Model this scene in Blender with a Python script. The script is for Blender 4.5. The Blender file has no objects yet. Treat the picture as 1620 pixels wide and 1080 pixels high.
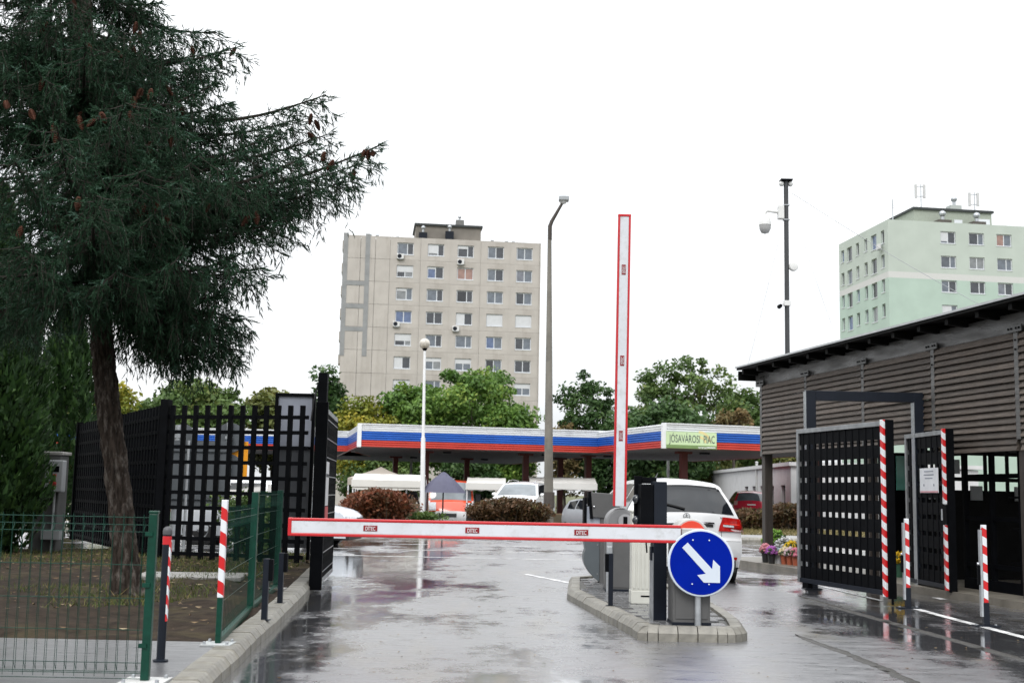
import bpy, bmesh, math, random
import numpy as np
from mathutils import Matrix, Vector
random.seed(7); RNG = np.random.default_rng(11)
SC = bpy.context.scene
COL = SC.collection
R_ = math.radians

# ---------------------------------------------------------------- camera
F, CH, ROLL, HY = 1900.0, 1.25, math.atan(0.0205), 781.0   # focal length in photo pixels, eye height, roll, horizon row
PITCH = math.atan((HY - 540) * math.cos(ROLL) / F)
_fw = np.array([0, math.cos(PITCH), math.sin(PITCH)]); _r0 = np.array([1.0, 0, 0]); _u0 = np.cross(_r0, _fw)
_rt = math.cos(ROLL) * _r0 + math.sin(ROLL) * _u0
_up = -math.sin(ROLL) * _r0 + math.cos(ROLL) * _u0
CAM = np.array([0, 0, CH])
def ray(px, py): return _fw + _rt * (px - 810) / F + _up * (540 - py) / F
def G(px, py, z=0.0):            # photo pixel -> point on the level z
    d = ray(px, py); return CAM + d * ((z - CH) / d[2])
def D(px, py, Y):                # photo pixel -> point at distance Y
    d = ray(px, py); return CAM + d * (Y / d[1])
cd = bpy.data.cameras.new('camera'); cam = bpy.data.objects.new('camera', cd); COL.objects.link(cam)
cd.sensor_width = 36; cd.lens = F / 1620 * 36; cd.clip_start = 0.1; cd.clip_end = 5000
cam.matrix_world = Matrix(((_rt[0], _up[0], -_fw[0], 0), (_rt[1], _up[1], -_fw[1], 0), (_rt[2], _up[2], -_fw[2], CH), (0, 0, 0, 1)))
cd.dof.use_dof = True; cd.dof.focus_distance = 13.0; cd.dof.aperture_fstop = 4.5
SC.camera = cam
# ---------------------------------------------------------------- sky, sun, exposure
W = bpy.data.worlds.new('World'); SC.world = W; W.use_nodes = True
nt = W.node_tree; nt.nodes.clear()
def wn(t, **k):
    n = nt.nodes.new(t)
    for a, b in k.items(): setattr(n, a, b)
    return n
SUN_EL, SUN_AZ = R_(48), R_(200)      # azimuth clockwise from +Y
sky = wn('ShaderNodeTexSky', sky_type='NISHITA', sun_disc=False, sun_elevation=SUN_EL, sun_rotation=SUN_AZ, air_density=1.0, dust_density=2.0)
sm = wn('ShaderNodeVectorMath', operation='SCALE'); sm.inputs['Scale'].default_value = 0.09
tc = wn('ShaderNodeTexCoord'); mp = wn('ShaderNodeMapping'); mp.inputs['Scale'].default_value = (1.2, 1.2, 5.0)
nz = wn('ShaderNodeTexNoise'); nz.inputs['Scale'].default_value = 1.7; nz.inputs['Detail'].default_value = 6; nz.inputs['Roughness'].default_value = 0.6
rp = wn('ShaderNodeValToRGB'); rp.color_ramp.elements[0].position = 0.30; rp.color_ramp.elements[1].position = 0.62
rp.color_ramp.elements[0].color = (0.96, 0.96, 0.96, 1); rp.color_ramp.elements[1].color = (0.98, 0.98, 0.98, 1)
rc = wn('ShaderNodeValToRGB'); rc.color_ramp.elements[0].position = 0.39; rc.color_ramp.elements[1].position = 0.66
rc.color_ramp.elements[0].color = (0.86, 0.89, 0.92, 1); rc.color_ramp.elements[1].color = (1.06, 1.07, 1.08, 1)
mx = wn('ShaderNodeMix', data_type='RGBA'); bg = wn('ShaderNodeBackground'); bg.inputs[1].default_value = 1.0
wo = wn('ShaderNodeOutputWorld'); L = nt.links.new
L(sky.outputs[0], sm.inputs[0]); L(tc.outputs['Generated'], mp.inputs[0]); L(mp.outputs[0], nz.inputs['Vector'])
L(nz.outputs[0], rp.inputs[0]); L(nz.outputs[0], rc.inputs[0]); L(rp.outputs[0], mx.inputs[0])
# an overcast sky is about three times brighter overhead than at the horizon
sx0 = wn('ShaderNodeSeparateXYZ'); mz = wn('ShaderNodeMapRange'); mz.inputs[1].default_value = 0; mz.inputs[2].default_value = 1; mz.inputs[3].default_value = 0.47; mz.inputs[4].default_value = 1.38
sv0 = wn('ShaderNodeVectorMath', operation='SCALE'); L(tc.outputs['Generated'], sx0.inputs[0]); L(sx0.outputs[2], mz.inputs[0]); L(rc.outputs[0], sv0.inputs[0]); L(mz.outputs[0], sv0.inputs['Scale'])
L(sm.outputs[0], mx.inputs[6]); L(sv0.outputs[0], mx.inputs[7]); L(mx.outputs[2], bg.inputs[0]); L(bg.outputs[0], wo.inputs[0])
sd = bpy.data.lights.new('sun', 'SUN'); sd.energy = 0.9; sd.angle = R_(25); sd.color = (1.0, 0.97, 0.93)
so = bpy.data.objects.new('sun', sd); COL.objects.link(so)
_sv = Vector((math.sin(SUN_AZ) * math.cos(SUN_EL), math.cos(SUN_AZ) * math.cos(SUN_EL), math.sin(SUN_EL)))
so.rotation_euler = (-_sv).to_track_quat('-Z', 'Y').to_euler()
SC.view_settings.view_transform = 'Standard'; SC.view_settings.look = 'None'
SC.view_settings.gamma = 1; SC.view_settings.use_curve_mapping = False
SC.view_settings.exposure = 1.0
SC.cycles.max_bounces = 8; SC.cycles.caustics_reflective = False; SC.cycles.caustics_refractive = False
try: SC.cycles.use_denoising = True
except Exception: pass

# ---------------------------------------------------------------- materials
_M = {}
def mat(key, col, rough=0.6, metal=0.0, var=0.12, scale=6.0, bump=0.0, bscale=60.0, rnd=0.0, spec=0.5, alpha=1.0, trans=0.0, coat=0.0, rvar=0.0, stretch=(1, 1, 1), dirt=None, dscale=2.0, dz=1.0):
    if key in _M: return _M[key]
    m = bpy.data.materials.new(key); m.use_nodes = True; t = m.node_tree; b = t.nodes['Principled BSDF']
    N = t.nodes.new; K = t.links.new
    c = N('ShaderNodeTexCoord'); mpn = N('ShaderNodeMapping'); mpn.inputs['Scale'].default_value = stretch
    K(c.outputs['Object'], mpn.inputs[0])
    n = N('ShaderNodeTexNoise'); n.inputs['Scale'].default_value = scale; n.inputs['Detail'].default_value = 5
    K(mpn.outputs[0], n.inputs['Vector'])
    r = N('ShaderNodeValToRGB'); r.color_ramp.elements[0].position = 0.3; r.color_ramp.elements[1].position = 0.7
    r.color_ramp.elements[0].color = tuple(x * (1 - var) for x in col) + (1,)
    r.color_ramp.elements[1].color = tuple(min(1, x * (1 + var)) for x in col) + (1,)
    K(n.outputs[0], r.inputs[0]); out = r.outputs[0]
    if dirt:
        n3 = N('ShaderNodeTexNoise'); n3.inputs['Scale'].default_value = dscale; n3.inputs['Detail'].default_value = 7; n3.inputs['Roughness'].default_value = 0.65
        md = N('ShaderNodeMapping'); md.inputs['Scale'].default_value = (1, 1, dz); K(c.outputs['Object'], md.inputs[0]); K(md.outputs[0], n3.inputs['Vector'])
        r3 = N('ShaderNodeValToRGB'); r3.color_ramp.elements[0].position = 0.5; r3.color_ramp.elements[1].position = 0.72
        K(n3.outputs[0], r3.inputs[0]); mxd = N('ShaderNodeMix'); mxd.data_type = 'RGBA'
        K(r3.outputs[0], mxd.inputs[0]); K(out, mxd.inputs[6]); mxd.inputs[7].default_value = tuple(dirt) + (1,); out = mxd.outputs[2]
    if rnd:
        oi = N('ShaderNodeObjectInfo'); mr = N('ShaderNodeMapRange'); mr.inputs[3].default_value = 1 - rnd; mr.inputs[4].default_value = 1 + rnd
        K(oi.outputs['Random'], mr.inputs[0]); vm = N('ShaderNodeVectorMath'); vm.operation = 'SCALE'
        K(out, vm.inputs[0]); K(mr.outputs[0], vm.inputs['Scale']); out = vm.outputs[0]
    K(out, b.inputs['Base Color'])
    b.inputs['Roughness'].default_value = rough; b.inputs['Metallic'].default_value = metal
    b.inputs['Specular IOR Level'].default_value = spec
    if rvar:
        mr = N('ShaderNodeMapRange'); mr.inputs[3].default_value = max(0.02, rough - rvar); mr.inputs[4].default_value = min(1, rough + rvar)
        n4 = N('ShaderNodeTexNoise'); n4.inputs['Scale'].default_value = scale * 0.6; n4.inputs['Detail'].default_value = 4
        K(mpn.outputs[0], n4.inputs['Vector'])
        mr.inputs[1].default_value = 0.3; mr.inputs[2].default_value = 0.7; K(n4.outputs[0], mr.inputs[0]); K(mr.outputs[0], b.inputs['Roughness'])
    if alpha < 1: b.inputs['Alpha'].default_value = alpha
    if trans: b.inputs['Transmission Weight'].default_value = trans
    if coat: b.inputs['Coat Weight'].default_value = coat; b.inputs['Coat Roughness'].default_value = 0.05
    if bump:
        n2 = N('ShaderNodeTexNoise'); n2.inputs['Scale'].default_value = bscale; n2.inputs['Detail'].default_value = 4
        K(mpn.outputs[0], n2.inputs['Vector'])
        bp = N('ShaderNodeBump'); bp.inputs['Strength'].default_value = bump; bp.inputs['Distance'].default_value = 0.01
        K(n2.outputs[0], bp.inputs['Height']); K(bp.outputs[0], b.inputs['Normal'])
    _M[key] = m; return m

def stripe_mat(key, a, b_, freq, slant, rough=0.35, offs=0.0):
    m = bpy.data.materials.new(key); m.use_nodes = True; t = m.node_tree; b = t.nodes['Principled BSDF']; N = t.nodes.new; K = t.links.new
    c = N('ShaderNodeTexCoord'); s = N('ShaderNodeSeparateXYZ'); K(c.outputs['Object'], s.inputs[0])
    ad = N('ShaderNodeMath'); ad.operation = 'ADD'; K(s.outputs[0], ad.inputs[0]); K(s.outputs[1], ad.inputs[1])
    ma = N('ShaderNodeMath'); ma.operation = 'MULTIPLY_ADD'; ma.inputs[1].default_value = slant; K(ad.outputs[0], ma.inputs[0]); K(s.outputs[2], ma.inputs[2])
    mu = N('ShaderNodeMath'); mu.operation = 'MULTIPLY_ADD'; mu.inputs[1].default_value = freq; mu.inputs[2].default_value = offs; K(ma.outputs[0], mu.inputs[0])
    fr = N('ShaderNodeMath'); fr.operation = 'FRACT'; K(mu.outputs[0], fr.inputs[0])
    gt = N('ShaderNodeMath'); gt.operation = 'GREATER_THAN'; gt.inputs[1].default_value = 0.5; K(fr.outputs[0], gt.inputs[0])
    mx = N('ShaderNodeMix'); mx.data_type = 'RGBA'; K(gt.outputs[0], mx.inputs[0]); mx.inputs[6].default_value = a + (1,); mx.inputs[7].default_value = b_ + (1,)
    K(mx.outputs[2], b.inputs['Base Color']); b.inputs['Roughness'].default_value = rough
    return m

def leaf_mat(key, c0, c1, c2=None, rough=0.55, trans=0.25):
    """foliage: every leaf its own hue, taken from a random per-leaf attribute"""
    m = bpy.data.materials.new(key); m.use_nodes = True; t = m.node_tree; b = t.nodes['Principled BSDF']; N = t.nodes.new; K = t.links.new
    at = N('ShaderNodeAttribute'); at.attribute_name = 'hue'
    r = N('ShaderNodeValToRGB'); e = r.color_ramp.elements
    e[0].position = 0.0; e[0].color = c0 + (1,); e[1].position = 0.75 if c2 else 1.0; e[1].color = c1 + (1,)
    if c2: x = e.new(1.0); x.color = c2 + (1,)
    K(at.outputs['Fac'], r.inputs[0]); K(r.outputs[0], b.inputs['Base Color']); b.inputs['Roughness'].default_value = rough
    b.inputs['Specular IOR Level'].default_value = 0.3
    if trans:
        tr = N('ShaderNodeBsdfTranslucent'); K(r.outputs[0], tr.inputs[0]); ms = N('ShaderNodeMixShader'); ms.inputs[0].default_value = trans
        o = t.nodes['Material Output']; K(b.outputs[0], ms.inputs[1]); K(tr.outputs[0], ms.inputs[2]); K(ms.outputs[0], o.inputs[0])
    return m

# ---------------------------------------------------------------- mesh helpers
class MB:
    def __init__(s): s.v = []; s.f = []
    def add(s, vs, fs):
        o = len(s.v); s.v += [tuple(p) for p in vs]; s.f += [tuple(i + o for i in f) for f in fs]; return s
    def bx(s, x0, x1, y0, y1, z0, z1, M=None):
        vs = [(x, y, z) for z in (z0, z1) for y in (y0, y1) for x in (x0, x1)]
        if M is not None: vs = [tuple(M @ Vector(p)) for p in vs]
        return s.add(vs, [(0, 2, 3, 1), (4, 5, 7, 6), (0, 1, 5, 4), (2, 6, 7, 3), (0, 4, 6, 2), (1, 3, 7, 5)])
    def beam(s, p0, p1, w, h, up=(0, 0, 1)):
        p0 = Vector(p0); p1 = Vector(p1); d = (p1 - p0).normalized(); sd_ = d.cross(Vector(up))
        if sd_.length < 1e-4: sd_ = d.cross(Vector((0, 1, 0)))
        sd_.normalize(); u = sd_.cross(d); a = sd_ * w / 2; b = u * h / 2
        vs = [p + i * a + j * b for p in (p0, p1) for i, j in ((-1, -1), (1, -1), (1, 1), (-1, 1))]
        return s.add(vs, [(3, 2, 1, 0), (4, 5, 6, 7), (0, 1, 5, 4), (1, 2, 6, 5), (2, 3, 7, 6), (3, 0, 4, 7)])
    def tube(s, pts, rad, n=10, cap=True):
        pts = [Vector(p) for p in pts]; k = len(pts)
        if not hasattr(rad, '__len__'): rad = [rad] * k
        rows = []; ref = None
        for i, p in enumerate(pts):
            t = (pts[min(i + 1, k - 1)] - pts[max(i - 1, 0)]).normalized()
            if ref is None: ref = Vector((0, 0, 1)) if abs(t.z) < 0.9 else Vector((1, 0, 0))
            a = (ref - t * ref.dot(t)).normalized(); ref = a; b = t.cross(a)
            rows.append([p + (a * math.cos(2 * math.pi * j / n) + b * math.sin(2 * math.pi * j / n)) * rad[i] for j in range(n)])
        vs = [q for r in rows for q in r]; fs = []
        for i in range(k - 1):
            for j in range(n): fs.append((i * n + j, i * n + (j + 1) % n, (i + 1) * n + (j + 1) % n, (i + 1) * n + j))
        if cap: fs += [tuple(range(n))[::-1], tuple((k - 1) * n + j for j in range(n))]
        return s.add(vs, fs)
    def lathe(s, prof, n=20, c=(0, 0, 0), axis='z'):
        vs = []; k = len(prof)
        for r, z in prof:
            for j in range(n):
                a = 2 * math.pi * j / n; x, y = r * math.cos(a), r * math.sin(a)
                q = (x, y, z) if axis == 'z' else ((x, z, y) if axis == 'y' else (z, x, y))
                vs.append((c[0] + q[0], c[1] + q[1], c[2] + q[2]))
        fs = [(i * n + j, i * n + (j + 1) % n, (i + 1) * n + (j + 1) % n, (i + 1) * n + j) for i in range(k - 1) for j in range(n)]
        if prof[0][0] > 1e-5: fs.append(tuple(range(n))[::-1])
        if prof[-1][0] > 1e-5: fs.append(tuple((k - 1) * n + j for j in range(n)))
        return s.add(vs, fs)
    def prism(s, poly, a0, a1, axis='y'):
        n = len(poly)
        def q(p, a): return (p[0], a, p[1]) if axis == 'y' else ((a, p[0], p[1]) if axis == 'x' else (p[0], p[1], a))
        vs = [q(p, a0) for p in poly] + [q(p, a1) for p in poly]
        return s.add(vs, [tuple(range(n)), tuple(range(n, 2 * n))[::-1]] + [(i, i + n, (i + 1) % n + n, (i + 1) % n) for i in range(n)])
    def sph(s, c, r, n=12, m=8, sc=(1, 1, 1)):
        prof = [(max(1e-6, math.sin(math.pi * i / m)) * r, -math.cos(math.pi * i / m) * r) for i in range(m + 1)]
        t = MB().lathe(prof, n); return s.add([(c[0] + x * sc[0], c[1] + y * sc[1], c[2] + z * sc[2]) for x, y, z in t.v], t.f)
    def mesh(s, name):
        me = bpy.data.meshes.new(name); me.from_pydata(s.v, [], s.f)
        bm = bmesh.new(); bm.from_mesh(me); bmesh.ops.recalc_face_normals(bm, faces=bm.faces); bm.to_mesh(me); bm.free()
        return me
    def build(s, name, m, parent=None, smooth=False, bevel=0.0, loc=None, rz=0.0):
        me = s.mesh(name); me.materials.append(m)
        if smooth:
            me.shade_smooth()
            try: me.set_sharp_from_angle(angle=R_(smooth if smooth > 1 else 40))
            except Exception: pass
        o = bpy.data.objects.new(name, me); COL.objects.link(o)
        if parent: o.parent = parent
        if loc is not None: o.location = loc
        o.rotation_euler.z = rz
        if bevel:
            b = o.modifiers.new('bevel', 'BEVEL'); b.width = bevel; b.segments = 2; b.limit_method = 'ANGLE'
        return o
def piece(name, me, parent, loc, rot=(0, 0, 0), sc=(1, 1, 1)):
    o = bpy.data.objects.new(name, me); COL.objects.link(o); o.parent = parent; o.location = loc; o.rotation_euler = rot; o.scale = sc; return o
def tag(o, label, cat, group=None):
    o['label'] = label; o['category'] = cat
    if group: o['group'] = group
    return o
def thing(name, label, cat, loc=(0, 0, 0), rz=0.0, group=None):
    o = bpy.data.objects.new(name, None); COL.objects.link(o); o.location = tuple(loc); o.rotation_euler.z = rz
    o.empty_display_size = 0.2; return tag(o, label, cat, group)
def struct(o): o['kind'] = 'structure'; return o
def copy_tree(o, parent=None):
    c = o.copy(); COL.objects.link(c); c.parent = parent
    for ch in list(o.children): copy_tree(ch, c)
    return c
def meshed(name, me, m, parent=None):
    me.materials.append(m); o = bpy.data.objects.new(name, me); COL.objects.link(o)
    if parent: o.parent = parent
    return o
def np_mesh(name, V, Fc, hue=None):
    me = bpy.data.meshes.new(name); nv = len(V); nf, k = Fc.shape
    me.vertices.add(nv); me.vertices.foreach_set('co', V.astype(np.float32).ravel())
    me.loops.add(nf * k); me.loops.foreach_set('vertex_index', Fc.astype(np.int32).ravel())
    me.polygons.add(nf); me.polygons.foreach_set('loop_start', np.arange(0, nf * k, k, dtype=np.int32))
    try: me.polygons.foreach_set('loop_total', np.full(nf, k, dtype=np.int32))
    except Exception: pass
    me.update(calc_edges=True)
    if hue is not None:
        a = me.attributes.new('hue', 'FLOAT', 'FACE'); a.data.foreach_set('value', hue.astype(np.float32))
    return me
def text(name, s, size, m, parent, M, sx=1.0, thick=0.0015):
    cu = bpy.data.curves.new(name, 'FONT'); cu.body = s; cu.size = size; cu.align_x = 'CENTER'; cu.align_y = 'CENTER'; cu.extrude = thick
    cu.resolution_u = 3
    ob = bpy.data.objects.new(name, cu); COL.objects.link(ob); dg = bpy.context.evaluated_depsgraph_get()
    me = bpy.data.meshes.new_from_object(ob.evaluated_get(dg)); bpy.data.objects.remove(ob)
    me.transform(Matrix.Diagonal((sx, 1, 1, 1))); me.transform(M); me.materials.clear(); me.materials.append(m)
    o = bpy.data.objects.new(name, me); COL.objects.link(o); o.parent = parent; return o
VERT = Matrix.Rotation(math.pi / 2, 4, 'X')       # a text sheet stood upright, facing -Y
def holed_wall(w, h, holes, th, x0=0.0, z0=0.0):
    """upright wall in the xz plane, front face y=0, openings cut right through with reveals"""
    xs = sorted({x0, x0 + w, *[v for q in holes for v in (q[0], q[1])]}); zs = sorted({z0, z0 + h, *[v for q in holes for v in (q[2], q[3])]})
    mb = MB(); ins = lambda x, z: any(q[0] < x < q[1] and q[2] < z < q[3] for q in holes)
    for i in range(len(xs) - 1):
        for j in range(len(zs) - 1):
            if ins((xs[i] + xs[i + 1]) / 2, (zs[j] + zs[j + 1]) / 2): continue
            a, b, c, d = xs[i], xs[i + 1], zs[j], zs[j + 1]
            mb.add([(a, 0, c), (b, 0, c), (b, 0, d), (a, 0, d)], [(0, 1, 2, 3)])
            mb.add([(a, th, c), (b, th, c), (b, th, d), (a, th, d)], [(3, 2, 1, 0)])
    for a, b, c, d in list(holes) + [(x0, x0 + w, z0, z0 + h)]:
        for p, q in (((a, c), (b, c)), ((b, c), (b, d)), ((b, d), (a, d)), ((a, d), (a, c))):
            mb.add([(p[0], 0, p[1]), (q[0], 0, q[1]), (q[0], th, q[1]), (p[0], th, p[1])], [(0, 1, 2, 3)])
    return mb

# shared materials
BLACK = mat('black_paint', (0.003, 0.0034, 0.0045), 0.6, var=0.3, spec=0.05)
DARKGREY = mat('anthracite_paint', (0.009, 0.012, 0.019), 0.4, var=0.15, spec=0.2)
GALV = mat('galvanised_steel', (0.42, 0.44, 0.46), 0.42, metal=0.7, var=0.15, scale=14)
WHITEP = mat('white_paint', (0.74, 0.75, 0.77), 0.4, var=0.05)
REDP = mat('red_paint', (0.50, 0.012, 0.018), 0.35, var=0.08)
GREENP = mat('green_coat', (0.002, 0.040, 0.025), 0.35, var=0.2, scale=20, spec=0.25)
GREYC = mat('grey_cabinet', (0.085, 0.085, 0.085), 0.5, var=0.08, bump=0.05, bscale=300)
RUBBER = mat('rubber', (0.012, 0.012, 0.013), 0.7)
GLASSD = mat('dark_glass', (0.012, 0.016, 0.022), 0.04, var=0.2, spec=0.8)
CHROME = mat('chrome', (0.7, 0.7, 0.72), 0.12, metal=1.0, var=0.02)
STRIPE = stripe_mat('red_white_tape', (0.55, 0.012, 0.015), (0.72, 0.74, 0.77), 5.6, 0.55)
CONC = mat('concrete', (0.30, 0.29, 0.27), 0.75, var=0.15, scale=9, bump=0.25, bscale=140, rnd=0.06)

# ================================================================ SETTING
def drop(x, y):      # the market yard across the street lies a little lower on its left side
    s = lambda a, b, v: (lambda q: q * q * (3 - 2 * q))(min(1, max(0, (v - a) / (b - a))))
    return -0.42 * s(49, 54, y) * (1 - s(3, 8, x))
def sheet(name, xs, ys, zf, m):
    V = [(x, y, zf(x, y)) for y in ys for x in xs]; n = len(xs)
    Fc = [(j * n + i, j * n + i + 1, (j + 1) * n + i + 1, (j + 1) * n + i) for j in range(len(ys) - 1) for i in range(n - 1)]
    me = bpy.data.meshes.new(name); me.from_pydata(V, [], Fc); me.shade_smooth(); me.materials.append(m)
    o = bpy.data.objects.new(name, me); COL.objects.link(o); return struct(o)
def lin(a, b, n): return list(np.linspace(a, b, n))
TURF = mat('turf', (0.075, 0.085, 0.03), 0.9, var=0.5, scale=0.35, dirt=(0.13, 0.10, 0.05), dscale=0.6, bump=0.5, bscale=20)
gx = [-2500, -600, -200, -90] + lin(-60, 60, 61) + [90, 200, 600, 2500]
gy = [-400, -60, -10] + lin(0, 110, 56) + [150, 300, 900, 4000]
sheet('ground', gx, gy, lambda x, y: -0.03 + drop(x, y), TURF)

# wet asphalt: a film of water over dark stone, smooth where puddles stand
def asphalt(key, base=(0.085, 0.085, 0.091), puddle=0.56, rlo=0.06, rhi=0.36, brown=True, kerbside=False):
    m = bpy.data.materials.new(key); m.use_nodes = True; t = m.node_tree; b = t.nodes['Principled BSDF']; N = t.nodes.new; K = t.links.new
    c = N('ShaderNodeTexCoord')
    def noise(sc, det, rgh=0.55, st=(1, 1, 1), off=(0, 0, 0)):
        mp_ = N('ShaderNodeMapping'); mp_.inputs['Scale'].default_value = st; mp_.inputs['Location'].default_value = off; K(c.outputs['Object'], mp_.inputs[0])
        n = N('ShaderNodeTexNoise'); n.inputs['Scale'].default_value = sc; n.inputs['Detail'].default_value = det; n.inputs['Roughness'].default_value = rgh
        K(mp_.outputs[0], n.inputs['Vector']); return n.outputs[0]
    big = noise(0.42, 10, 0.70, (1.3, 0.7, 1), (3.1, 1.7, 0)); fine = noise(90, 3); mid = noise(5, 8, 0.72, (0.55, 1.6, 1)); speck = noise(110, 3, 0.7)
    rm = N('ShaderNodeMapRange'); rm.interpolation_type = 'SMOOTHSTEP'; rm.inputs[1].default_value = puddle - 0.07; rm.inputs[2].default_value = puddle + 0.09
    if kerbside:                                             # water gathers along the left kerb and in the right hand wheel track
        sx_ = N('ShaderNodeSeparateXYZ'); K(c.outputs['Object'], sx_.inputs[0]); wob = noise(0.9, 4, 0.6, (1, 1, 1), (5, 1, 0))
        wx = N('ShaderNodeMath'); wx.operation = 'MULTIPLY_ADD'; wx.inputs[1].default_value = 1.6; K(wob, wx.inputs[0]); K(sx_.outputs[0], wx.inputs[2])
        c1_ = N('ShaderNodeMapRange'); c1_.interpolation_type = 'SMOOTHSTEP'; c1_.inputs[1].default_value = 0.05; c1_.inputs[2].default_value = -0.75; c1_.inputs[4].default_value = 0.13; K(wx.outputs[0], c1_.inputs[0])
        c2_ = N('ShaderNodeMapRange'); c2_.interpolation_type = 'SMOOTHSTEP'; c2_.inputs[1].default_value = 3.9; c2_.inputs[2].default_value = 5.0; c2_.inputs[4].default_value = 0.09; K(wx.outputs[0], c2_.inputs[0])
        a1_ = N('ShaderNodeMath'); a1_.operation = 'ADD'; K(c1_.outputs[0], a1_.inputs[0]); K(c2_.outputs[0], a1_.inputs[1])
        a2_ = N('ShaderNodeMath'); a2_.operation = 'ADD'; K(a1_.outputs[0], a2_.inputs[0]); K(big, a2_.inputs[1]); big = a2_.outputs[0]
    K(big, rm.inputs[0])                                     # 0 damp .. 1 puddle
    rr = N('ShaderNodeMapRange'); rr.inputs[3].default_value = rhi; rr.inputs[4].default_value = rlo; K(rm.outputs[0], rr.inputs[0])
    ra = N('ShaderNodeMapRange'); ra.inputs[1].default_value = 0.35; ra.inputs[2].default_value = 0.65; ra.inputs[3].default_value = -0.13; ra.inputs[4].default_value = 0.10; K(mid, ra.inputs[0])
    ad = N('ShaderNodeMath'); ad.operation = 'ADD'; K(rr.outputs[0], ad.inputs[0]); K(ra.outputs[0], ad.inputs[1])
    mxr = N('ShaderNodeMath'); mxr.operation = 'MAXIMUM'; mxr.inputs[1].default_value = rlo; K(ad.outputs[0], mxr.inputs[0]); K(mxr.outputs[0], b.inputs['Roughness'])
    cr = N('ShaderNodeValToRGB'); e = cr.color_ramp.elements
    e[0].position = 0.35; e[0].color = tuple(x * 0.55 for x in base) + (1,); e[1].position = 0.66; e[1].color = tuple(x * 1.75 for x in base) + (1,)
    K(speck, cr.inputs[0]); out = cr.outputs[0]
    if brown:
        st = noise(0.8, 6, 0.6, (2.2, 0.5, 1), (8.3, 2.2, 0)); sr = N('ShaderNodeMapRange'); sr.inputs[1].default_value = 0.54; sr.inputs[2].default_value = 0.70; sr.inputs[4].default_value = 0.6; K(st, sr.inputs[0])
        mxx = N('ShaderNodeMix'); mxx.data_type = 'RGBA'; K(sr.outputs[0], mxx.inputs[0]); K(out, mxx.inputs[6]); mxx.inputs[7].default_value = (0.12, 0.105, 0.078, 1); out = mxx.outputs[2]
    K(out, b.inputs['Base Color'])
    inv = N('ShaderNodeMapRange'); inv.inputs[3].default_value = 0.32; inv.inputs[4].default_value = 0.03; K(rm.outputs[0], inv.inputs[0])
    bp = N('ShaderNodeBump'); bp.inputs['Distance'].default_value = 0.006; K(inv.outputs[0], bp.inputs['Strength']); K(fine, bp.inputs['Height'])
    slow = noise(1.1, 3); b2 = N('ShaderNodeBump'); b2.inputs['Strength'].default_value = 0.08; b2.inputs['Distance'].default_value = 0.03; K(slow, b2.inputs['Height']); K(bp.outputs[0], b2.inputs['Normal'])
    K(b2.outputs[0], b.inputs['Normal']); b.inputs['IOR'].default_value = 1.45; b.inputs['Specular IOR Level'].default_value = 0.75
    b.inputs['Coat Weight'].default_value = 1.0; b.inputs['Coat IOR'].default_value = 1.7; cr_ = N('ShaderNodeMapRange'); cr_.inputs[3].default_value = 0.37; cr_.inputs[4].default_value = rlo; K(rm.outputs[0], cr_.inputs[0]); ca_ = N('ShaderNodeMath'); ca_.operation = 'ADD'; ca_.use_clamp = True; K(cr_.outputs[0], ca_.inputs[0]); K(ra.outputs[0], ca_.inputs[1]); cm_ = N('ShaderNodeMath'); cm_.operation = 'MAXIMUM'; cm_.inputs[1].default_value = rlo; K(ca_.outputs[0], cm_.inputs[0]); K(cm_.outputs[0], b.inputs['Coat Roughness']); K(b2.outputs[0], b.inputs['Coat Normal'])
    return m
ASPH = asphalt('wet_asphalt', kerbside=True); ASPH2 = asphalt('damp_asphalt', puddle=0.62, rhi=0.45, rlo=0.15)
def poly_sheet(name, pts, z, m):
    me = bpy.data.meshes.new(name); me.from_pydata([(p[0], p[1], z) for p in pts], [], [tuple(range(len(pts)))]); me.materials.append(m)
    o = bpy.data.objects.new(name, me); COL.objects.link(o); return struct(o)
# wall line of the timber pavilion (runs along WU towards the viewer)
WA = np.array([4.83, 23.1]); _d = np.array([0.2, -1.0]); WU = _d / np.linalg.norm(_d); WN = np.array([-WU[1], WU[0]])   # WN points indoors
# left kerb: road-side foot line
KL = [G(350 - 40, 1079 + 45)[:2], G(350, 1079)[:2], G(378, 1053)[:2], G(405, 1024)[:2], G(439, 992)[:2], G(480, 949)[:2], np.array([-2.52, 16.0]), np.array([-2.95, 20.3])]
poly_sheet('road', [KL[0] + [0, -9]] + KL + [np.array([-60, 22.0]), np.array([-60, 35.2]), np.array([60, 35.2]), np.array([60, 25.0]), np.array([9.5, 25.0]), np.array([9.5, -4.0])], 0.0, ASPH)

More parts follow.
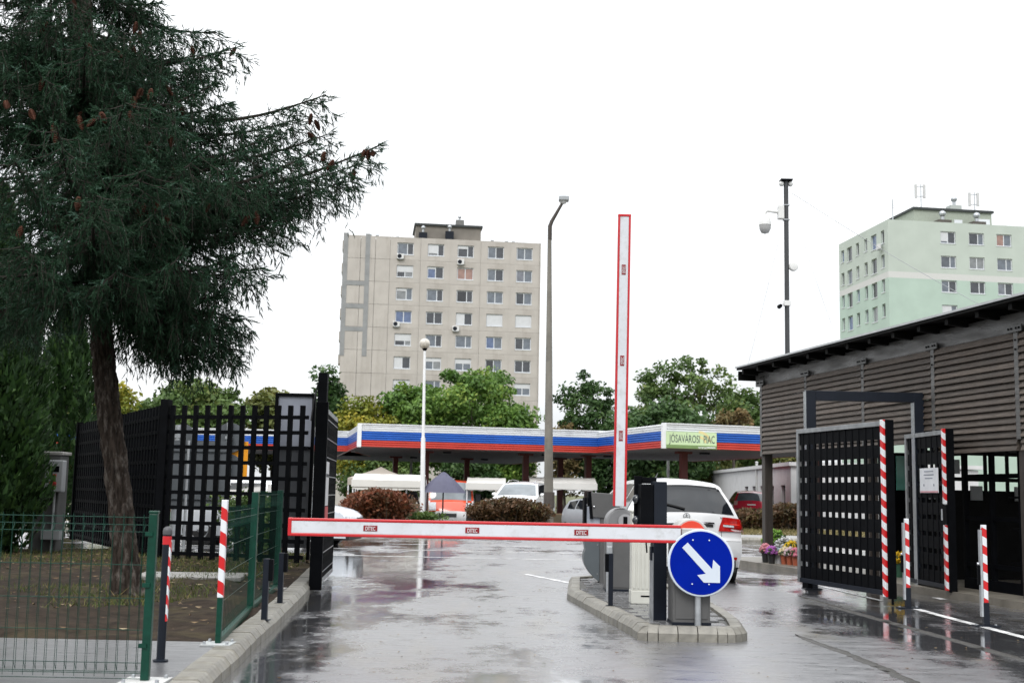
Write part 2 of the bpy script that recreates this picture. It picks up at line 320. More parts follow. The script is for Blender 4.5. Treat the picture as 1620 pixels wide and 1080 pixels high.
def kerb_mesh(Lg, w=0.17, h=0.13):
    return MB().prism([(0, -0.05), (0.0, h * 0.55), (0.035, h - 0.012), (0.05, h), (w, h), (w, -0.05)], 0.004, Lg - 0.004, 'x')   # local: x along, y away from the road
KERBM = mat('kerb_concrete', (0.20, 0.19, 0.165), 0.5, var=0.25, scale=12, bump=0.3, bscale=160, rnd=0.12, dirt=(0.14, 0.125, 0.09), dscale=5)
def run_kerb(parent, pts, L0, w=0.17, h=0.13, m=KERBM, side=1):
    """kerb stones laid along a line; side +1: stone body to the left of travel"""
    cache = {}
    for a, b in zip(pts[:-1], pts[1:]):
        a = np.array(a, float); b = np.array(b, float); d = b - a; ln = np.linalg.norm(d); n = max(1, round(ln / L0)); ll = ln / n; ang = math.atan2(d[1], d[0])
        key = round(ll, 2)
        if key not in cache:
            me = kerb_mesh(key, w, h).mesh('kerb_stone'); me.materials.append(m)
            cache[key] = me
        for i in range(n):
            p = a + d * (i / n)
            piece('kerb_stone', cache[key], parent, (p[0], p[1], random.uniform(-0.004, 0.003)), (0, 0, ang + random.uniform(-0.006, 0.006)), (ll / key, side, 1))
kb = bpy.data.objects.new('left_kerb', None); COL.objects.link(kb); struct(kb)
kin = [p for p in KL]
run_kerb(kb, kin, 0.30, 0.20, 0.12)
# planted bed behind the kerb
SOIL = mat('damp_soil', (0.028, 0.020, 0.014), 0.9, spec=0.12, var=0.45, scale=7, bump=0.9, bscale=30, dirt=(0.075, 0.062, 0.03), dscale=0.9)
def hn(x, y): return 0.02 * math.sin(x * 2.3 + y * 1.1) + 0.012 * math.sin(x * 5.1 - y * 3.7) + 0.01 * math.sin(x * 11.0 + y * 9.0)
def kx(y):
    for (a, b) in zip(KL[:-1], KL[1:]):
        if a[1] <= y <= b[1]: return a[0] + (b[0] - a[0]) * (y - a[1]) / (b[1] - a[1])
    return KL[0][0] if y < KL[0][1] else KL[-1][0]
V = []; Fc = []; ny, nx = 90, 110
for j in range(ny):
    y = 9.15 + (21.4 - 9.15) * j / (ny - 1); xr = kx(y) - 0.19
    for i in range(nx):
        x = xr - 17 * (i / (nx - 1)) ** 1.4; V.append((x, y, (0.07 if j == 0 else 0.095) + (hn(x, y) if i > 0 and j > 1 else -0.005) + 0.012 * random.random() + 0.04 * min(1, i / 30)))
for j in range(ny - 1):
    for i in range(nx - 1): Fc.append((j * nx + i, j * nx + i + 1, (j + 1) * nx + i + 1, (j + 1) * nx + i))
me = bpy.data.meshes.new('soil_bed'); me.from_pydata(V, [], Fc); me.shade_smooth(); me.materials.append(SOIL)
struct(bpy.data.objects.new('soil_bed', me)); COL.objects.link(bpy.data.objects['soil_bed'])
pp = [(kx(9.2) - 0.195, 9.2), (kx(8.0) - 0.195, 8.0), (kx(6.9) - 0.195, 6.9), (kx(5) - 0.195, 1.0), (-16, 1.0), (-16, 9.2)]
mb = MB(); mb.prism(pp, -0.05, 0.108, 'z'); struct(mb.build('footpath', asphalt('path_asphalt', base=(0.075, 0.075, 0.078), puddle=0.66, rhi=0.42, rlo=0.2, brown=False)))
# concrete slab by the gate
tag(MB().bx(-0.55, 0.75, -0.45, 0.45, 0, 0.05).build('concrete_slab', CONC, bevel=0.01, loc=(-4.05, 15.3, 0.12), rz=0.1), 'thin pale concrete slab lying on the soil below the lattice fence', 'slab')
# grass, fallen leaves
def blades(name, n, area, hmin, hmax, wd, m, zf=lambda x, y: 0.1, lean=0.5, dens=None):
    x = RNG.uniform(area[0], area[1], n); y = RNG.uniform(area[2], area[3], n)
    if dens is not None:
        k = dens(x, y) > RNG.random(n); x = x[k]; y = y[k]; n = len(x)
    h = RNG.uniform(hmin, hmax, n); a = RNG.uniform(0, 2 * np.pi, n); l = RNG.normal(0, lean, (n, 2)) * h[:, None]
    z = np.array([zf(p, q) for p, q in zip(x, y)]); dx = np.cos(a) * wd / 2; dy = np.sin(a) * wd / 2
    V = np.stack([np.stack([x - dx, y - dy, z], 1), np.stack([x + dx, y + dy, z], 1), np.stack([x + l[:, 0], y + l[:, 1], z + h], 1)], 1).reshape(-1, 3)
    o = meshed(name, np_mesh(name, V, np.arange(3 * n).reshape(-1, 3), RNG.random(n)), m); o['kind'] = 'stuff'; return o
GRASS = leaf_mat('grass', (0.035, 0.06, 0.015), (0.10, 0.12, 0.03), (0.22, 0.17, 0.07), 0.7)
def gd(x, y): return np.clip((np.sin(x * 1.7 + 2) + np.sin(y * 1.3 + x * .6) + np.sin(x * 4.1 - y * 2.2) * .6 - 0.1 + (y - 13) * 0.32), 0.02, 1)
tag(blades('lawn_grass', 34000, (-14, -3.1, 10.5, 21.3), 0.03, 0.10, 0.012, GRASS, lambda x, y: 0.12 + hn(x, y), 0.6, gd), 'thin patchy yellowish grass on the bare soil under the spruce', 'grass')
LITTER = leaf_mat('leaf_litter', (0.05, 0.03, 0.015), (0.16, 0.10, 0.05), (0.33, 0.27, 0.17), 0.8, 0)
def litter(name, n, area, zf, size=(0.02, 0.06), dens=None):
    x = RNG.uniform(area[0], area[1], n); y = RNG.uniform(area[2], area[3], n)
    if dens is not None:
        k = dens(x, y) > RNG.random(n); x = x[k]; y = y[k]; n = len(x)
    s = RNG.uniform(*size, n); a = RNG.uniform(0, 6.28, n); t = RNG.normal(0, .35, (n, 2)); z = np.array([zf(p, q) for p, q in zip(x, y)])
    c, si = np.cos(a), np.sin(a)
    def pt(u, v): return np.stack([x + s * (u * c - v * si), y + s * (u * si + v * c), z + 0.012 + s * np.abs(u * t[:, 0] + v * t[:, 1])], 1)
    V = np.stack([pt(-1, 0), pt(0, -.45), pt(1, 0), pt(0, .45)], 1).reshape(-1, 3)
    o = meshed(name, np_mesh(name, V, np.arange(4 * n).reshape(-1, 4), RNG.random(n)), LITTER); o['kind'] = 'stuff'; return o
tag(litter('fallen_leaves', 5200, (-12, -2.3, 9.4, 21), lambda x, y: 0.125 + hn(x, y), (0.015, 0.05), lambda x, y: np.clip(0.25 + (y - 15) * .15, .12, 1) * (x < np.array([kx(q) for q in y]) - .22)), 'brown fallen leaves and needles scattered over the soil bed', 'leaf litter')

# far side of the street
PAV = mat('paving_grey', (0.24, 0.24, 0.235), 0.5, var=0.18, scale=3, bump=0.2, bscale=80)
mb = MB().bx(-60, 60, 36.0, 38.6, -0.03, 0.12); struct(mb.build('far_pavement', PAV))
fk = bpy.data.objects.new('far_kerb', None); COL.objects.link(fk); struct(fk)
run_kerb(fk, [(-26, 35.2), (26, 35.2)], 1.0, 0.8, 0.13, side=1)
sheet('grass_verge', lin(-60, 60, 121), lin(38.6, 49.5, 16), lambda x, y: 0.06 + 0.03 * math.sin(x * 1.9) * math.sin(y * 1.3) + drop(x, y), mat('dry_verge', (0.16, 0.125, 0.07), 0.9, var=0.4, scale=1.5, bump=0.6, bscale=30, dirt=(0.08, 0.10, 0.03), dscale=0.8))
sheet('market_yard', lin(-60, 60, 61), lin(49.5, 90, 61), lambda x, y: 0.0 + drop(x, y), ASPH2)
VERGE = leaf_mat('verge_grass', (0.06, 0.07, 0.02), (0.2, 0.16, 0.07), (0.3, 0.24, 0.12), 0.8)
tag(blades('verge_grass', 26000, (-14, 18, 38.8, 49), 0.04, 0.16, 0.03, VERGE, lambda x, y: 0.06, 0.5), 'dry straw coloured grass on the verge across the street', 'grass')

# painted lines
PAINT = mat('road_paint', (0.78, 0.78, 0.78), 0.3, var=0.25, scale=9, dirt=(0.2, 0.2, 0.2), dscale=3, rvar=0.15)
lane = bpy.data.objects.new('road_marking', None); COL.objects.link(lane); struct(lane)
def stripe(a, b, w):
    a = np.array(a[:2]); b = np.array(b[:2]); d = (b - a) / np.linalg.norm(b - a); n = np.array([-d[1], d[0]]) * w / 2
    me = bpy.data.meshes.new('painted_line'); me.from_pydata([(*(a - n), 0.004), (*(b - n), 0.004), (*(b + n), 0.004), (*(a + n), 0.004)], [], [(0, 1, 2, 3)]); me.materials.append(PAINT)
    o = bpy.data.objects.new('painted_line', me); COL.objects.link(o); o.parent = lane
for i in range(13): stripe((-16 + i * 2.6, 29.3), (-14.9 + i * 2.6, 29.3), 0.16)
stripe((-14, 26.6), (1.4, 26.4), 0.14); stripe((-12, 23.9), (3.2, 23.6), 0.12); stripe((4.5, 30.5), (30, 30.2), 0.14); stripe((4.5, 27.6), (30, 27.2), 0.14); stripe((4.5, 33.2), (30, 33.0), 0.14)
stripe((-2.0, 33.2), (20, 33.0), 0.12)
stripe(G(1450, 963), G(1520, 982), 0.10); stripe(G(1520, 982), G(1640, 1013), 0.10)
stripe(G(832, 908), G(912, 924), 0.10); stripe(G(1480, 945), G(1493, 948), 0.10); stripe(G(1262, 918), G(1395, 950), 0.07)
# long seams where two layers of asphalt meet: a shallow rough rib holding water beside it
SEAM = mat('rough_seam', (0.028, 0.026, 0.022), 0.5, var=0.5, scale=30, bump=1.0, bscale=60)
def seam(pts, w, h=0.012):
    pts = [np.array(p[:2]) for p in pts]; dense = []
    for a, b in zip(pts[:-1], pts[1:]):
        for i in range(14): dense.append(a + (b - a) * i / 14)
    V = []; Fc = []
    for i, p in enumerate(dense):
        d = dense[min(i + 1, len(dense) - 1)] - dense[max(i - 1, 0)]; d = d / np.linalg.norm(d); n = np.array([-d[1], d[0]])
        ww = w * random.uniform(0.6, 1.25) * min(1, (i + 1) / 5, (len(dense) - i) / 5)
        for u, z in ((-1, 0.001), (-.4, h), (.4, h * .8), (1, 0.001)):
            q = p + n * ww / 2 * u + np.array([random.gauss(0, .008), random.gauss(0, .01)]); V.append((q[0], q[1], z))
    for i in range(len(dense) - 1):
        for j in range(3): Fc.append((i * 4 + j, i * 4 + j + 1, (i + 1) * 4 + j + 1, (i + 1) * 4 + j))
    me = bpy.data.meshes.new('asphalt_seam'); me.from_pydata(V, [], Fc); me.materials.append(SEAM)
    o = bpy.data.objects.new('asphalt_seam', me); COL.objects.link(o); struct(o)
tag(litter('road_litter', 420, (-1.7, 6.5, 7.6, 21), lambda x, y: -0.008, (0.006, 0.022)), 'specks of grit and bits of leaf lying on the wet asphalt', 'litter')
seam([G(1258, 1004), G(1330, 1030), G(1400, 1058), G(1470, 1090)], 0.10)
seam([G(1262, 942), G(1340, 965), G(1430, 990), G(1530, 1018), G(1640, 1050)], 0.10)

# ================================================================ TRAFFIC ISLAND AND BARRIERS
isl = bpy.data.objects.new('traffic_island', None); COL.objects.link(isl); struct(isl)
A0, A1, A2 = G(897, 948)[:2], G(1000, 1006)[:2], G(1178, 1008)[:2]
# outline (anticlockwise, seen from above): along the front, round the right nose, back up and round the rear
def arc(c, r, a0, a1, n): return [np.array([c[0] + r * math.cos(R_(a0 + (a1 - a0) * i / n)), c[1] + r * math.sin(R_(a0 + (a1 - a0) * i / n))]) for i in range(n + 1)]
front = [A1] + arc((1.33, 11.0), 0.27, 210, 270, 3)[1:] + [np.array([1.85, 10.72])] + arc((1.86, 11.02), 0.30, 285, 350, 4)[0:] + [np.array([2.23, 11.6])]
right = [np.array([2.28, 12.6]), np.array([2.28, 14.4]), np.array([2.12, 16.6]), np.array([1.85, 17.4])]
back = [np.array([1.2, 17.5]), np.array([0.86, 17.0]), A0]
OUT = front + right + back
run_kerb(isl, OUT[:len(front)], 0.17, 0.15, 0.125); run_kerb(isl, OUT[len(front) - 1:], 0.30, 0.15, 0.125); run_kerb(isl, [A0, A1], 0.22, 0.15, 0.125)
cen = np.mean(OUT, axis=0)
def inside(p, poly, m=0.0):
    ok = False; n = len(poly)
    for i in range(n):
        a, b = poly[i], poly[(i + 1) % n]
        if (a[1] > p[1]) != (b[1] > p[1]) and p[0] < (b[0] - a[0]) * (p[1] - a[1]) / (b[1] - a[1]) + a[0]: ok = not ok
    if ok and m:
        for i in range(n):
            a, b = poly[i], poly[(i + 1) % n]; d = b - a; t = np.clip(np.dot(p - a, d) / np.dot(d, d), 0, 1)
            if np.linalg.norm(p - a - d * t) < m: return False
    return ok
inn = []
for i, p in enumerate(OUT):
    a, b = OUT[i - 1], OUT[(i + 1) % len(OUT)]; d = (b - a) / np.linalg.norm(b - a); inn.append(p + np.array([-d[1], d[0]]) * 0.145)
mb = MB().prism([tuple(p) for p in inn], 0.0, 0.095, 'z'); mb.build('bedding', mat('bedding_sand', (0.07, 0.068, 0.062), 0.6, var=0.3, scale=20), isl)
pv = MB().bx(-0.097, 0.097, -0.097, 0.097, 0.07, 0.108); pm = pv.mesh('paver'); pm.materials.append(mat('wet_paver', (0.115, 0.115, 0.118), 0.22, var=0.2, scale=9, bump=0.15, bscale=120, rnd=0.22, rvar=0.15))
bmx = bmesh.new(); bmx.from_mesh(pm); bmesh.ops.bevel(bmx, geom=[e for e in bmx.edges], offset=0.006, segments=1, affect='EDGES'); bmx.to_mesh(pm); bmx.free()
for i in range(12):
    for j in range(40):
        p = np.array([0.7 + 0.2 * i + (0.1 if j % 2 else 0), 10.8 + 0.2 * j])
        if inside(p, OUT, 0.235): piece('paver', pm, isl, (p[0], p[1], random.uniform(-0.004, 0.003)), (random.gauss(0, .006), random.gauss(0, .006), random.gauss(0, .01)))
ZI = 0.105

def ditec(parent, M):      # small red plate with pale lettering, centred at the origin of M, facing -Y
    pl = MB().bx(-0.063, 0.063, -0.002, 0.001, -0.025, 0.025); pl.v = [tuple(M @ Vector(p)) for p in pl.v]
    p = pl.build('name_plate', mat('plate_red', (0.22, 0.004, 0.008), 0.4, var=0.05), parent)
    text('lettering', 'DÍTEC', 0.050, WHITEP, p, M @ Matrix.Translation((0, -0.0035, -0.004)) @ VERT, 0.66)
ARMW = mat('arm_white', (0.62, 0.64, 0.68), 0.42, var=0.07, scale=2.5, dirt=(0.50, 0.51, 0.52), dscale=9)
def boom(parent, Lg, h, th, M, marks):
    """barrier arm along local +X from the origin"""
    a = MB().bx(0, Lg, -th / 2, th / 2, -h / 2 + 0.013, h / 2 - 0.013); a.v = [tuple(M @ Vector(p)) for p in a.v]
    arm = a.build('arm', ARMW, parent, bevel=0.004)
    for z in (-1, 1):
        e = MB().bx(-0.001, Lg + 0.012, -th / 2 - 0.005, th / 2 + 0.005, z * h / 2 - 0.013, z * h / 2 + 0.013); e.v = [tuple(M @ Vector(p)) for p in e.v]
        e.build('edge_profile', REDP, arm, bevel=0.006)
    e = MB().bx(Lg - 0.012, Lg + 0.022, -th / 2 - 0.007, th / 2 + 0.007, -h / 2 - 0.015, h / 2 + 0.015); e.v = [tuple(M @ Vector(p)) for p in e.v]
    e.build('end_cap', REDP, arm, bevel=0.008)
    for q in marks: ditec(arm, q)
def cabinet_body(parent, w, d, h, m):
    MB().bx(-w / 2, w / 2, -d / 2, d / 2, 0.0, h).build('cabinet', m, parent, bevel=0.012)
    MB().bx(-w / 2 - 0.006, w / 2 + 0.006, -d / 2 - 0.006, d / 2 + 0.006, 0.0, 0.03).build('base_plate', DARKGREY, parent)
def round_head(parent, w, y0, y1, zb, m, face, hz=0.02):
    r = w / 2; pts = [(-r, zb), (r, zb)] + [(r * math.cos(math.pi * i / 20), zb + hz + r * math.sin(math.pi * i / 20)) for i in range(21)]
    MB().prism(pts, y0, y1, 'y').build('head', m, parent, smooth=30, bevel=0.012)
    pts2 = [(p[0] * 0.80, zb + 0.01 + (p[1] - zb) * 0.84) for p in pts]
    return MB().prism(pts2, y0 - 0.012, y0 - 0.001, 'y').build('head_face', face, parent, smooth=30, bevel=0.003)
LIGHTG = mat('light_grey_shell', (0.40, 0.40, 0.39), 0.4, var=0.05)
# near barrier, arm lowered
p = G(1093, 991, ZI); b1 = thing('barrier_gate', 'grey barrier cabinet with orange domed head behind the blue sign, arm lowered across the lane', 'barrier', (p[0] + 0.02, p[1] + 0.26, ZI))
cabinet_body(b1, 0.34, 0.34, 0.77, GREYC)
fc = round_head(b1, 0.33, -0.16, 0.17, 0.77, LIGHTG, mat('orange_red_cover', (0.60, 0.045, 0.02), 0.35, var=0.05))
MB().bx(-0.145, 0.145, -0.1775, -0.1725, 0.06, 0.66).build('cabinet_door', GREYC, b1, bevel=0.002); MB().lathe([(0.001, -.008), (.014, -.008), (.016, 0)], 12, (-.11, -.178, .38), 'y').build('door_lock', CHROME, b1)
armY = b1.location.y - 0.23
pl_, pr_ = D(460, 832.5, armY), D(1066, 844.5, armY)
base = Vector((pr_[0] - b1.location.x + 0.06, -0.23, pr_[2] - ZI))
dirv = Vector((pl_[0] - pr_[0], 0, pl_[2] - pr_[2])); Lb = dirv.length + 0.06; ang = math.atan2(dirv.z, -dirv.x)
T1 = Matrix.Translation(base) @ Matrix.Rotation(ang, 4, 'Y'); k1 = F / armY
boom(b1, Lb, 0.135, 0.05, T1 @ Matrix.Rotation(math.pi, 4, 'Z'), [T1 @ Matrix.Translation((-(Lb - (x - 460) / k1), -0.027, 0)) for x in (585, 744, 914)])
MB().bx(-0.10, 0.10, -0.25, -0.17, base.z - 0.055, base.z + 0.055).build('arm_bracket', LIGHTG, b1, bevel=0.01)
# far barrier, arm raised
p = G(982, 936, ZI); b2 = thing('barrier_gate', 'grey barrier cabinet with round grey head beside the ticket terminal, its arm raised upright', 'barrier', (p[0], p[1] + 0.22, ZI))
cabinet_body(b2, 0.36, 0.34, 0.80, GREYC)
MB().bx(-0.15, 0.15, -0.1775, -0.1725, 0.05, 0.70).build('cabinet_door', GREYC, b2, bevel=0.002)
GREYH = mat('grey_shell', (0.22, 0.22, 0.225), 0.4, var=0.06)
rh = round_head(b2, 0.37, -0.17, 0.16, 0.80, GREYH, mat('grey_face', (0.17, 0.17, 0.175), 0.4, var=0.06))
MB().lathe([(0.001, -0.02), (0.085, -0.02), (0.085, 0.0), (0.001, 0.0)], 24, (0.05, -0.185, 0.845), 'y').build('hub', mat('hub_grey', (0.3, 0.3, 0.31), 0.4), b2)
MB().bx(0.025, 0.075, -0.215, -0.20, 0.79, 0.90).build('key_slot', BLACK, b2, bevel=0.006)
MB().bx(-0.175, -0.10, -0.185, -0.172, 0.0, 0.76).build('side_profile', GALV, b2, bevel=0.004)
MB().bx(-0.17, -0.105, -0.21, -0.186, 0.42, 0.54).build('lock', GALV, b2, bevel=0.006)
yb = b2.location.y + 0.02; q0, q1 = D(977.5, 800, yb), D(985.5, 348, yb); dv = Vector(q1 - q0); kb2 = F / yb
M2 = Matrix.Translation((q0[0] - b2.location.x, 0.02 - 0.21, q0[2] - ZI)) @ Matrix.Rotation(-math.atan2(dv.z, dv.x), 4, 'Y')
boom(b2, dv.length, 0.135, 0.05, M2, [M2 @ Matrix.Translation(((800 - y) / (800 - 348) * dv.length, -0.027, 0)) for y in (693, 577, 434)])
# ticket terminal
p = G(946, 922, ZI); tm = thing('ticket_terminal', 'grey ticket terminal with slanted hood and bulging front beside the raised barrier', 'ticket terminal', (p[0] + 0.04, p[1] + 0.15, ZI))
MB().prism([(-0.02, 0.0), (0.20, 0.0), (0.20, 0.98), (-0.02, 0.98)], -0.15, 0.22, 'y').build('column', GREYC, tm, bevel=0.008)
MB().prism([(-0.02, 0.02)] + [(-0.02 - 0.215 * math.sin(math.pi * i / 18) ** 0.8 - (0.0), 0.02 + 0.62 * i / 18) for i in range(1, 13)] + [(-0.24, 0.62), (-0.02, 0.62)], -0.14, 0.20, 'y').build('front_panel', mat('slate_panel', (0.09, 0.105, 0.115), 0.4, var=0.06), tm, smooth=25, bevel=0.006)
MB().prism([(-0.20, 0.60), (-0.02, 0.60), (-0.02, 1.0), (-0.20, 1.0)], -0.13, 0.19, 'y').build('screen_panel', mat('pale_blue_steel', (0.33, 0.36, 0.42), 0.35, var=0.05), tm, bevel=0.004)
MB().prism([(-0.235, 0.58), (-0.20, 0.58), (-0.20, 1.12), (-0.235, 1.12)], -0.15, 0.20, 'y').build('front_frame', BLACK, tm, bevel=0.004)
MB().prism([(-0.12, 0.86), (0.23, 0.84), (0.25, 1.17), (-0.155, 1.19)], -0.17, 0.24, 'y').build('hood', GREYC, tm, bevel=0.008)
MB().prism([(-0.155, 0.84), (-0.115, 0.84), (-0.145, 1.195), (-0.185, 1.195)], -0.172, 0.242, 'y').build('hood_edge', BLACK, tm, bevel=0.004)
MB().sph((-0.105, -0.175, 1.0), 0.016).build('lock', CHROME, tm, smooth=60)
for z in (0.12, 0.5): MB().lathe([(0.001, -0.006), (0.01, -0.006), (0.01, 0.004)], 8, (-0.05, -0.143, z), 'y').build('screw', GREYH, tm)
# cream switch cabinet
p = G(1017, 955, ZI); sc_ = thing('switch_cabinet', 'narrow cream ribbed switch cabinet standing between the two barriers', 'cabinet', (p[0], p[1] + 0.14, ZI))
CREAM = mat('cream_plastic', (0.56, 0.56, 0.51), 0.45, var=0.05)
MB().bx(-0.125, 0.125, -0.12, 0.12, 0.0, 0.14).build('plinth', CREAM, sc_, bevel=0.006)
MB().bx(-0.12, 0.12, -0.11, 0.115, 0.14, 0.97).build('body', CREAM, sc_, bevel=0.006)
for i in range(5): MB().bx(-0.105 + i * 0.046, -0.078 + i * 0.046, -0.117, -0.108, 0.16, 0.93).build('rib', CREAM, sc_, bevel=0.003)
MB().bx(-0.127, 0.127, -0.122, 0.122, 0.972, 1.0).build('lid', CREAM, sc_, bevel=0.008)
MB().bx(-0.02, 0.08, -0.124, -0.119, 0.075, 0.09).build('vent_slot', BLACK, sc_)
# camera post with black box
p = G(1043, 981, ZI); cp = thing('camera_post', 'dark square post carrying a black camera box and small signal lamps', 'camera post', (p[0], p[1] + 0.08, ZI), 0.12)
MB().bx(-0.063, 0.063, -0.07, 0.07, 0.0, 1.29).build('post', DARKGREY, cp, bevel=0.004)
MB().bx(-0.068, -0.0635, -0.065, 0.075, 0.0, 0.62).build('steel_edge', GALV, cp)
MB().bx(-0.19, -0.066, -0.08, 0.10, 0.80, 1.265).build('camera_box', BLACK, cp, bevel=0.012)
MB().bx(-0.215, -0.14, 0.10, 0.13, 0.86, 1.34).build('signal_plate', BLACK, cp, bevel=0.004)
MB().bx(-0.14, 0.0, 0.09, 0.16, 1.27, 1.33).build('junction_box', BLACK, cp, bevel=0.004)
for z in (0.92, 1.12): MB().sph((-0.20, 0.06, z), 0.045).build('signal_lamp', GLASSD, cp, smooth=60)
MB().tube([(-0.12, 0.0, 0.80), (-0.12, 0.0, 0.70), (-0.11, 0.01, 0.62)], 0.008, 6).build('cable', RUBBER, cp)
MB().bx(-0.082, -0.064, -0.03, 0.03, 0.55, 0.68).build('latch', DARKGREY, cp, bevel=0.003)
# small reader posts
def reader(px, py, z, h, w, side, label, grp):
    p = G(px, py, z); t = thing('reader_post', label, 'post', (p[0], p[1] + w / 2, z), 0.0, grp)
    MB().bx(-w / 2, w / 2, -w / 2, w / 2, 0.006, h).build('post', DARKGREY, t, bevel=0.003)
    MB().bx(-w, w, -w, w, 0, 0.006).build('foot_plate', DARKGREY, t)
    MB().bx(*sorted((side * w / 2, side * (w / 2 + 0.035))), -w * 0.6, w * 0.8, h - 0.19, h - 0.005).build('reader', BLACK, t, bevel=0.004); return t
reader(966, 958, ZI + 0.02, 0.535, 0.048, -1, 'short dark sensor post on the kerb of the traffic island', 'sensor posts')
# direction sign
p = G(1104, 990, ZI); sg = thing('direction_sign', 'round blue keep right sign with white diagonal arrow on a steel tube', 'traffic sign', (p[0], p[1] + 0.0, ZI))
zc = D(1109, 890, p[1] - 0.06)[2] - ZI; xc = D(1109, 890, p[1] - 0.06)[0] - p[0]
MB().tube([(0, 0, 0), (0, 0, zc + 0.2)], 0.03, 16).build('tube', GALV, sg, smooth=40)
BLUE = mat('sign_blue', (0.0, 0.012, 0.27), 0.6, var=0.08, scale=4, spec=0.05); SW = mat('sign_white', (0.58, 0.64, 0.72), 0.4, var=0.03)
MB().lathe([(0.001, 0.0), (0.294, 0.0), (0.300, 0.006), (0.300, 0.022), (0.29, 0.028), (0.001, 0.028)], 64, (xc, -0.066, zc), 'y').build('disc', SW, sg, smooth=30)
MB().lathe([(0.001, -0.003), (0.281, -0.003), (0.281, 0.003), (0.001, 0.003)], 64, (xc, -0.067, zc), 'y').build('blue_face', BLUE, sg)
def uv(x, y): return (xc + (x - 1109) / 172.0, zc - (y - 890) / 172.0)   # arrow corners read from the photograph, in metres on the face
arrow = [uv(*q) for q in ((1088, 859), (1079.5, 867), (1116, 906), (1103, 908.5), (1113, 919.5), (1138, 919.5), (1138, 894.5), (1127.5, 884.5), (1126, 899))]
MB().prism(arrow, -0.074, -0.0705, 'y').build('arrow', SW, sg)
for q in ((1096, 855), (1121.5, 855), (1095, 922), (1121, 922)): MB().lathe([(0.001, -0.004), (0.007, -0.003), (0.007, 0.002)], 8, (uv(*q)[0], -0.0735, uv(*q)[1]), 'y').build('rivet', SW, sg)
for z in (zc - 0.16, zc + 0.16): MB().bx(-0.05, 0.05, -0.037, 0.036, z - 0.02, z + 0.02).build('clamp', GALV, sg, bevel=0.005)

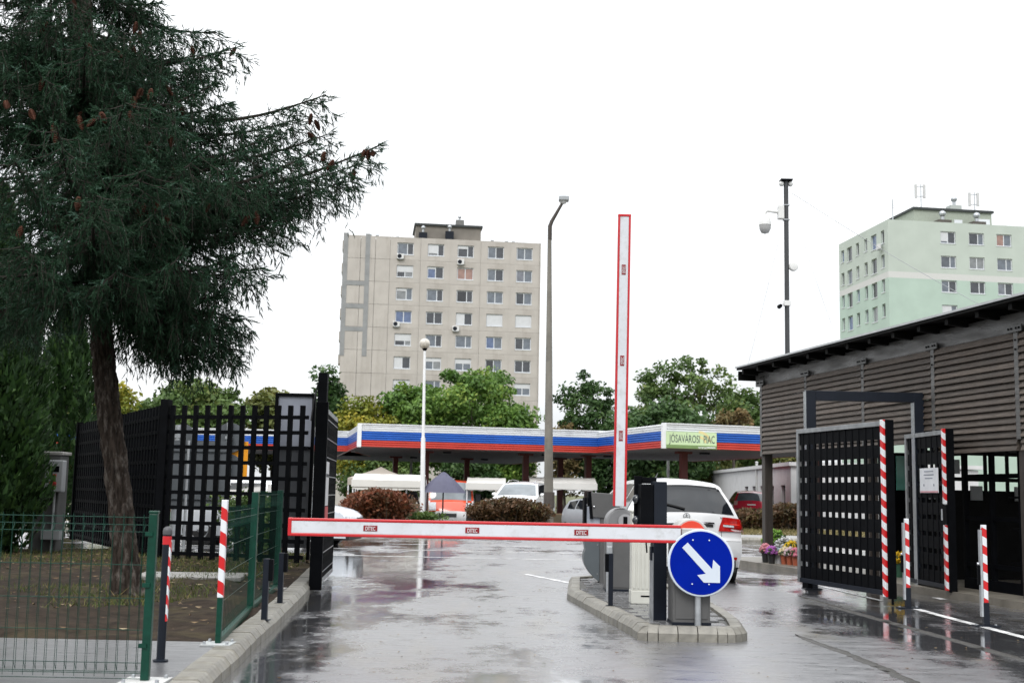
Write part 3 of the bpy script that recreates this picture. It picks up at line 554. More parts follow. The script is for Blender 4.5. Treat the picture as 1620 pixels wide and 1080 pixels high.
# ================================================================ VEHICLES
CARP = {}
def paint(key, c): return mat('paint_' + key, c, 0.22, var=0.03, coat=0.8, spec=0.5)
GLASS = mat('car_glass', (0.010, 0.012, 0.015), 0.03, var=0.2, spec=0.6)
TRIMB = mat('black_trim', (0.012, 0.012, 0.013), 0.45)
TAILR = mat('tail_red', (0.42, 0.01, 0.008), 0.12, var=0.25, scale=16, coat=0.6)
LAMP = mat('headlamp', (0.55, 0.57, 0.6), 0.08, var=0.3, scale=20, coat=1.0)
PLATE = mat('number_plate', (0.7, 0.7, 0.68), 0.35, var=0.03)
RIM = mat('alloy_rim', (0.33, 0.34, 0.36), 0.3, metal=0.8, var=0.08)
class Car:
    def __init__(s, name, label, loc, rz, pcol, prof, hwz, W, sill=0.2, wheels=(0.8, 3.4), wr=0.32, cr=0.12, cf=0.22, crown=0.05, cat='car', group=None):
        s.t = thing(name, label, cat, loc, rz, group); s.pr = np.array(prof, float); s.hwz = np.array(hwz, float); s.W = W; s.sill = sill
        s.L = s.pr[-1, 0]; s.cr, s.cf, s.crown = cr, cf, crown; s.p = pcol
        n = len(s.pr); ss = np.linspace(0, n - 1, (n - 1) * 5 + 1); tt = np.linspace(-1, 1, 15); rows = []
        for a in ss:
            e = [s.P(a, t) for t in tt]; r = []
            lz = np.linspace(e[0][2], min(sill, e[0][2] - 0.01), 8)[1:]
            left = [(e[0][0], -s.hw(z, e[0][0]), z) for z in lz]; rightc = [(e[-1][0], s.hw(z, e[-1][0]), z) for z in lz]
            rows.append(left[::-1] + e + rightc)
        m = len(rows[0]); V = [q for r in rows for q in r]
        Fc = [(i * m + j, i * m + j + 1, (i + 1) * m + j + 1, (i + 1) * m + j) for i in range(len(rows) - 1) for j in range(m - 1)]
        MB().add(V, Fc).build('body', pcol, s.t, smooth=45)
        MB().bx(0.12, s.L - 0.15, -W * 0.42, W * 0.42, 0.16, sill + 0.25).build('underbody', TRIMB, s.t)
        for x in wheels:
            for sd_ in (-1, 1):
                y = s.hw(wr, x); arch = MB().lathe([(wr * 1.16, y - 0.26), (wr * 1.16, y + 0.004), (wr * 0.9, y + 0.004), (wr * 0.9, y - 0.26)], 28, (x, 0, wr), 'y')
                if sd_ < 0: arch.v = [(a, -b, c) for a, b, c in arch.v]
                arch.build('wheel_arch', TRIMB, s.t)
                wl = MB().lathe([(wr * .6, -0.19), (wr * .93, -0.19), (wr, -0.15), (wr, -0.05), (wr * .94, 0.0), (wr * .68, 0.004), (wr * .62, -0.02)], 28, (0, 0, 0), 'y')
                wo_ = wl.build('wheel', RUBBER, s.t, smooth=40, loc=(x, sd_ * (y + 0.012), wr)); wo_.scale.y = sd_
                rm = MB().lathe([(0.001, -0.012), (wr * .15, -0.012), (wr * .2, -0.03), (wr * .5, -0.035), (wr * .6, -0.015), (wr * .66, -0.003), (wr * .62, -0.12)], 20, (0, 0, 0), 'y')
                rm.build('rim', RIM, wo_, smooth=30)
    def hw(s, z, x):
        h = np.interp(z, s.hwz[:, 0], s.hwz[:, 1]) * s.W / 2
        sm_ = lambda q: (lambda v: v * v * (3 - 2 * v))(min(1, max(0, q)))
        return h * (1 - 0.05 * (1 - sm_(x / 0.6)) - 0.09 * (1 - sm_((s.L - x) / 0.9)))
    def cen(s, a):
        n = len(s.pr); i = int(min(max(a, 0), n - 1.0001)); f = a - i; p0, p1, p2, p3 = s.pr[max(i - 1, 0)], s.pr[i], s.pr[min(i + 1, n - 1)], s.pr[min(i + 2, n - 1)]
        d1 = (p2 - p0) * 0.3; d2 = (p3 - p1) * 0.3; d1 = np.clip(d1, -abs(p2 - p1) * 1.2, abs(p2 - p1) * 1.2); d2 = np.clip(d2, -abs(p2 - p1) * 1.2, abs(p2 - p1) * 1.2)
        h = lambda f: (2 * f**3 - 3 * f**2 + 1, f**3 - 2 * f**2 + f, -2 * f**3 + 3 * f**2, f**3 - f**2)
        c = h(f); return c[0] * p1 + c[1] * d1 + c[2] * p2 + c[3] * d2
    def P(s, a, t, off=0.0):
        x, z = s.cen(a); g = lambda q: min(1, max(0, q)); sh = s.cr * (1 - g(x / 0.7)) ** 1 - s.cf * g((x - (s.L - 0.9)) / 0.9)
        xx = x + sh * abs(t) ** 2.6; zz = z - s.crown * t * t * (1.0 if z > 0.8 else 0.2); y = t * s.hw(zz, xx)
        if off:
            e = 0.05; q = np.array(s.P(min(a + e, len(s.pr) - 1), t)) - np.array(s.P(max(a - e, 0), t)); r = np.array(s.P(a, min(1, t + e))) - np.array(s.P(a, max(-1, t - e)))
            n = np.cross(q, r); n = n / (np.linalg.norm(n) + 1e-9); xx += n[0] * off; y += n[1] * off; zz += n[2] * off
        return (xx, y, zz)
    def patch(s, name, m, a0, a1, t0, t1, off=0.006, na=8, ntt=12, par=None, shape=None):
        V = []; 
        for i in range(na + 1):
            for j in range(ntt + 1):
                u, v = i / na, j / ntt; lo, hi = (t0, t1) if shape is None else shape(u)
                V.append(s.P(a0 + (a1 - a0) * u, lo + (hi - lo) * v, off))
        Fc = [(i * (ntt + 1) + j, i * (ntt + 1) + j + 1, (i + 1) * (ntt + 1) + j + 1, (i + 1) * (ntt + 1) + j) for i in range(na) for j in range(ntt)]
        return MB().add(V, Fc).build(name, m, par or s.t, smooth=60)
    def side(s, name, m, pts_lo, pts_hi, off=0.006, sides=(-1, 1), par=None):
        """panel on the flank between two lines given as (x, z) lists"""
        lo = np.array(pts_lo); hi = np.array(pts_hi); n = 10; r = 5; obs = []
        for sd_ in sides:
            V = []
            for i in range(n + 1):
                f = i / n; a = np.array([np.interp(f, np.linspace(0, 1, len(lo)), lo[:, k]) for k in (0, 1)]); b = np.array([np.interp(f, np.linspace(0, 1, len(hi)), hi[:, k]) for k in (0, 1)])
                for j in range(r + 1):
                    q = a + (b - a) * j / r; V.append((q[0], sd_ * (s.hw(q[1], q[0]) + off), q[1]))
            Fc = [(i * (r + 1) + j, i * (r + 1) + j + 1, (i + 1) * (r + 1) + j + 1, (i + 1) * (r + 1) + j) for i in range(n) for j in range(r)]
            obs.append(MB().add(V, Fc).build(name, m, par or s.t, smooth=60))
        return obs
    def mirror(s, x, z, m):
        for sd_ in (-1, 1): MB().sph((x, sd_ * (s.hw(z, x) + 0.12), z), 0.1, 12, 8, (0.7, 1.1, 0.75)).build('wing_mirror', m, s.t, smooth=60)
HATCH = [(0.2, .93), (0.45, 1.0), (0.75, 1.0), (0.95, 0.955), (1.15, 0.85), (1.42, 0.67), (1.6, 0.56)]
# white family car leaving through the gate, seen from behind
WHITEC = paint('white', (0.72, 0.73, 0.74))
pc = G(1086, 914); YAW = R_(4.5)
fwd = np.array([-math.sin(YAW), math.cos(YAW)]); CX = np.array([2.66, 18.0])
c1 = Car('parked_car', 'white family car seen from behind with red tail lights, driving past the traffic island', (CX[0], CX[1], 0), math.pi / 2 + YAW, WHITEC,
    [(0.03, 0.24), (0.0, 0.34), (0.0, 0.50), (0.015, 0.62), (0.055, 0.68), (0.075, 0.88), (0.10, 1.02), (0.20, 1.19), (0.33, 1.36), (0.36, 1.43), (0.42, 1.475), (0.9, 1.535), (1.7, 1.56), (2.5, 1.52), (2.85, 1.44), (3.55, 1.06), (3.75, 1.0), (4.15, 0.86), (4.30, 0.72), (4.36, 0.5), (4.36, 0.26)],
    HATCH, 1.80, wheels=(0.80, 3.50), wr=0.325, cr=0.16)
c1.patch('rear_window', GLASS, 6.15, 8.9, 0, 0, 0.008, 10, 16, shape=lambda u: (-0.93 + 0.02 * u, 0.93 - 0.02 * u))
c1.patch('rear_spoiler', TRIMB, 8.75, 9.15, -0.86, 0.86, 0.014, 3, 14)
for sd_ in (-1, 1):
    tl = c1.patch('tail_light', TAILR, 4.45, 5.75, 0, 0, 0.02, 8, 8, shape=lambda u, sd_=sd_: tuple(sorted((sd_ * (0.56 + 0.12 * (u)), sd_ * 1.0))))
    c1.patch('light_bar', mat('bright_red', (0.75, 0.03, 0.015), 0.1, coat=0.8), 5.05, 5.2, *sorted((sd_ * 0.68, sd_ * 0.97)), 0.027, 2, 6, par=tl)
    c1.patch('reverse_lamp', LAMP, 4.80, 4.98, *sorted((sd_ * 0.66, sd_ * 0.86)), 0.026, 2, 6, par=tl)
    c1.patch('bumper_reflector', TAILR, 1.1, 1.35, *sorted((sd_ * 0.62, sd_ * 0.92)), 0.01, 2, 6)
c1.side('tail_light_wrap', TAILR, [(0.10, 0.72), (0.36, 0.80)], [(0.16, 0.93), (0.34, 0.95)], 0.012)
c1.patch('chrome_bar', CHROME, 4.95, 5.15, -0.50, 0.50, 0.03, 2, 14)
c1.patch('handle_recess', TRIMB, 4.72, 4.95, -0.48, 0.48, 0.012, 2, 14)
c1.patch('rear_plate', PLATE, 3.95, 4.45, -0.29, 0.29, 0.02, 2, 8)
c1.patch('plate_band', mat('plate_blue', (0.02, 0.06, 0.5), 0.4), 3.97, 4.43, 0.245, 0.288, 0.026, 2, 2)
c1.patch('bumper_seam', TRIMB, 2.98, 3.04, -0.98, 0.98, 0.003, 1, 16)
q = c1.P(5.62, 0.0, 0.02)
em = MB()
for i in range(24):
    a0_, a1_ = 2 * math.pi * i / 24, 2 * math.pi * (i + 1) / 24
    em.beam((q[0], q[1] + 0.048 * math.cos(a0_), q[2] + 0.048 * math.sin(a0_)), (q[0], q[1] + 0.048 * math.cos(a1_), q[2] + 0.048 * math.sin(a1_)), 0.008, 0.008, (1, 0, 0))
for k_ in range(3):
    a0_ = math.pi / 2 + k_ * 2 * math.pi / 3; em.beam((q[0], q[1], q[2]), (q[0], q[1] + 0.046 * math.cos(a0_), q[2] + 0.046 * math.sin(a0_)), 0.009, 0.008, (1, 0, 0))
for sd_ in (-1, 1): c1.patch('tailgate_seam', TRIMB, 3.05, 4.5, *sorted((sd_ * 0.62, sd_ * 0.628)), 0.004, 6, 1)
MB().beam(c1.P(6.35, 0.02, .03), c1.P(6.75, 0.42, .03), .03, .02).build('rear_wiper', TRIMB, c1.t)
em.build('emblem', mat('dark_chrome', (0.25, 0.25, 0.26), 0.2, metal=1.0), c1.t)
for i in range(4): c1.patch('badge_letter', CHROME, 5.58, 5.75, -0.66 - 0.03 * i, -0.642 - 0.03 * i, 0.01, 1, 1)
for (a, b) in (((0.55, 1.06), (1.05, 1.05)), ((1.15, 1.05), (1.95, 1.03)), ((2.05, 1.03), (3.05, 1.02))):
    zr = lambda x: np.interp(x, [0.3, 0.9, 1.7, 2.5, 2.85, 3.55], [1.33, 1.44, 1.455, 1.41, 1.32, 1.04])
    c1.side('side_window', GLASS, [a, b], [(a[0] + 0.0, max(a[1] + .05, zr(a[0]))), ((a[0] + b[0]) / 2, zr((a[0] + b[0]) / 2)), (b[0], max(b[1] + .03, zr(b[0])))], 0.006)
c1.mirror(2.95, 1.05, WHITEC)
MB().tube([(0.95, 0.30, 1.545), (0.7, 0.31, 1.62)], [0.012, 0.004], 6).build('aerial', TRIMB, c1.t)
# white off-roader in the yard, front towards the street
SUVW = [(0.25, .95), (0.5, 1.0), (0.85, 1.0), (1.1, 0.96), (1.35, 0.85), (1.6, 0.74), (1.75, 0.68)]
GLASSF = mat('sky_sheen_glass', (0.12, 0.14, 0.155), 0.04, var=0.5, scale=1.2, spec=1.0)  # pale sky reflection put into the glass colour
def front_kit(c, ai, lamp, grille, ws, plate=True):
    c.patch('windscreen', GLASSF, ws[0], ws[1], -0.90, 0.90, 0.008, 8, 14)
    for sd_ in (-1, 1): c.patch('headlight', LAMP, lamp[0], lamp[1], *sorted((sd_ * 0.55, sd_ * 0.96)), 0.012, 3, 6)
    c.patch('grille', TRIMB, grille[0], grille[1], -0.46, 0.46, 0.01, 3, 8)
    c.patch('lower_intake', TRIMB, len(c.pr) - 2.0, len(c.pr) - 1.35, -0.7, 0.7, 0.008, 2, 10)
    if plate: c.patch('front_plate', PLATE, len(c.pr) - 2.35, len(c.pr) - 2.1, -0.27, 0.27, 0.02, 2, 4)
p = D(850, 815, 47.6)
c2 = Car('parked_car', 'white off-roader with roof rails parked behind the hedge by the concrete lamp post', (p[0], 52.0, drop(p[0], 48) + .08), -math.pi / 2 - R_(14), WHITEC,
    [(0.0, 0.3), (0.0, 0.6), (0.05, 0.8), (0.12, 1.05), (0.35, 1.5), (0.5, 1.62), (1.2, 1.69), (2.2, 1.69), (2.75, 1.60), (3.45, 1.13), (3.6, 1.09), (4.2, 1.0), (4.45, 0.88), (4.56, 0.62), (4.58, 0.3)], SUVW, 1.88, wheels=(0.8, 3.65), wr=0.36)
front_kit(c2, 0, (12.05, 12.6), (12.45, 13.0), (8.08, 8.97)); c2.mirror(3.1, 1.15, WHITEC)
c2.side('side_window', GLASS, [(0.7, 1.16), (3.2, 1.10)], [(0.8, 1.5), (1.6, 1.58), (2.6, 1.52), (3.2, 1.2)], 0.006)
for sd_ in (-1, 1): MB().tube([(0.5, sd_ * .56, 1.62), (0.8, sd_ * .58, 1.73), (1.6, sd_ * .58, 1.76), (2.4, sd_ * .57, 1.72), (2.7, sd_ * .56, 1.62)], 0.018, 6).build('roof_rail', CHROME, c2.t)
# silver estate
p = D(912, 815, 51)
SILV = paint('silver', (0.42, 0.44, 0.47))
HB = [(0.0, 0.3), (0.0, 0.55), (0.05, 0.75), (0.10, 0.95), (0.35, 1.32), (0.5, 1.40), (1.2, 1.47), (2.1, 1.46), (2.6, 1.38), (3.3, 0.98), (3.45, 0.94), (3.95, 0.83), (4.15, 0.70), (4.22, 0.5), (4.22, 0.26)]
c3 = Car('parked_car', 'silver hatchback parked beside the concrete lamp post', (p[0] + 0.2, 54.5, drop(p[0], 53) + 0.05), -math.pi / 2 + R_(27), SILV, HB, HATCH, 1.76, wheels=(0.75, 3.3), wr=0.32)
front_kit(c3, 0, (12.05, 12.7), (12.3, 12.9), (8.08, 8.97)); c3.mirror(2.9, 0.98, SILV)
for a, b in ((0.6, 1.25), (1.32, 2.1), (2.17, 2.95)): c3.side('side_window', GLASS, [(a, 1.0), (b, 0.98)], [(a, np.interp(a, [.35, .9, 2.1, 2.6, 3.3], [1.22, 1.37, 1.38, 1.28, .98])), (b, max(1.0, np.interp(b, [.35, .9, 2.1, 2.6, 3.3], [1.22, 1.37, 1.38, 1.28, .98])))], 0.006)
# red car by the white building
p = D(1176, 800, 60); REDC = paint('red', (0.5, 0.02, 0.045))
c4 = Car('parked_car', 'red hatchback seen from behind near the low white building', (p[0], 58.0, 0.18), math.pi / 2 + R_(-6), REDC, HB, HATCH, 1.72, wheels=(0.75, 3.3), wr=0.31)
c4.patch('rear_window', GLASSF, 3.15, 4.4, -0.88, 0.88, 0.008, 6, 12)
for sd_ in (-1, 1): c4.patch('tail_light', mat('pale_lamp', (0.5, 0.3, 0.28), 0.15, coat=.6), 2.2, 3.2, *sorted((sd_ * 0.8, sd_ * 1.0)), 0.012, 4, 4)
c4.patch('rear_plate', PLATE, 2.1, 2.4, -0.25, 0.25, 0.012, 2, 4); c4.patch('rear_emblem', CHROME, 2.75, 2.9, -0.05, 0.05, 0.012, 2, 2)
c4.patch('rear_bumper_strip', TRIMB, 1.2, 1.35, -0.9, 0.9, 0.012, 2, 10)
# white car on the street behind the lattice fence
p = D(266, 850, 27.3); pe = D(549, 850, 27.3)
c5 = Car('parked_car', 'white car standing on the street behind the lattice fence and the open gate leaf', (p[0] + 0.1, 27.9, 0), R_(-4), paint('white_blue', (0.66, 0.70, 0.75)), HB, HATCH, 1.76, wheels=(0.72, 3.3), wr=0.33)
front_kit(c5, 0, (12.05, 12.7), (12.3, 12.9), (8.08, 8.97)); c5.mirror(2.9, 1.0, TRIMB)
c5.patch('rear_window', GLASS, 3.15, 4.4, -0.88, 0.88, 0.008, 6, 12)
for a, b in ((0.6, 1.25), (1.32, 2.1), (2.17, 2.95)): c5.side('side_window', GLASS, [(a, 1.0), (b, 0.98)], [(a, np.interp(a, [.35, .9, 2.1, 2.6, 3.3], [1.22, 1.37, 1.38, 1.28, .98])), (b, max(1.0, np.interp(b, [.35, .9, 2.1, 2.6, 3.3], [1.22, 1.37, 1.38, 1.28, .98])))], 0.006)
# orange and white van
ORANGE = paint('orange', (0.62, 0.075, 0.025)); p = D(708, 815, 53.5)
VANW = [(0.3, .96), (0.6, 1.0), (1.2, 1.0), (1.6, 0.95), (2.0, 0.88), (2.3, 0.84)]
c6 = Car('market_van', 'orange panel van with white bumper parked under the market roof behind the parasol', (p[0], 57.6, drop(p[0], 55)), -math.pi / 2 + R_(2), ORANGE,
    [(0.0, 0.35), (0.0, 1.2), (0.05, 2.1), (0.15, 2.2), (1.5, 2.24), (3.6, 2.24), (4.0, 2.16), (4.55, 1.36), (4.68, 1.26), (4.86, 1.02), (4.95, 0.86), (5.0, 0.62), (5.0, 0.32)], VANW, 2.05, wheels=(0.9, 4.1), wr=0.36, cr=0.03, cf=0.2, cat='van')
c6.patch('windscreen', GLASSF, 6.06, 6.97, -0.91, 0.91, 0.008, 6, 12)
WB = paint('van_white', (0.66, 0.66, 0.66))
c6.patch('bumper', WB, 9.85, 11.5, -0.72, 0.72, 0.02, 6, 10)
for sd_ in (-1, 1):
    c6.patch('bumper_corner', TRIMB, 9.85, 12, *sorted((sd_ * 0.72, sd_ * 1.0)), 0.02, 6, 5)
    c6.patch('headlight', LAMP, 7.9, 9.6, *sorted((sd_ * 0.68, sd_ * 0.99)), 0.015, 4, 5)
    c6.patch('side_pillar', WB, 7.0, 8.0, *sorted((sd_ * 0.93, sd_ * 1.0)), 0.012, 4, 2)
    MB().bx(4.15, 4.3, *sorted((sd_ * 1.05, sd_ * 1.30)), 1.28, 1.66).build('wing_mirror', TRIMB, c6.t, bevel=0.04)
c6.patch('grille', TRIMB, 10.4, 11.0, -0.55, 0.28, 0.03, 2, 8); c6.patch('front_plate', PLATE, 11.5, 11.9, -0.28, 0.28, 0.025, 2, 4)
c6.side('door_window', GLASS, [(3.0, 1.4), (4.3, 1.38)], [(3.0, 1.95), (3.8, 1.95), (4.3, 1.45)], 0.006)

# ================================================================ LEFT SIDE: LATTICE FENCE, GATE LEAF, POSTS
def lattice(parent, w, h, z0, nx, nz, bw, bh, depth, m, over=0.0, frame=0.0, fm=None, skip=()):
    """bars of a lattice panel in the local xz plane; every bar its own object"""
    vm = MB().bx(-bw / 2, bw / 2, -depth / 2, depth / 2, 0, h + over).mesh('upright_bar'); vm.materials.append(m)
    hm = MB().bx(0, w, -depth / 2 + 0.006, depth / 2 - 0.006, -bh / 2, bh / 2).mesh('cross_bar'); hm.materials.append(m)
    for i in range(nx): piece('upright_bar', vm, parent, ((i + 0.5) * w / nx, 0, z0))
    for j in range(nz): piece('cross_bar', hm, parent, (0, 0, z0 + (j + 0.35) * h / (nz - 0.3)))
    if frame:
        f = frame
        for nm, b in (('bottom_rail', (0, w, -f / 2, f / 2, z0 - f, z0)), ('top_rail', (0, w, -f / 2, f / 2, z0 + h, z0 + h + f)), ('side_rail', (-f, 0, -f / 2 - .002, f / 2 + .002, z0 - f, z0 + h + f)), ('side_rail', (w, w + f, -f / 2 - .002, f / 2 + .002, z0 - f, z0 + h + f))):
            MB().bx(*b).build(nm, (fm or {}).get(nm, m), parent, bevel=0.003)
pL, pR = D(252, 880, 19.0), D(484, 880, 18.4)
w_ = math.hypot(pR[0] - pL[0], pR[1] - pL[1])
f1 = thing('lattice_fence', 'black square lattice fence panel between the corner post and the road gate', 'fence', (pL[0], pL[1], 0.12), math.atan2(pR[1] - pL[1], pR[0] - pL[0]))
lattice(f1, w_ - 0.05, 2.28, 0.03, 12, 10, 0.07, 0.058, 0.05, BLACK, over=0.10)
MB().bx(-0.09, 0.045, -0.07, 0.07, 0, 2.50).build('corner_post', BLACK, f1, bevel=0.004)
pF = D(112, 862, 25.5); dx, dy = pF[0] - pL[0] + 0.1, pF[1] - pL[1]
f2 = thing('lattice_fence', 'black lattice fence panel running back from the corner post behind the spruce trunk', 'fence', (pL[0] - 0.1, pL[1] + 0.05, 0.12), math.atan2(dy, dx))
lattice(f2, math.hypot(dx, dy), 2.28, 0.03, 34, 10, 0.08, 0.055, 0.05, BLACK, over=0.10)
MB().bx(math.hypot(dx, dy) - 0.1, math.hypot(dx, dy), -0.06, 0.06, 0, 2.45).build('end_post', BLACK, f2)
# gate leaf swung towards the viewer
g0, g1 = G(499, 932, 0.03), G(522, 906, 0.05)
STEELE = mat('steel_edge', (0.33, 0.34, 0.35), 0.35, metal=0.5, var=0.2)
gl = thing('gate_leaf', 'black lattice gate leaf standing open along the roadside kerb by the tall hinge post', 'gate', (g0[0], g0[1], 0.0), math.atan2(g1[1] - g0[1], g1[0] - g0[0]))
wl = math.hypot(g1[0] - g0[0], g1[1] - g0[1]); zt = D(499, 636, g0[1])[2]
lattice(gl, wl, zt - 0.22, 0.12, 13, 9, 0.085, 0.16, 0.05, BLACK, frame=0.06, fm={'top_rail': STEELE, 'bottom_rail': STEELE})
MB().bx(-0.10, 0.02, -0.075, 0.075, 0.03, zt).build('closing_post', BLACK, gl, bevel=0.004)
q = MB().bx(0.45, 1.0, -0.045, -0.038, 1.05, 1.62).build('notice', mat('notice_white', (0.6, 0.6, 0.62), 0.4), gl)
MB().bx(0.45, 1.0, -0.048, -0.0455, 0.78, 1.04).build('red_notice', mat('notice_red', (0.45, 0.03, 0.04), 0.4), gl)
MB().bx(0.5, 0.95, -0.048, -0.0455, 1.42, 1.46).build('print', DARKGREY, q)
for j in range(9): MB().bx(0.0, wl, -0.034, -0.031, 0.2 + j * 0.245, 0.212 + j * 0.245).build('painted_glint', STEELE, gl)  # pale strips imitate the light caught on the bars' top faces
pp_ = D(507, 720, 18.7); zt2 = D(507, 590, 18.7)[2]
hp = thing('hinge_post', 'tall black steel post carrying the open gate leaf beside the blank board', 'post', (pp_[0], 18.7, 0))
MB().bx(-0.07, 0.07, -0.07, 0.07, 0, zt2).build('post', BLACK, hp, bevel=0.004)
MB().bx(-0.1, 0.1, -0.1, 0.1, 0, 0.02).build('foot_plate', BLACK, hp)
for z in (0.5, 2.1): MB().tube([(0.02, -0.10, z - .06), (0.02, -0.10, z + .06)], 0.025, 10).build('hinge', GALV, hp)
MB().tube([(-0.07, -0.05, zt2 - 0.15), (-0.13, -0.05, zt2 - 0.45), (-0.16, -0.05, zt2 - 0.75)], 0.012, 6).build('cable', RUBBER, hp)
a, b = D(433, 700, 18.95), D(497, 700, 18.95); ztb = D(465, 622, 18.95)[2]
bd = thing('information_board', 'tall black framed board with blank grey panels behind the lattice fence', 'board', (a[0], 18.95, 0.1))
wb = b[0] - a[0]
for nm, q in (('frame_post', (0, 0.05, -0.04, 0.04, 0, ztb - .1)), ('frame_post', (wb - 0.05, wb, -0.04, 0.04, 0, ztb - .1)), ('frame_rail', (0.05, wb - .05, -0.04, 0.04, ztb - 0.15, ztb - .1)), ('frame_rail', (0.05, wb - .05, -0.038, 0.038, 1.78, 1.82))): MB().bx(*q).build(nm, BLACK, bd, bevel=0.003)
MB().bx(0.05, wb - 0.05, -0.01, 0.01, 1.82, ztb - 0.15).build('upper_panel', mat('board_grey', (0.30, 0.32, 0.38), 0.35, var=0.1, scale=3), bd)
MB().bx(0.05, wb - 0.05, -0.01, 0.01, 0.25, 1.78).build('lower_panel', mat('board_dark', (0.075, 0.08, 0.09), 0.4, var=0.15, scale=2), bd)
# traffic signs seen from the back, beyond the fence
SGREY = mat('sign_back', (0.085, 0.095, 0.105), 0.5, metal=0.2, var=0.08); YEL = mat('amber_panel', (0.72, 0.29, 0.01), 0.4, var=0.05)
def sign_back(px, discs, board, label, ztop):
    p = D(px, 800, 25.6); t = thing('traffic_sign', label, 'traffic sign', (p[0], 25.6, 0.0))
    MB().tube([(0, 0, 0), (0, 0, ztop)], 0.06, 12).build('tube', GALV, t, smooth=40)
    for dxp, py, r in discs:
        z = D(px, py, 25.6)[2]; MB().lathe([(0.001, 0.06), (r, 0.06), (r, 0.085), (0.001, 0.085)], 32, (dxp, 0, z), 'y').build('sign_disc', SGREY, t)
        MB().bx(-0.07, 0.07, -0.065, 0.06, z - 0.03, z + 0.03).build('clamp', GALV, t)
    for (x0, x1, y0, y1, m, nm, yo) in board:
        a = D(x0, y0, 25.6); b = D(x1, y1, 25.6); MB().bx(a[0] - p[0], b[0] - p[0], yo, yo + 0.03, b[2], a[2]).build(nm, m, t, bevel=0.004)
    return t
t1 = sign_back(275, [(0.08, 690, 0.27)], [(257, 284, 697, 714, YEL, 'amber_edge', 0.1)], 'grey sign back on a steel tube seen through the lattice near the corner post', D(275, 672, 25.6)[2])
t2 = sign_back(357, [(0.0, 692, 0.32), (0.02, 738, 0.27)], [(338, 388, 697, 758, YEL, 'amber_panel', 0.12)], 'two round grey sign backs and an amber panel on one steel tube behind the fence', D(357, 668, 25.6)[2])
a, b = D(274, 696, 25.45), D(358, 802, 25.45)
bb = thing('direction_board', 'large ribbed grey back of a road direction board between two steel tubes', 'board', (a[0], 25.45, 0))
MB().bx(0, b[0] - a[0], 0.02, 0.05, b[2], a[2]).build('panel', SGREY, bb)
for i in range(3): MB().bx(0, b[0] - a[0], -0.02, 0.02, b[2] + 0.15 + i * 0.5, b[2] + 0.22 + i * 0.5).build('stiffener', SGREY, bb)
for x in (0.35, 0.95): MB().tube([(x, -0.05, 0), (x, -0.05, a[2])], 0.03, 10).build('tube', GALV, bb)
def bicolour(px, w, label):
    p = D(px, 800, 26.2); t = thing('marker_panel', label, 'marker', (p[0], 26.2, 0)); z0, z1, z2 = D(px, 831, 26.2)[2], D(px, 809, 26.2)[2], D(px, 785, 26.2)[2]
    MB().bx(-w / 2, w / 2, -0.02, 0.02, z0, z1).build('green_half', mat('lime_panel', (0.10, 0.42, 0.04), 0.4), t); MB().bx(-w / 2, w / 2, -0.02, 0.02, z1 + .002, z2).build('amber_half', YEL, t)
    MB().bx(-0.02, 0.02, 0.02, 0.05, 0, z2 - .05).build('stake', GALV, t)
bicolour(254, 0.07, 'narrow orange and green marker strip right beside the fence corner post'); bicolour(266, 0.11, 'wide orange and green marker strip seen through the lattice')

# concrete pillar with meter box
a = G(98, 872, 0.1); pil = thing('concrete_pillar', 'stained concrete gate pillar beside the dark arborvitae', 'pillar', (a[0] - 0.1, a[1] - 0.3, 0.0))
MB().bx(-0.30, 0.16, -0.2, 0.2, 0, 1.75).build('shaft', mat('old_concrete', (0.10, 0.10, 0.097), 0.8, var=0.3, scale=4, bump=0.3, bscale=50, dirt=(0.08, 0.08, 0.075), dscale=2), pil, bevel=0.02)
MB().bx(-0.33, 0.19, -0.23, 0.23, 1.75, 1.81).build('cap', CONC, pil, bevel=0.015)
mbx = thing('meter_box', 'pale grey electric box with a red switch fixed to the concrete pillar', 'electric box', (a[0] + 0.02, a[1] - 0.56, 0.0))
BOXG = mat('box_grey', (0.34, 0.35, 0.36), 0.45, var=0.06); z0, z1 = D(100, 778, a[1] - .56)[2], D(100, 728, a[1] - .56)[2]
MB().bx(-0.15, 0.15, -0.12, 0.06, z0, z1).build('box', BOXG, mbx, bevel=0.015)
MB().bx(-0.09, 0.09, -0.125, -0.119, z1 - 0.2, z1 - 0.1).build('display', BLACK, mbx); MB().bx(-0.05, 0.05, -0.125, -0.119, z0 + 0.25, z0 + 0.3).build('red_label', REDP, mbx)
MB().lathe([(0.001, -0.05), (0.05, -0.05), (0.06, 0.0)], 16, (0, -0.12, z0 + 0.14), 'y').build('switch_knob', mat('knob_red', (0.3, 0.02, 0.02), 0.4), mbx)
MB().tube([(0, -0.02, z0), (0.0, -0.02, 0.1)], 0.02, 8).build('conduit', BOXG, mbx)
zb = D(98, 845, a[1] - .56)[2]; MB().bx(-0.16, 0.16, -0.10, 0.05, zb - 0.09, zb + 0.07).build('lower_box', BOXG, mbx, bevel=0.01)

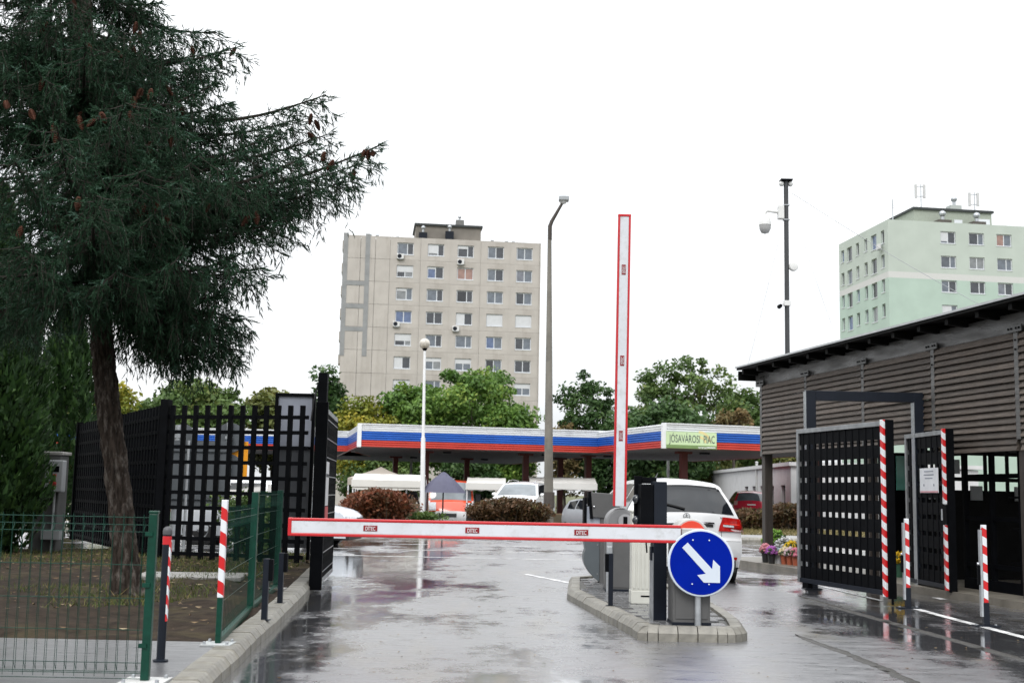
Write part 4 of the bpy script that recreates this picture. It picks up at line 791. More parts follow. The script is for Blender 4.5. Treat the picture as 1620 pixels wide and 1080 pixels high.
# green wire fences
def wire_panel(parent, w, zs, dxw, zt, zb, folds, r=0.0017, m=GREENP, nm='wire_mesh'):
    mb = MB(); n = int(w / dxw)
    path = [(0, zb)]
    for zf in folds: path += [(0, zf - 0.05), (-0.035, zf), (0, zf + 0.05)]
    path += [(0, zt)]; path = [q for q in path if zb <= q[1] <= zt]
    for i in range(n + 1): mb.tube([(i * dxw, y, z) for y, z in path], r, 4, False)
    for z in zs:
        y = np.interp(z, [q[1] for q in path], [q[0] for q in path]); mb.tube([(0, y, z), (w, y, z)], r * 1.25, 4, False)
    o = mb.build(nm, m, parent); o['kind'] = 'stuff'; return o
def foot(parent, m=GALV, s=0.12):
    MB().bx(-s, s, -s, s, 0, 0.012).build('foot_plate', m, parent)
    for x in (-1, 1):
        for y in (-1, 1): MB().lathe([(0.012, 0.012), (0.012, 0.03), (0.001, 0.034)], 6, (x * s * .75, y * s * .75, 0)).build('anchor_bolt', GALV, parent)
p = G(229, 1078, 0.11); hz = D(236, 812, p[1])[2]
gp = thing('mesh_fence', 'green wire mesh fence with thick green end post by the grey footpath', 'fence', (p[0], p[1], 0.108), math.pi + R_(0.5))
z_ = lambda py: D(120, py, p[1])[2] - 0.108
MB().bx(-0.025, 0.025, -0.022, 0.022, 0.012, hz - 0.108).build('end_post', GREENP, gp, bevel=0.005)
MB().bx(-0.028, 0.028, -0.025, 0.025, hz - 0.108, hz - 0.09).build('post_cap', GREENP, gp, bevel=0.005)
foot(gp, mat('white_footing', (0.5, 0.5, 0.49), 0.6), 0.13)
wire_panel(gp, 4.2, [z_(v) for v in (816, 828, 839, 891, 944, 994, 1046, 1060, 1071)] + [0.05], 0.06, z_(811), 0.03, [z_(828), z_(1060)])
for z in (0.2, 0.55, 0.85): MB().bx(-0.005, 0.04, 0.021, 0.032, z, z + 0.025).build('wire_clip', GREENP, gp)
MB().bx(2.49, 2.55, -0.03, 0.03, 0.0, hz - 0.108).build('middle_post', GREENP, gp, bevel=0.005)
# dark bollard with reflective strips
p = G(251, 1047, 0.108); zt = D(252, 832, p[1])[2] - 0.108
bo = thing('bollard', 'dark grey round bollard with red and white reflective strips behind the green post', 'bollard', (p[0], p[1] + 0.04, 0.108))
MB().tube([(0, 0, 0.01), (0, 0, zt - 0.05)], 0.028, 20).build('tube', DARKGREY, bo, smooth=40)
MB().lathe([(0.03, zt - 0.055), (0.031, zt - 0.03), (0.026, zt - 0.012), (0.012, zt - 0.002), (0.001, zt)], 20).build('dome_cap', mat('cap_grey', (0.06, 0.06, 0.065), 0.5), bo, smooth=60)
MB().lathe([(0.05, 0), (0.05, 0.012), (0.03, 0.016)], 16).build('foot_plate', DARKGREY, bo)
MB().lathe([(0.0295, zt - 0.12), (0.0295, zt - 0.065)], 20).build('red_band', REDP, bo)
for sx in (1,): MB().bx(*sorted((sx * 0.021, sx * 0.0295)), -0.02, 0.012, zt - 0.62, zt - 0.09).build('reflective_strip', stripe_mat('tape_small', (0.55, 0.012, 0.015), (0.7, 0.72, 0.75), 8, 1.0), bo)
# striped post and the mesh panels behind it
p = G(345, 1019, 0.11); zt = D(347, 790, p[1])[2] - 0.11
q1, q2 = G(396, 966, 0.11), G(437, 931, 0.11)
sf = thing('mesh_fence', 'green wire mesh fence beside the kerb starting at a red and white striped post', 'fence', (p[0], p[1], 0.11))
MB().bx(-0.02, 0.02, -0.02, 0.02, 0.012, 0.34).build('post', GREENP, sf, bevel=0.004)
MB().bx(-0.0215, 0.0215, -0.0215, 0.0215, 0.34, zt).build('striped_post', STRIPE, sf, bevel=0.004)
foot(sf, mat('pale_plate', (0.4, 0.42, 0.42), 0.5), 0.11)
for q, yt in ((q1, 778), (q2, 775)):
    zz = D(400 if q is q1 else 441, yt, q[1])[2] - 0.11; o = MB().bx(-0.03, 0.03, -0.03, 0.03, 0.01, zz).build('green_post', GREENP, sf, bevel=0.004, loc=(q[0] - p[0], q[1] - p[1], 0)); 
    MB().bx(-0.11, 0.11, -0.11, 0.11, -0.02, 0.01).build('footing', CONC, o)
for (a, b, ztop) in ((p, q1, 1.0), (q1, q2, 1.12)):
    o = wire_panel(sf, math.hypot(b[0] - a[0], b[1] - a[1]), [0.04, 0.3, 0.5, 0.7, 0.9, ztop - .04], 0.1, ztop, 0.03, [ztop - 0.12, 0.12]); o.location = (a[0] - p[0], a[1] - p[1], 0); o.rotation_euler.z = math.atan2(b[1] - a[1], b[0] - a[0])
    o = MB().bx(0, math.hypot(b[0] - a[0], b[1] - a[1]), -0.02, 0.02, 0.0, 0.05).build('base_strip', GREENP, sf); o.location = (a[0] - p[0], a[1] - p[1], 0); o.rotation_euler.z = math.atan2(b[1] - a[1], b[0] - a[0])
reader(417, 981, 0.115, 0.53, 0.05, 1, 'short dark sensor post on the roadside kerb next to the mesh fence', 'sensor posts')
reader(442, 954, 0.115, 0.50, 0.05, 1, 'short dark sensor post on the roadside kerb close to the open gate leaf', 'sensor posts')

# ================================================================ RIGHT SIDE: TIMBER PAVILION
PLH = 0.09
rzw = math.atan2(WU[1], WU[0])
pv_ = thing('timber_pavilion', 'dark weathered timber market pavilion with lapped boards and deep black eaves', 'building', (WA[0], WA[1], 0), rzw)
k0 = F / WA[1]
def zat(px, py):           # height on the wall plane seen at a pixel
    d = ray(px, py); n = np.array([WN[0], WN[1], 0]); t = np.dot(np.array([WA[0], WA[1], 0]) - CAM, n) / np.dot(d, n); return (CAM + d * t)
def uat(px): q = zat(px, 650); return float(np.dot(q[:2] - WA, WU)), q
US = [uat(x)[0] for x in (1207, 1278, 1369, 1481, 1615)]; US.append(US[-1] + 2.05); US.append(US[-1] + 2.05)
ZB, ZT = zat(1215, 721)[2], zat(1560, 536)[2]
WOOD = mat('weathered_board', (0.074, 0.058, 0.047), 0.6, var=0.45, scale=5, stretch=(0.6, 8, 14), bump=0.5, bscale=24, rnd=0.28, rvar=0.15)
BEAMM = mat('grey_beam', (0.075, 0.073, 0.072), 0.35, var=0.35, scale=4, stretch=(0.6, 3, 3), bump=0.3, bscale=20, rvar=0.18, rnd=0.1)
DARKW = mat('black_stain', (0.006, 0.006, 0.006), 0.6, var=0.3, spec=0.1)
struct(MB().prism([(-1.5, -0.35), (14, -0.35), (14, 9), (-1.5, 9)], -0.05, PLH, 'z').build('plinth', mat('plinth_concrete', (0.17, 0.155, 0.13), 0.45, var=0.3, scale=3, bump=0.2, bscale=60, dirt=(0.08, 0.07, 0.055), dscale=2), loc=(WA[0], WA[1], 0), rz=rzw))
for i, u in enumerate(US):
    MB().bx(u - 0.075, u + 0.075, 0.0, 0.16, PLH, ZT + 0.02).build('post', mat('post_wood', (0.035, 0.028, 0.024), 0.55, var=0.3, scale=5, stretch=(6, 6, .7)), pv_, bevel=0.008)
    MB().bx(u - 0.045, u + 0.045, -0.045, -0.002, ZB + 0.0, ZT + 0.1).build('cover_batten', BEAMM, pv_, bevel=0.004)
    br = MB().bx(u - 0.15, u + 0.15, -0.062, -0.046, ZT + 0.0, ZT + 0.085).build('bracket', mat('dull_bracket', (0.11, 0.11, 0.11), .5, metal=.3), pv_)
    for bx_ in (-0.11, -0.05, 0.05, 0.11): MB().lathe([(0.014, -0.012), (0.014, 0.0), (0.001, 0.0)][::-1], 8, (u + bx_, -0.063, ZT + 0.045), 'y').build('bolt', BLACK, br)
    for z in (0.1, 0.22): MB().lathe([(0.001, -0.012), (0.012, -0.012), (0.012, 0.0)], 8, (u, -0.046, ZT - z), 'y').build('bolt', BLACK, br)
pitch_ = 0.088
for i in range(len(US) - 1):
    w = US[i + 1] - US[i]; nb = int(round((ZT - ZB) / pitch_)) + (2 if i >= 3 else 0)
    me = MB().prism([(-0.052, 0.0), (-0.046, 0.02), (-0.012, 0.084), (0.004, 0.09), (0.004, -0.004), (-0.045, -0.006)], 0.045, w - 0.045, 'x').mesh('board')   # (y, z) section
    me.materials.append(WOOD)
    for k in range(nb): piece('board', me, pv_, (US[i], random.uniform(-0.004, 0.004), ZT - (k + 1) * pitch_ + random.uniform(-.003, .003)), (random.gauss(0, .012), random.gauss(0, 0.0012), 0))
MB().bx(-0.3, US[-1] + .3, 0.005, 0.16, ZT + 0.002, ZT + 0.26).build('wall_plate', BEAMM, pv_, bevel=0.01)
for k in range(19):
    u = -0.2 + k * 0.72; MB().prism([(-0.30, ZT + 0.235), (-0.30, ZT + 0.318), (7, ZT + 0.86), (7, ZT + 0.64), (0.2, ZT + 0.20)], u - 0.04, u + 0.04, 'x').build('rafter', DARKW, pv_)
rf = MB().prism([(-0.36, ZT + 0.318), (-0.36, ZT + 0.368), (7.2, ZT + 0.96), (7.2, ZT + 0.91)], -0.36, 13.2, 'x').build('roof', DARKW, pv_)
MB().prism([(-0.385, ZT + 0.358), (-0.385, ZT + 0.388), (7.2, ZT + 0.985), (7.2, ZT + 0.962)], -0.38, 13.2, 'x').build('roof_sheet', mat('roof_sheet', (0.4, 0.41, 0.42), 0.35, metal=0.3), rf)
MB().bx(-0.36, -0.32, -0.33, 7.2, ZT + 0.12, ZT + 0.30).build('end_fascia', DARKW, rf)
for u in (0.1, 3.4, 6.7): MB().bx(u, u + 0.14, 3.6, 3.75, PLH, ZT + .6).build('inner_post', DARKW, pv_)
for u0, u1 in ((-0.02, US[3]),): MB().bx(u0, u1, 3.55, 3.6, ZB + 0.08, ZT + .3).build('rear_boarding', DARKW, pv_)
TRL = leaf_mat('added_glow_sheet', (0.6, 0.61, 0.62), (0.6, 0.61, 0.62), None, .5, .7)
for k in range(14): MB().bx(US[2] + .7 + k * .8, US[2] + 1.42 + k * .8, 6.85, 6.87, 0.5, 2.6).build('added_glow_panel', TRL, pv_)  # added translucent panels, meant to glow with skylight behind the dark shop
for k in range(15): MB().bx(US[2] + .62 + k * .8, US[2] + .70 + k * .8, 6.82, 6.9, PLH, ZT + .7).build('rear_mullion', DARKW, pv_)
for z in (PLH, 1.3, 1.9, 2.6): MB().bx(US[2] + .6, US[2] + 11.8, 6.80, 6.819, z, z + (.12 if z > 1 else .4)).build('rear_rail', DARKW, pv_)
# shop front under the boards
ul = US[2] + .57
MB().bx(ul - .03, ul, 0.5, 6.7, PLH, 1.45).build('added_dark_partition', DARKW, pv_)  # added dark sheet, darkens the bright view through the shop
for k in range(17): MB().bx(ul - .02, ul + .01, .55 + k * .38, .60 + k * .38, 1.22, ZT).build('partition_bar', DARKW, pv_)
for z in (1.22, 1.62, 2.02): MB().bx(ul + .012, ul + .03, .5, 6.7, z - .03, z + .03).build('partition_rail', DARKW, pv_)
for k in range(16):
    if k % 5 != 3: MB().bx(ul + .035, ul + .06, .66 + k * .38, .86 + k * .38, 1.30 + .4 * (k % 2), 1.52 + .4 * (k % 2)).build('hanging_tile', mat('grey_tile', (0.32, 0.33, 0.34), 0.5), pv_)
u0, u1 = US[3] + 0.15, US[5]
sfm = MB(); shop = thing('lattice_screen', 'black lattice screen of the shop under the timber boards', 'screen', (WA[0], WA[1], 0), rzw)
for x in lin(u0, u1, 7): MB().bx(x - 0.03, x + 0.03, 0.30, 0.36, PLH, ZB + 0.1).build('upright_bar', BLACK, shop)
for z in (PLH + 0.03, 0.42, 1.05, 1.62, 2.02): MB().bx(u0, u1, 0.31, 0.35, z - 0.03, z + 0.03).build('cross_bar', BLACK, shop)
MB().bx(u0, u1, 0.28, 0.38, PLH, PLH + 0.14).build('sill', BLACK, shop)
for i, x in enumerate(lin(u0 + .1, u1 - .5, 7)):
    o = MB().bx(x, x + 0.32, 2.6, 2.63, 1.42, 1.95).build('daylight_panel', mat('daylight_white', (0.66, 0.67, 0.68), 0.5), shop);  # white panels stand in for daylight through the open far side
    MB().bx(x + .07, x + .25, 2.57, 2.6, 1.55, 1.85).build('panel_tile', mat('grey_tile', (0.32, 0.33, 0.34), 0.5), o)
for z in (0.45, 0.92, 1.36):
    sh = thing('display_shelf', {0.45: 'lowest black shelf', 0.92: 'middle black shelf', 1.36: 'topmost black shelf'}[z] + ' inside the shop front holding lanterns and vases', 'shelf', (WA[0], WA[1], 0), rzw)
    MB().bx(u0, u1, 1.0, 1.4, z - 0.03, z).build('board', BLACK, sh)
    for x in (u0 + .1, (u0 + u1) / 2, u1 - .1): MB().bx(x - .02, x + .02, 1.1, 1.14, PLH, z - .03).build('leg', BLACK, sh)
    for k, x in enumerate(lin(u0 + 0.2, u1 - 0.2, 9)):
        px = WA + WU * (x + random.uniform(-.05, .05)) + WN * 1.2; hgt = random.uniform(0.2, 0.34)
        ln = thing('grave_lantern', {0.45: 'lantern with pointed lid on the lowest shop shelf', 0.92: 'lantern with pointed lid on the middle shop shelf', 1.36: 'lantern with pointed lid on the topmost shop shelf'}[z], 'lantern', (px[0], px[1], z), rzw, 'lanterns on the shop shelf %s' % {0.45: 'low', .92: 'middle', 1.36: 'top'}[z])
        MB().bx(-.06, .06, -.06, .06, 0, hgt * .7).build('body', mat('lantern_%d' % (k % 4), [(0.02, 0.02, 0.022), (0.3, 0.3, 0.31), (0.03, 0.02, 0.02), (0.12, 0.012, 0.02)][k % 4], 0.3), ln, bevel=.008)
        MB().lathe([(0.085, hgt * .7), (0.03, hgt * .9), (0.02, hgt), (0.001, hgt)], 4).build('lid', BLACK, ln)
# portal frame and gates
Yp = 17.35; a, b = D(1282, 700, Yp), D(1453, 700, Yp); zt = D(1282, 618, Yp)[2]
pf = thing('portal_frame', 'dark steel portal frame standing in front of the timber boards above the gate', 'frame', (a[0], Yp, 0), math.atan2(0.0, 1))
wpf = b[0] - a[0]
for x in (0, wpf):
    MB().bx(x - 0.07, x + 0.07, -0.07, 0.07, 0, zt).build('post', DARKGREY, pf, bevel=0.004)
    MB().bx(x - 0.078, x - 0.071, -0.066, 0.066, 0.02, zt - .01).build('pale_side', mat('pale_steel', (0.3, 0.32, 0.34), 0.25, metal=0.5), pf)  # paler strip covering one side of each post
    MB().bx(x - 0.12, x + 0.12, -0.12, 0.12, 0, 0.015).build('foot_plate', DARKGREY, pf)
MB().bx(0.07, wpf - 0.07, -0.068, 0.068, zt - 0.14, zt - .001).build('beam', DARKGREY, pf, bevel=0.004)
c = D(1494, 700, 16.95); ztc = D(1494, 645, 16.95)[2]
sp = thing('gate_post', 'single dark steel post rising behind the narrow gate leaf', 'post', (c[0], 16.95, 0)); MB().bx(-0.065, 0.065, -0.065, 0.065, 0, ztc).build('post', DARKGREY, sp, bevel=0.004)
MB().bx(-0.073, -0.066, -0.06, 0.06, 0.02, ztc - .01).build('pale_side', mat('pale_steel', (0.3,) * 3), sp); MB().bx(-.1, .1, -.1, .1, 0, .015).build('foot_plate', DARKGREY, sp)  # same paler strip on one side of this post
def big_gate(P0, P1, pyt, label, nx, notice=False, gap=False):
    a = G(*P0, 0.10); b = G(*P1, 0.10); w = math.hypot(b[0] - a[0], b[1] - a[1]); t = thing('gate_leaf', label, 'gate', (a[0], a[1], 0.1), math.atan2(b[1] - a[1], b[0] - a[0]))
    zt = D(P1[0], pyt, b[1])[2] - 0.1
    GF = mat('gate_edge_steel', (0.26, 0.27, 0.28), 0.3, metal=0.6, var=0.2, scale=10)
    lattice(t, w - 0.12, zt - 0.14, 0.07, nx, 9, 0.05, 0.165, 0.026, BLACK, frame=0.06, fm={'top_rail': GF, 'side_rail': GF, 'bottom_rail': DARKGREY})
    for (z0, z1) in (((0.0, zt),) if not gap else ((0.0, zt * 0.40), (zt * 0.53, zt))): MB().bx(w - 0.052, w + 0.012, -0.085, 0.045, z0, z1).build('striped_edge', STRIPE, t, bevel=0.004)
    MB().bx(w + 0.013, w + 0.045, -0.05, 0.05, -0.02, zt).build('closing_edge', BLACK, t)
    if gap: MB().bx(w - 0.05, w + 0.03, -0.07, 0.03, zt * 0.40 + .01, zt * .53 - .01).build('lock_case', BLACK, t); MB().tube([(w - .02, -.11, zt * .43), (w - .02, -.11, zt * .5)], .012, 8).build('handle', GALV, t)
    if not gap:
        MB().tube([(w + 0.03, 0.0, -0.09), (w + 0.03, 0, 0.5)], 0.014, 8).build('drop_bolt', BLACK, t); MB().bx(0.1, 0.25, -0.04, 0.04, -0.06, 0.01).build('wheel_block', BLACK, t)
    if notice:
        n = MB().bx(w * 0.36, w * 0.80, -0.04, -0.034, zt * 0.60, zt * 0.76).build('notice', mat('paper', (0.68, 0.69, 0.72), 0.5), t)
        for k, (l, r) in enumerate(((.47, .69), (.46, .70), (.49, .67))): MB().bx(w * l, w * r, -0.0425, -0.0405, zt * (0.735 - 0.022 * k), zt * (0.742 - 0.022 * k)).build('print_line', mat('grey_print', (0.25, 0.27, 0.32), .6), n)
        MB().bx(w * .37, w * .79, -0.0425, -0.0405, zt * .602, zt * .612).build('pink_line', mat('pink_print', (0.6, 0.3, 0.33), .6), n)
        for sx in (.46, .70): MB().lathe([(0.001, -.002), (0.02, -.002), (0.02, 0)], 6, (w * sx, -0.041, zt * .65), 'y').build('print_mark', mat('grey_print', (0,) * 3), n)
    return t
big_gate((1268, 921), (1410, 944), 664, 'wide black lattice gate leaf with red and white edge, opened beside the flower pots', 13)
big_gate((1441, 921), (1507, 934), 678, 'narrow black lattice gate leaf with a white notice and a striped edge', 7, True, True)
def stripe_bollard(px, pb, pt, label):
    p = G(px, pb); z = D(px + 1, pt, p[1])[2]; t = thing('striped_bollard', label, 'bollard', (p[0], p[1] + .03, 0), 0.0, 'striped fold-down bollards')
    MB().bx(-0.13, 0.13, -0.06, 0.06, 0.0, 0.014).build('foot_plate', DARKGREY, t, bevel=0.003); MB().bx(-0.03, 0.03, -0.03, 0.03, 0.014, 0.24).build('socket', DARKGREY, t, bevel=.004)
    MB().bx(-0.024, 0.024, -0.024, 0.024, 0.24, z).build('striped_post', STRIPE, t, bevel=0.005); MB().bx(-0.05, -0.0275, -0.025, 0.025, 0.1, z - .05).build('steel_back', GALV, t)
    MB().bx(-0.075, -0.05, -0.02, 0.02, 0.42, 0.62).build('latch', BLACK, t, bevel=.006); MB().sph((-0.068, -0.01, 0.635), 0.014).build('latch_knob', CHROME, t)
    for x in (-.1, .1): MB().lathe([(0.014, 0.014), (0.014, 0.026), (0.001, 0.028)], 6, (x, 0, 0)).build('anchor_bolt', GALV, t)
stripe_bollard(1438, 962, 820, 'red and white striped bollard in front of the narrow gate leaf'); stripe_bollard(1562, 991, 830, 'red and white striped bollard in front of the black shop front')
# camera mast on the eaves
Ym = 22.1; a = D(1246, 590, Ym); zt = D(1248, 287, Ym)[2]; xt = D(1248, 287, Ym)[0]
ms = thing('camera_mast', 'slim dark mast with white dome camera, small camera and round antenna above the eaves', 'mast', (a[0], Ym, ZT + 0.12))
zz = lambda py: D(1247, py, Ym)[2] - ZT - 0.12
MB().tube([(0, 0, -0.0), (0, 0, zz(287))], 0.045, 14).build('pole', mat('mast_grey', (0.05, 0.052, 0.055), 0.4, metal=.4), ms, smooth=40)
WPL = mat('white_plastic', (0.62, 0.62, 0.61), 0.35, var=0.04)
MB().bx(-0.11, 0.11, -0.09, 0.09, zz(287), zz(284.5)).build('top_plate', BLACK, ms)
for sx in (-1, 1): MB().sph((sx * 0.085, 0, zz(291)), 0.06, 12, 8, (.8, 1, .9)).build('top_sensor', WPL, ms, smooth=60)
MB().bx(-0.16, -0.05, -0.07, 0.07, zz(347), zz(326)).build('bracket_box', WPL, ms, bevel=.01)
MB().tube([(-0.16, 0, zz(336)), (-0.36, 0, zz(334)), (-0.40, 0, zz(338)), (-0.40, 0, zz(343))], 0.03, 10).build('camera_arm', WPL, ms, smooth=60)
dm = MB().lathe([(0.001, zz(340)), (0.06, zz(341.5)), (0.10, zz(347)), (0.115, zz(355)), (0.118, zz(357))], 24, (-0.40, 0, 0)).build('dome_housing', WPL, ms, smooth=40)
MB().lathe([(0.112, zz(357)), (0.105, zz(363)), (0.07, zz(369)), (0.001, zz(371))], 24, (-0.40, 0, 0)).build('camera_ball', mat('ball_grey', (0.4, 0.4, 0.4), .3), dm, smooth=60)
for py in (325, 348): MB().bx(-0.06, 0.06, -0.055, 0.055, zz(py) - .008, zz(py) + .008).build('band', GALV, ms)
MB().lathe([(0.001, -0.03), (0.07, -0.02), (0.085, 0.0), (0.085, 0.05), (0.03, 0.08)], 24, (0.12, -0.05, zz(422)), 'y').build('antenna_dish', WPL, ms, smooth=40)
MB().bx(0.03, 0.12, -0.01, 0.03, zz(424), zz(420)).build('antenna_arm', GALV, ms)
MB().bx(-0.06, 0.06, -0.07, 0.05, zz(484), zz(476)).build('camera_mount', WPL, ms, bevel=.006); MB().lathe([(0.001, -0.07), (0.035, -0.07), (0.04, 0.05), (0.001, 0.05)], 14, (-0.14, -0.02, zz(485)), 'y').build('bullet_camera', BLACK, ms, smooth=40)
MB().tube([(-.14, 0, zz(483)), (-.05, 0, zz(480))], .012, 6).build('camera_stalk', WPL, ms)
# guy wires of the mast
def wire(label, A, B, r=0.004):
    w = MB().tube([tuple(A + (B - A) * i / 8 + np.array([0, 0, -0.06 * math.sin(math.pi * i / 8)])) for i in range(9)], r, 4).build('guy_wire', mat('wire_grey', (0.3, 0.31, 0.32), .5), None); tag(w, label, 'wire')
wire('thin guy wire sloping from the mast top down over the pavilion roof', D(1252, 305, Ym), D(1565, 490, 21.0), 0.005)
wire('faint guy wire falling from the mast towards the broad tree line', D(1240, 345, Ym), D(1184, 575, 25), 0.0025)
wire('faint guy wire falling from the mast to the roof edge', D(1258, 340, Ym), D(1318, 520, 25), 0.0025)
# flower pots
PETAL = {}
def petals(key, c): return leaf_mat('petal_' + key, tuple(x * .8 for x in c), tuple(min(.9, x * 1.2) for x in c), None, 0.6, 0.3)
def flower_pot(px, py, r, h, pcol, pk, fl, fc, label, fh=0.16, Yo=0.0, n=130):
    p = G(px, py, PLH); t = thing('flower_pot', label, 'flower pot', (p[0], p[1] + Yo, PLH))
    MB().lathe([(r * .72, 0), (r, h), (r * 1.07, h), (r * 1.07, h + .015), (r * .93, h + .015), (r * .9, h - .02), (0.001, h - .02)], 18).build('pot', mat('pot_' + pk, pcol, 0.5, var=.1), t, smooth=35)
    c = RNG.normal(0, 1, (n, 3)); c /= np.linalg.norm(c, axis=1)[:, None]; c *= RNG.uniform(.6, 1, (n, 1)); c[:, 0:2] *= r * 1.35; c[:, 2] = np.abs(c[:, 2]) * fh + h * 1.0
    q = blobs(c, 0.042); o = meshed('bloom', q, petals(fl, fc), t)
    c2 = RNG.uniform(-1, 1, (60, 3)); c2[:, :2] *= r * 1.2; c2[:, 2] = h + (c2[:, 2] + 1) * fh * .3; meshed('leaves', blobs(c2, 0.035), leaf_mat('pot_leaf', (0.03, 0.06, 0.02), (0.08, 0.13, 0.05)), t)
def blobs(c, s):
    n = len(c); V = []; base_ = np.array([[1, 0, 0], [-.5, .87, 0], [-.5, -.87, 0], [0, 0, 1.], [.3, .3, -.6]]); Fx = np.array([[0, 1, 3], [1, 2, 3], [2, 0, 3], [0, 2, 4], [1, 0, 4], [2, 1, 4]])
    A = RNG.uniform(0, 6.28, n); ca, sa = np.cos(A), np.sin(A); S = s * RNG.uniform(.6, 1.2, n)
    P = np.stack([np.stack([c[:, 0] + S * (b[0] * ca - b[1] * sa), c[:, 1] + S * (b[0] * sa + b[1] * ca), c[:, 2] + S * b[2]], 1) for b in base_], 1)
    return np_mesh('blobs', P.reshape(-1, 3), (np.arange(n)[:, None, None] * 5 + Fx[None]).reshape(-1, 3), np.repeat(RNG.random(n), 6))
flower_pot(1211, 889, .075, .19, (0.012, 0.012, 0.013), 'black', 'pink', (0.62, 0.25, 0.3), 'black bucket of pink and grey blooms next to the pavilion post', .14)
flower_pot(1221, 891, .075, .18, (0.012,) * 3, 'black', 'purple', (0.42, 0.13, 0.45), 'black bucket of purple flowers beside the white pot', .12)
flower_pot(1232, 891, .075, .18, (0.45, 0.45, 0.46), 'white', 'bluegrey', (0.35, 0.43, 0.47), 'pale grey pot of blue grey flowers', .10)
flower_pot(1241, 892, .075, .17, (0.33, 0.085, 0.04), 'terracotta', 'cream', (0.68, 0.58, 0.38), 'terracotta pot of cream flowers', .13)
flower_pot(1250, 893, .07, .17, (0.33,) * 3, 'terracotta', 'palepink', (0.66, 0.5, 0.55), 'terracotta pot of pale pink flowers', .13)
flower_pot(1259, 894, .07, .17, (0.33,) * 3, 'terracotta', 'rose', (0.66, 0.22, 0.3), 'terracotta pot of rose pink flowers nearest the wide gate leaf', .13)
flower_pot(1247, 888, .13, .26, (0.1, 0.1, 0.1), 'grey', 'white', (0.75, 0.76, 0.78), 'larger grey pot of white chrysanthemums behind the terracotta pots', .2, .35)
flower_pot(1240, 887, .18, .30, (0.1,) * 3, 'grey', 'lime', (0.22, 0.42, 0.06), 'grey pot with a mound of lime green foliage', .26, .75, 260)
flower_pot(1258, 890, .10, .24, (0.1,) * 3, 'grey', 'yellow', (0.75, 0.52, 0.03), 'grey pot of yellow flowers behind the rose pink ones', .14, .3)
flower_pot(1425, 913, .12, .22, (0.03, 0.10, 0.06), 'green', 'gold', (0.75, 0.48, 0.02), 'green basket of golden yellow flowers between the two gate leaves', .16, .1)
pz = G(1420, 905, PLH); st = thing('plant_stand', 'white plinth with a white flowering plant between the two gate leaves', 'plant stand', (pz[0] + .15, pz[1] + .9, PLH))
MB().bx(-.17, .17, -.17, .17, 0, .62).build('box', mat('white_box', (0.5, 0.5, 0.5), .5), st, bevel=.01)
MB().lathe([(.06, .62), (.09, .9), (.08, .92), (0.001, .92)], 14).build('vase', mat('vase_grey', (0.45, 0.45, 0.46), .3), st, smooth=40)
c = RNG.normal(0, .1, (70, 3)); c[:, 2] = np.abs(c[:, 2]) * 1.6 + .95; meshed('bloom', blobs(c, .03), petals('white2', (0.72, 0.73, 0.74)), st)
gg = D(1425, 735, 19.5); gp_ = thing('shop_screen', 'small green glazed panel at the rear of the pavilion between the gate leaves', 'panel', (gg[0], 19.5, PLH))
MB().bx(-.07, .07, 0, .03, 1.35, 1.9).build('pane', mat('teal_pane', (0.12, 0.42, 0.33), .2), gp_); MB().bx(-.1, .1, .031, .06, 0, 1.95).build('frame', BLACK, gp_)

# ================================================================ BUILDINGS BEYOND THE STREET
CONP = mat('precast_panel', (0.43, 0.40, 0.37), 0.8, var=0.07, scale=0.7, bump=0.1, bscale=20, rnd=0.03, dirt=(0.345, 0.315, 0.285), dscale=0.8, dz=0.22)
DUCT = mat('sealed_joint', (0.24, 0.245, 0.25), 0.7, var=0.12, scale=1.0)
WFRAME = mat('window_white', (0.62, 0.64, 0.67), 0.4, var=0.04)
PANES = [mat('pane_%d' % i, c, 0.05, var=0.25, scale=1.5, spec=0.7) for i, c in enumerate([(0.05, 0.055, 0.065), (0.13, 0.15, 0.18), (0.20, 0.21, 0.22), (0.10, 0.14, 0.25), (0.30, 0.18, 0.15), (0.022, 0.024, 0.028), (0.16, 0.17, 0.20), (0.09, 0.10, 0.12)])]
BLIND = mat('roller_blind', (0.55, 0.56, 0.58), 0.5, var=0.06, scale=2)
def window(parent, x, z, w, h, y, split=0.62, panes=(0, 1), blind=0.0, which=0, rz=0, sill=True):
    """casement set back in its opening: window > pane, pane, blind"""
    t = 0.09
    fr = MB().bx(-w / 2, w / 2, 0, 0.06, 0, t).bx(-w / 2, w / 2, 0, 0.06, h - t, h).bx(-w / 2, -w / 2 + t, 0, 0.06, t, h - t).bx(w / 2 - t, w / 2, 0, 0.06, t, h - t)
    xm = -w / 2 + w * split; fr.bx(xm - 0.05, xm + 0.05, 0, 0.06, t, h - t)
    o = fr.build('window', WFRAME, parent, loc=(x, y, z))
    MB().bx(-w / 2 + t, xm - .05, 0.025, 0.045, t, h - t).build('pane', PANES[panes[0]], o); MB().bx(xm + .05, w / 2 - t, 0.025, 0.045, t, h - t).build('pane', PANES[panes[1]], o)
    if blind:
        a, b = ((-w / 2 + t, xm - .05), (xm + .05, w / 2 - t), (-w / 2 + t, w / 2 - t))[which]; MB().bx(a, b, -0.012, 0.02, h - t - (h - 2 * t) * blind, h - t).build('blind', BLIND, o)
    if sill: MB().bx(-w / 2 - .05, w / 2 + .05, -0.16, 0.0, -0.05, -0.001).build('sill', WFRAME, o)
    return o
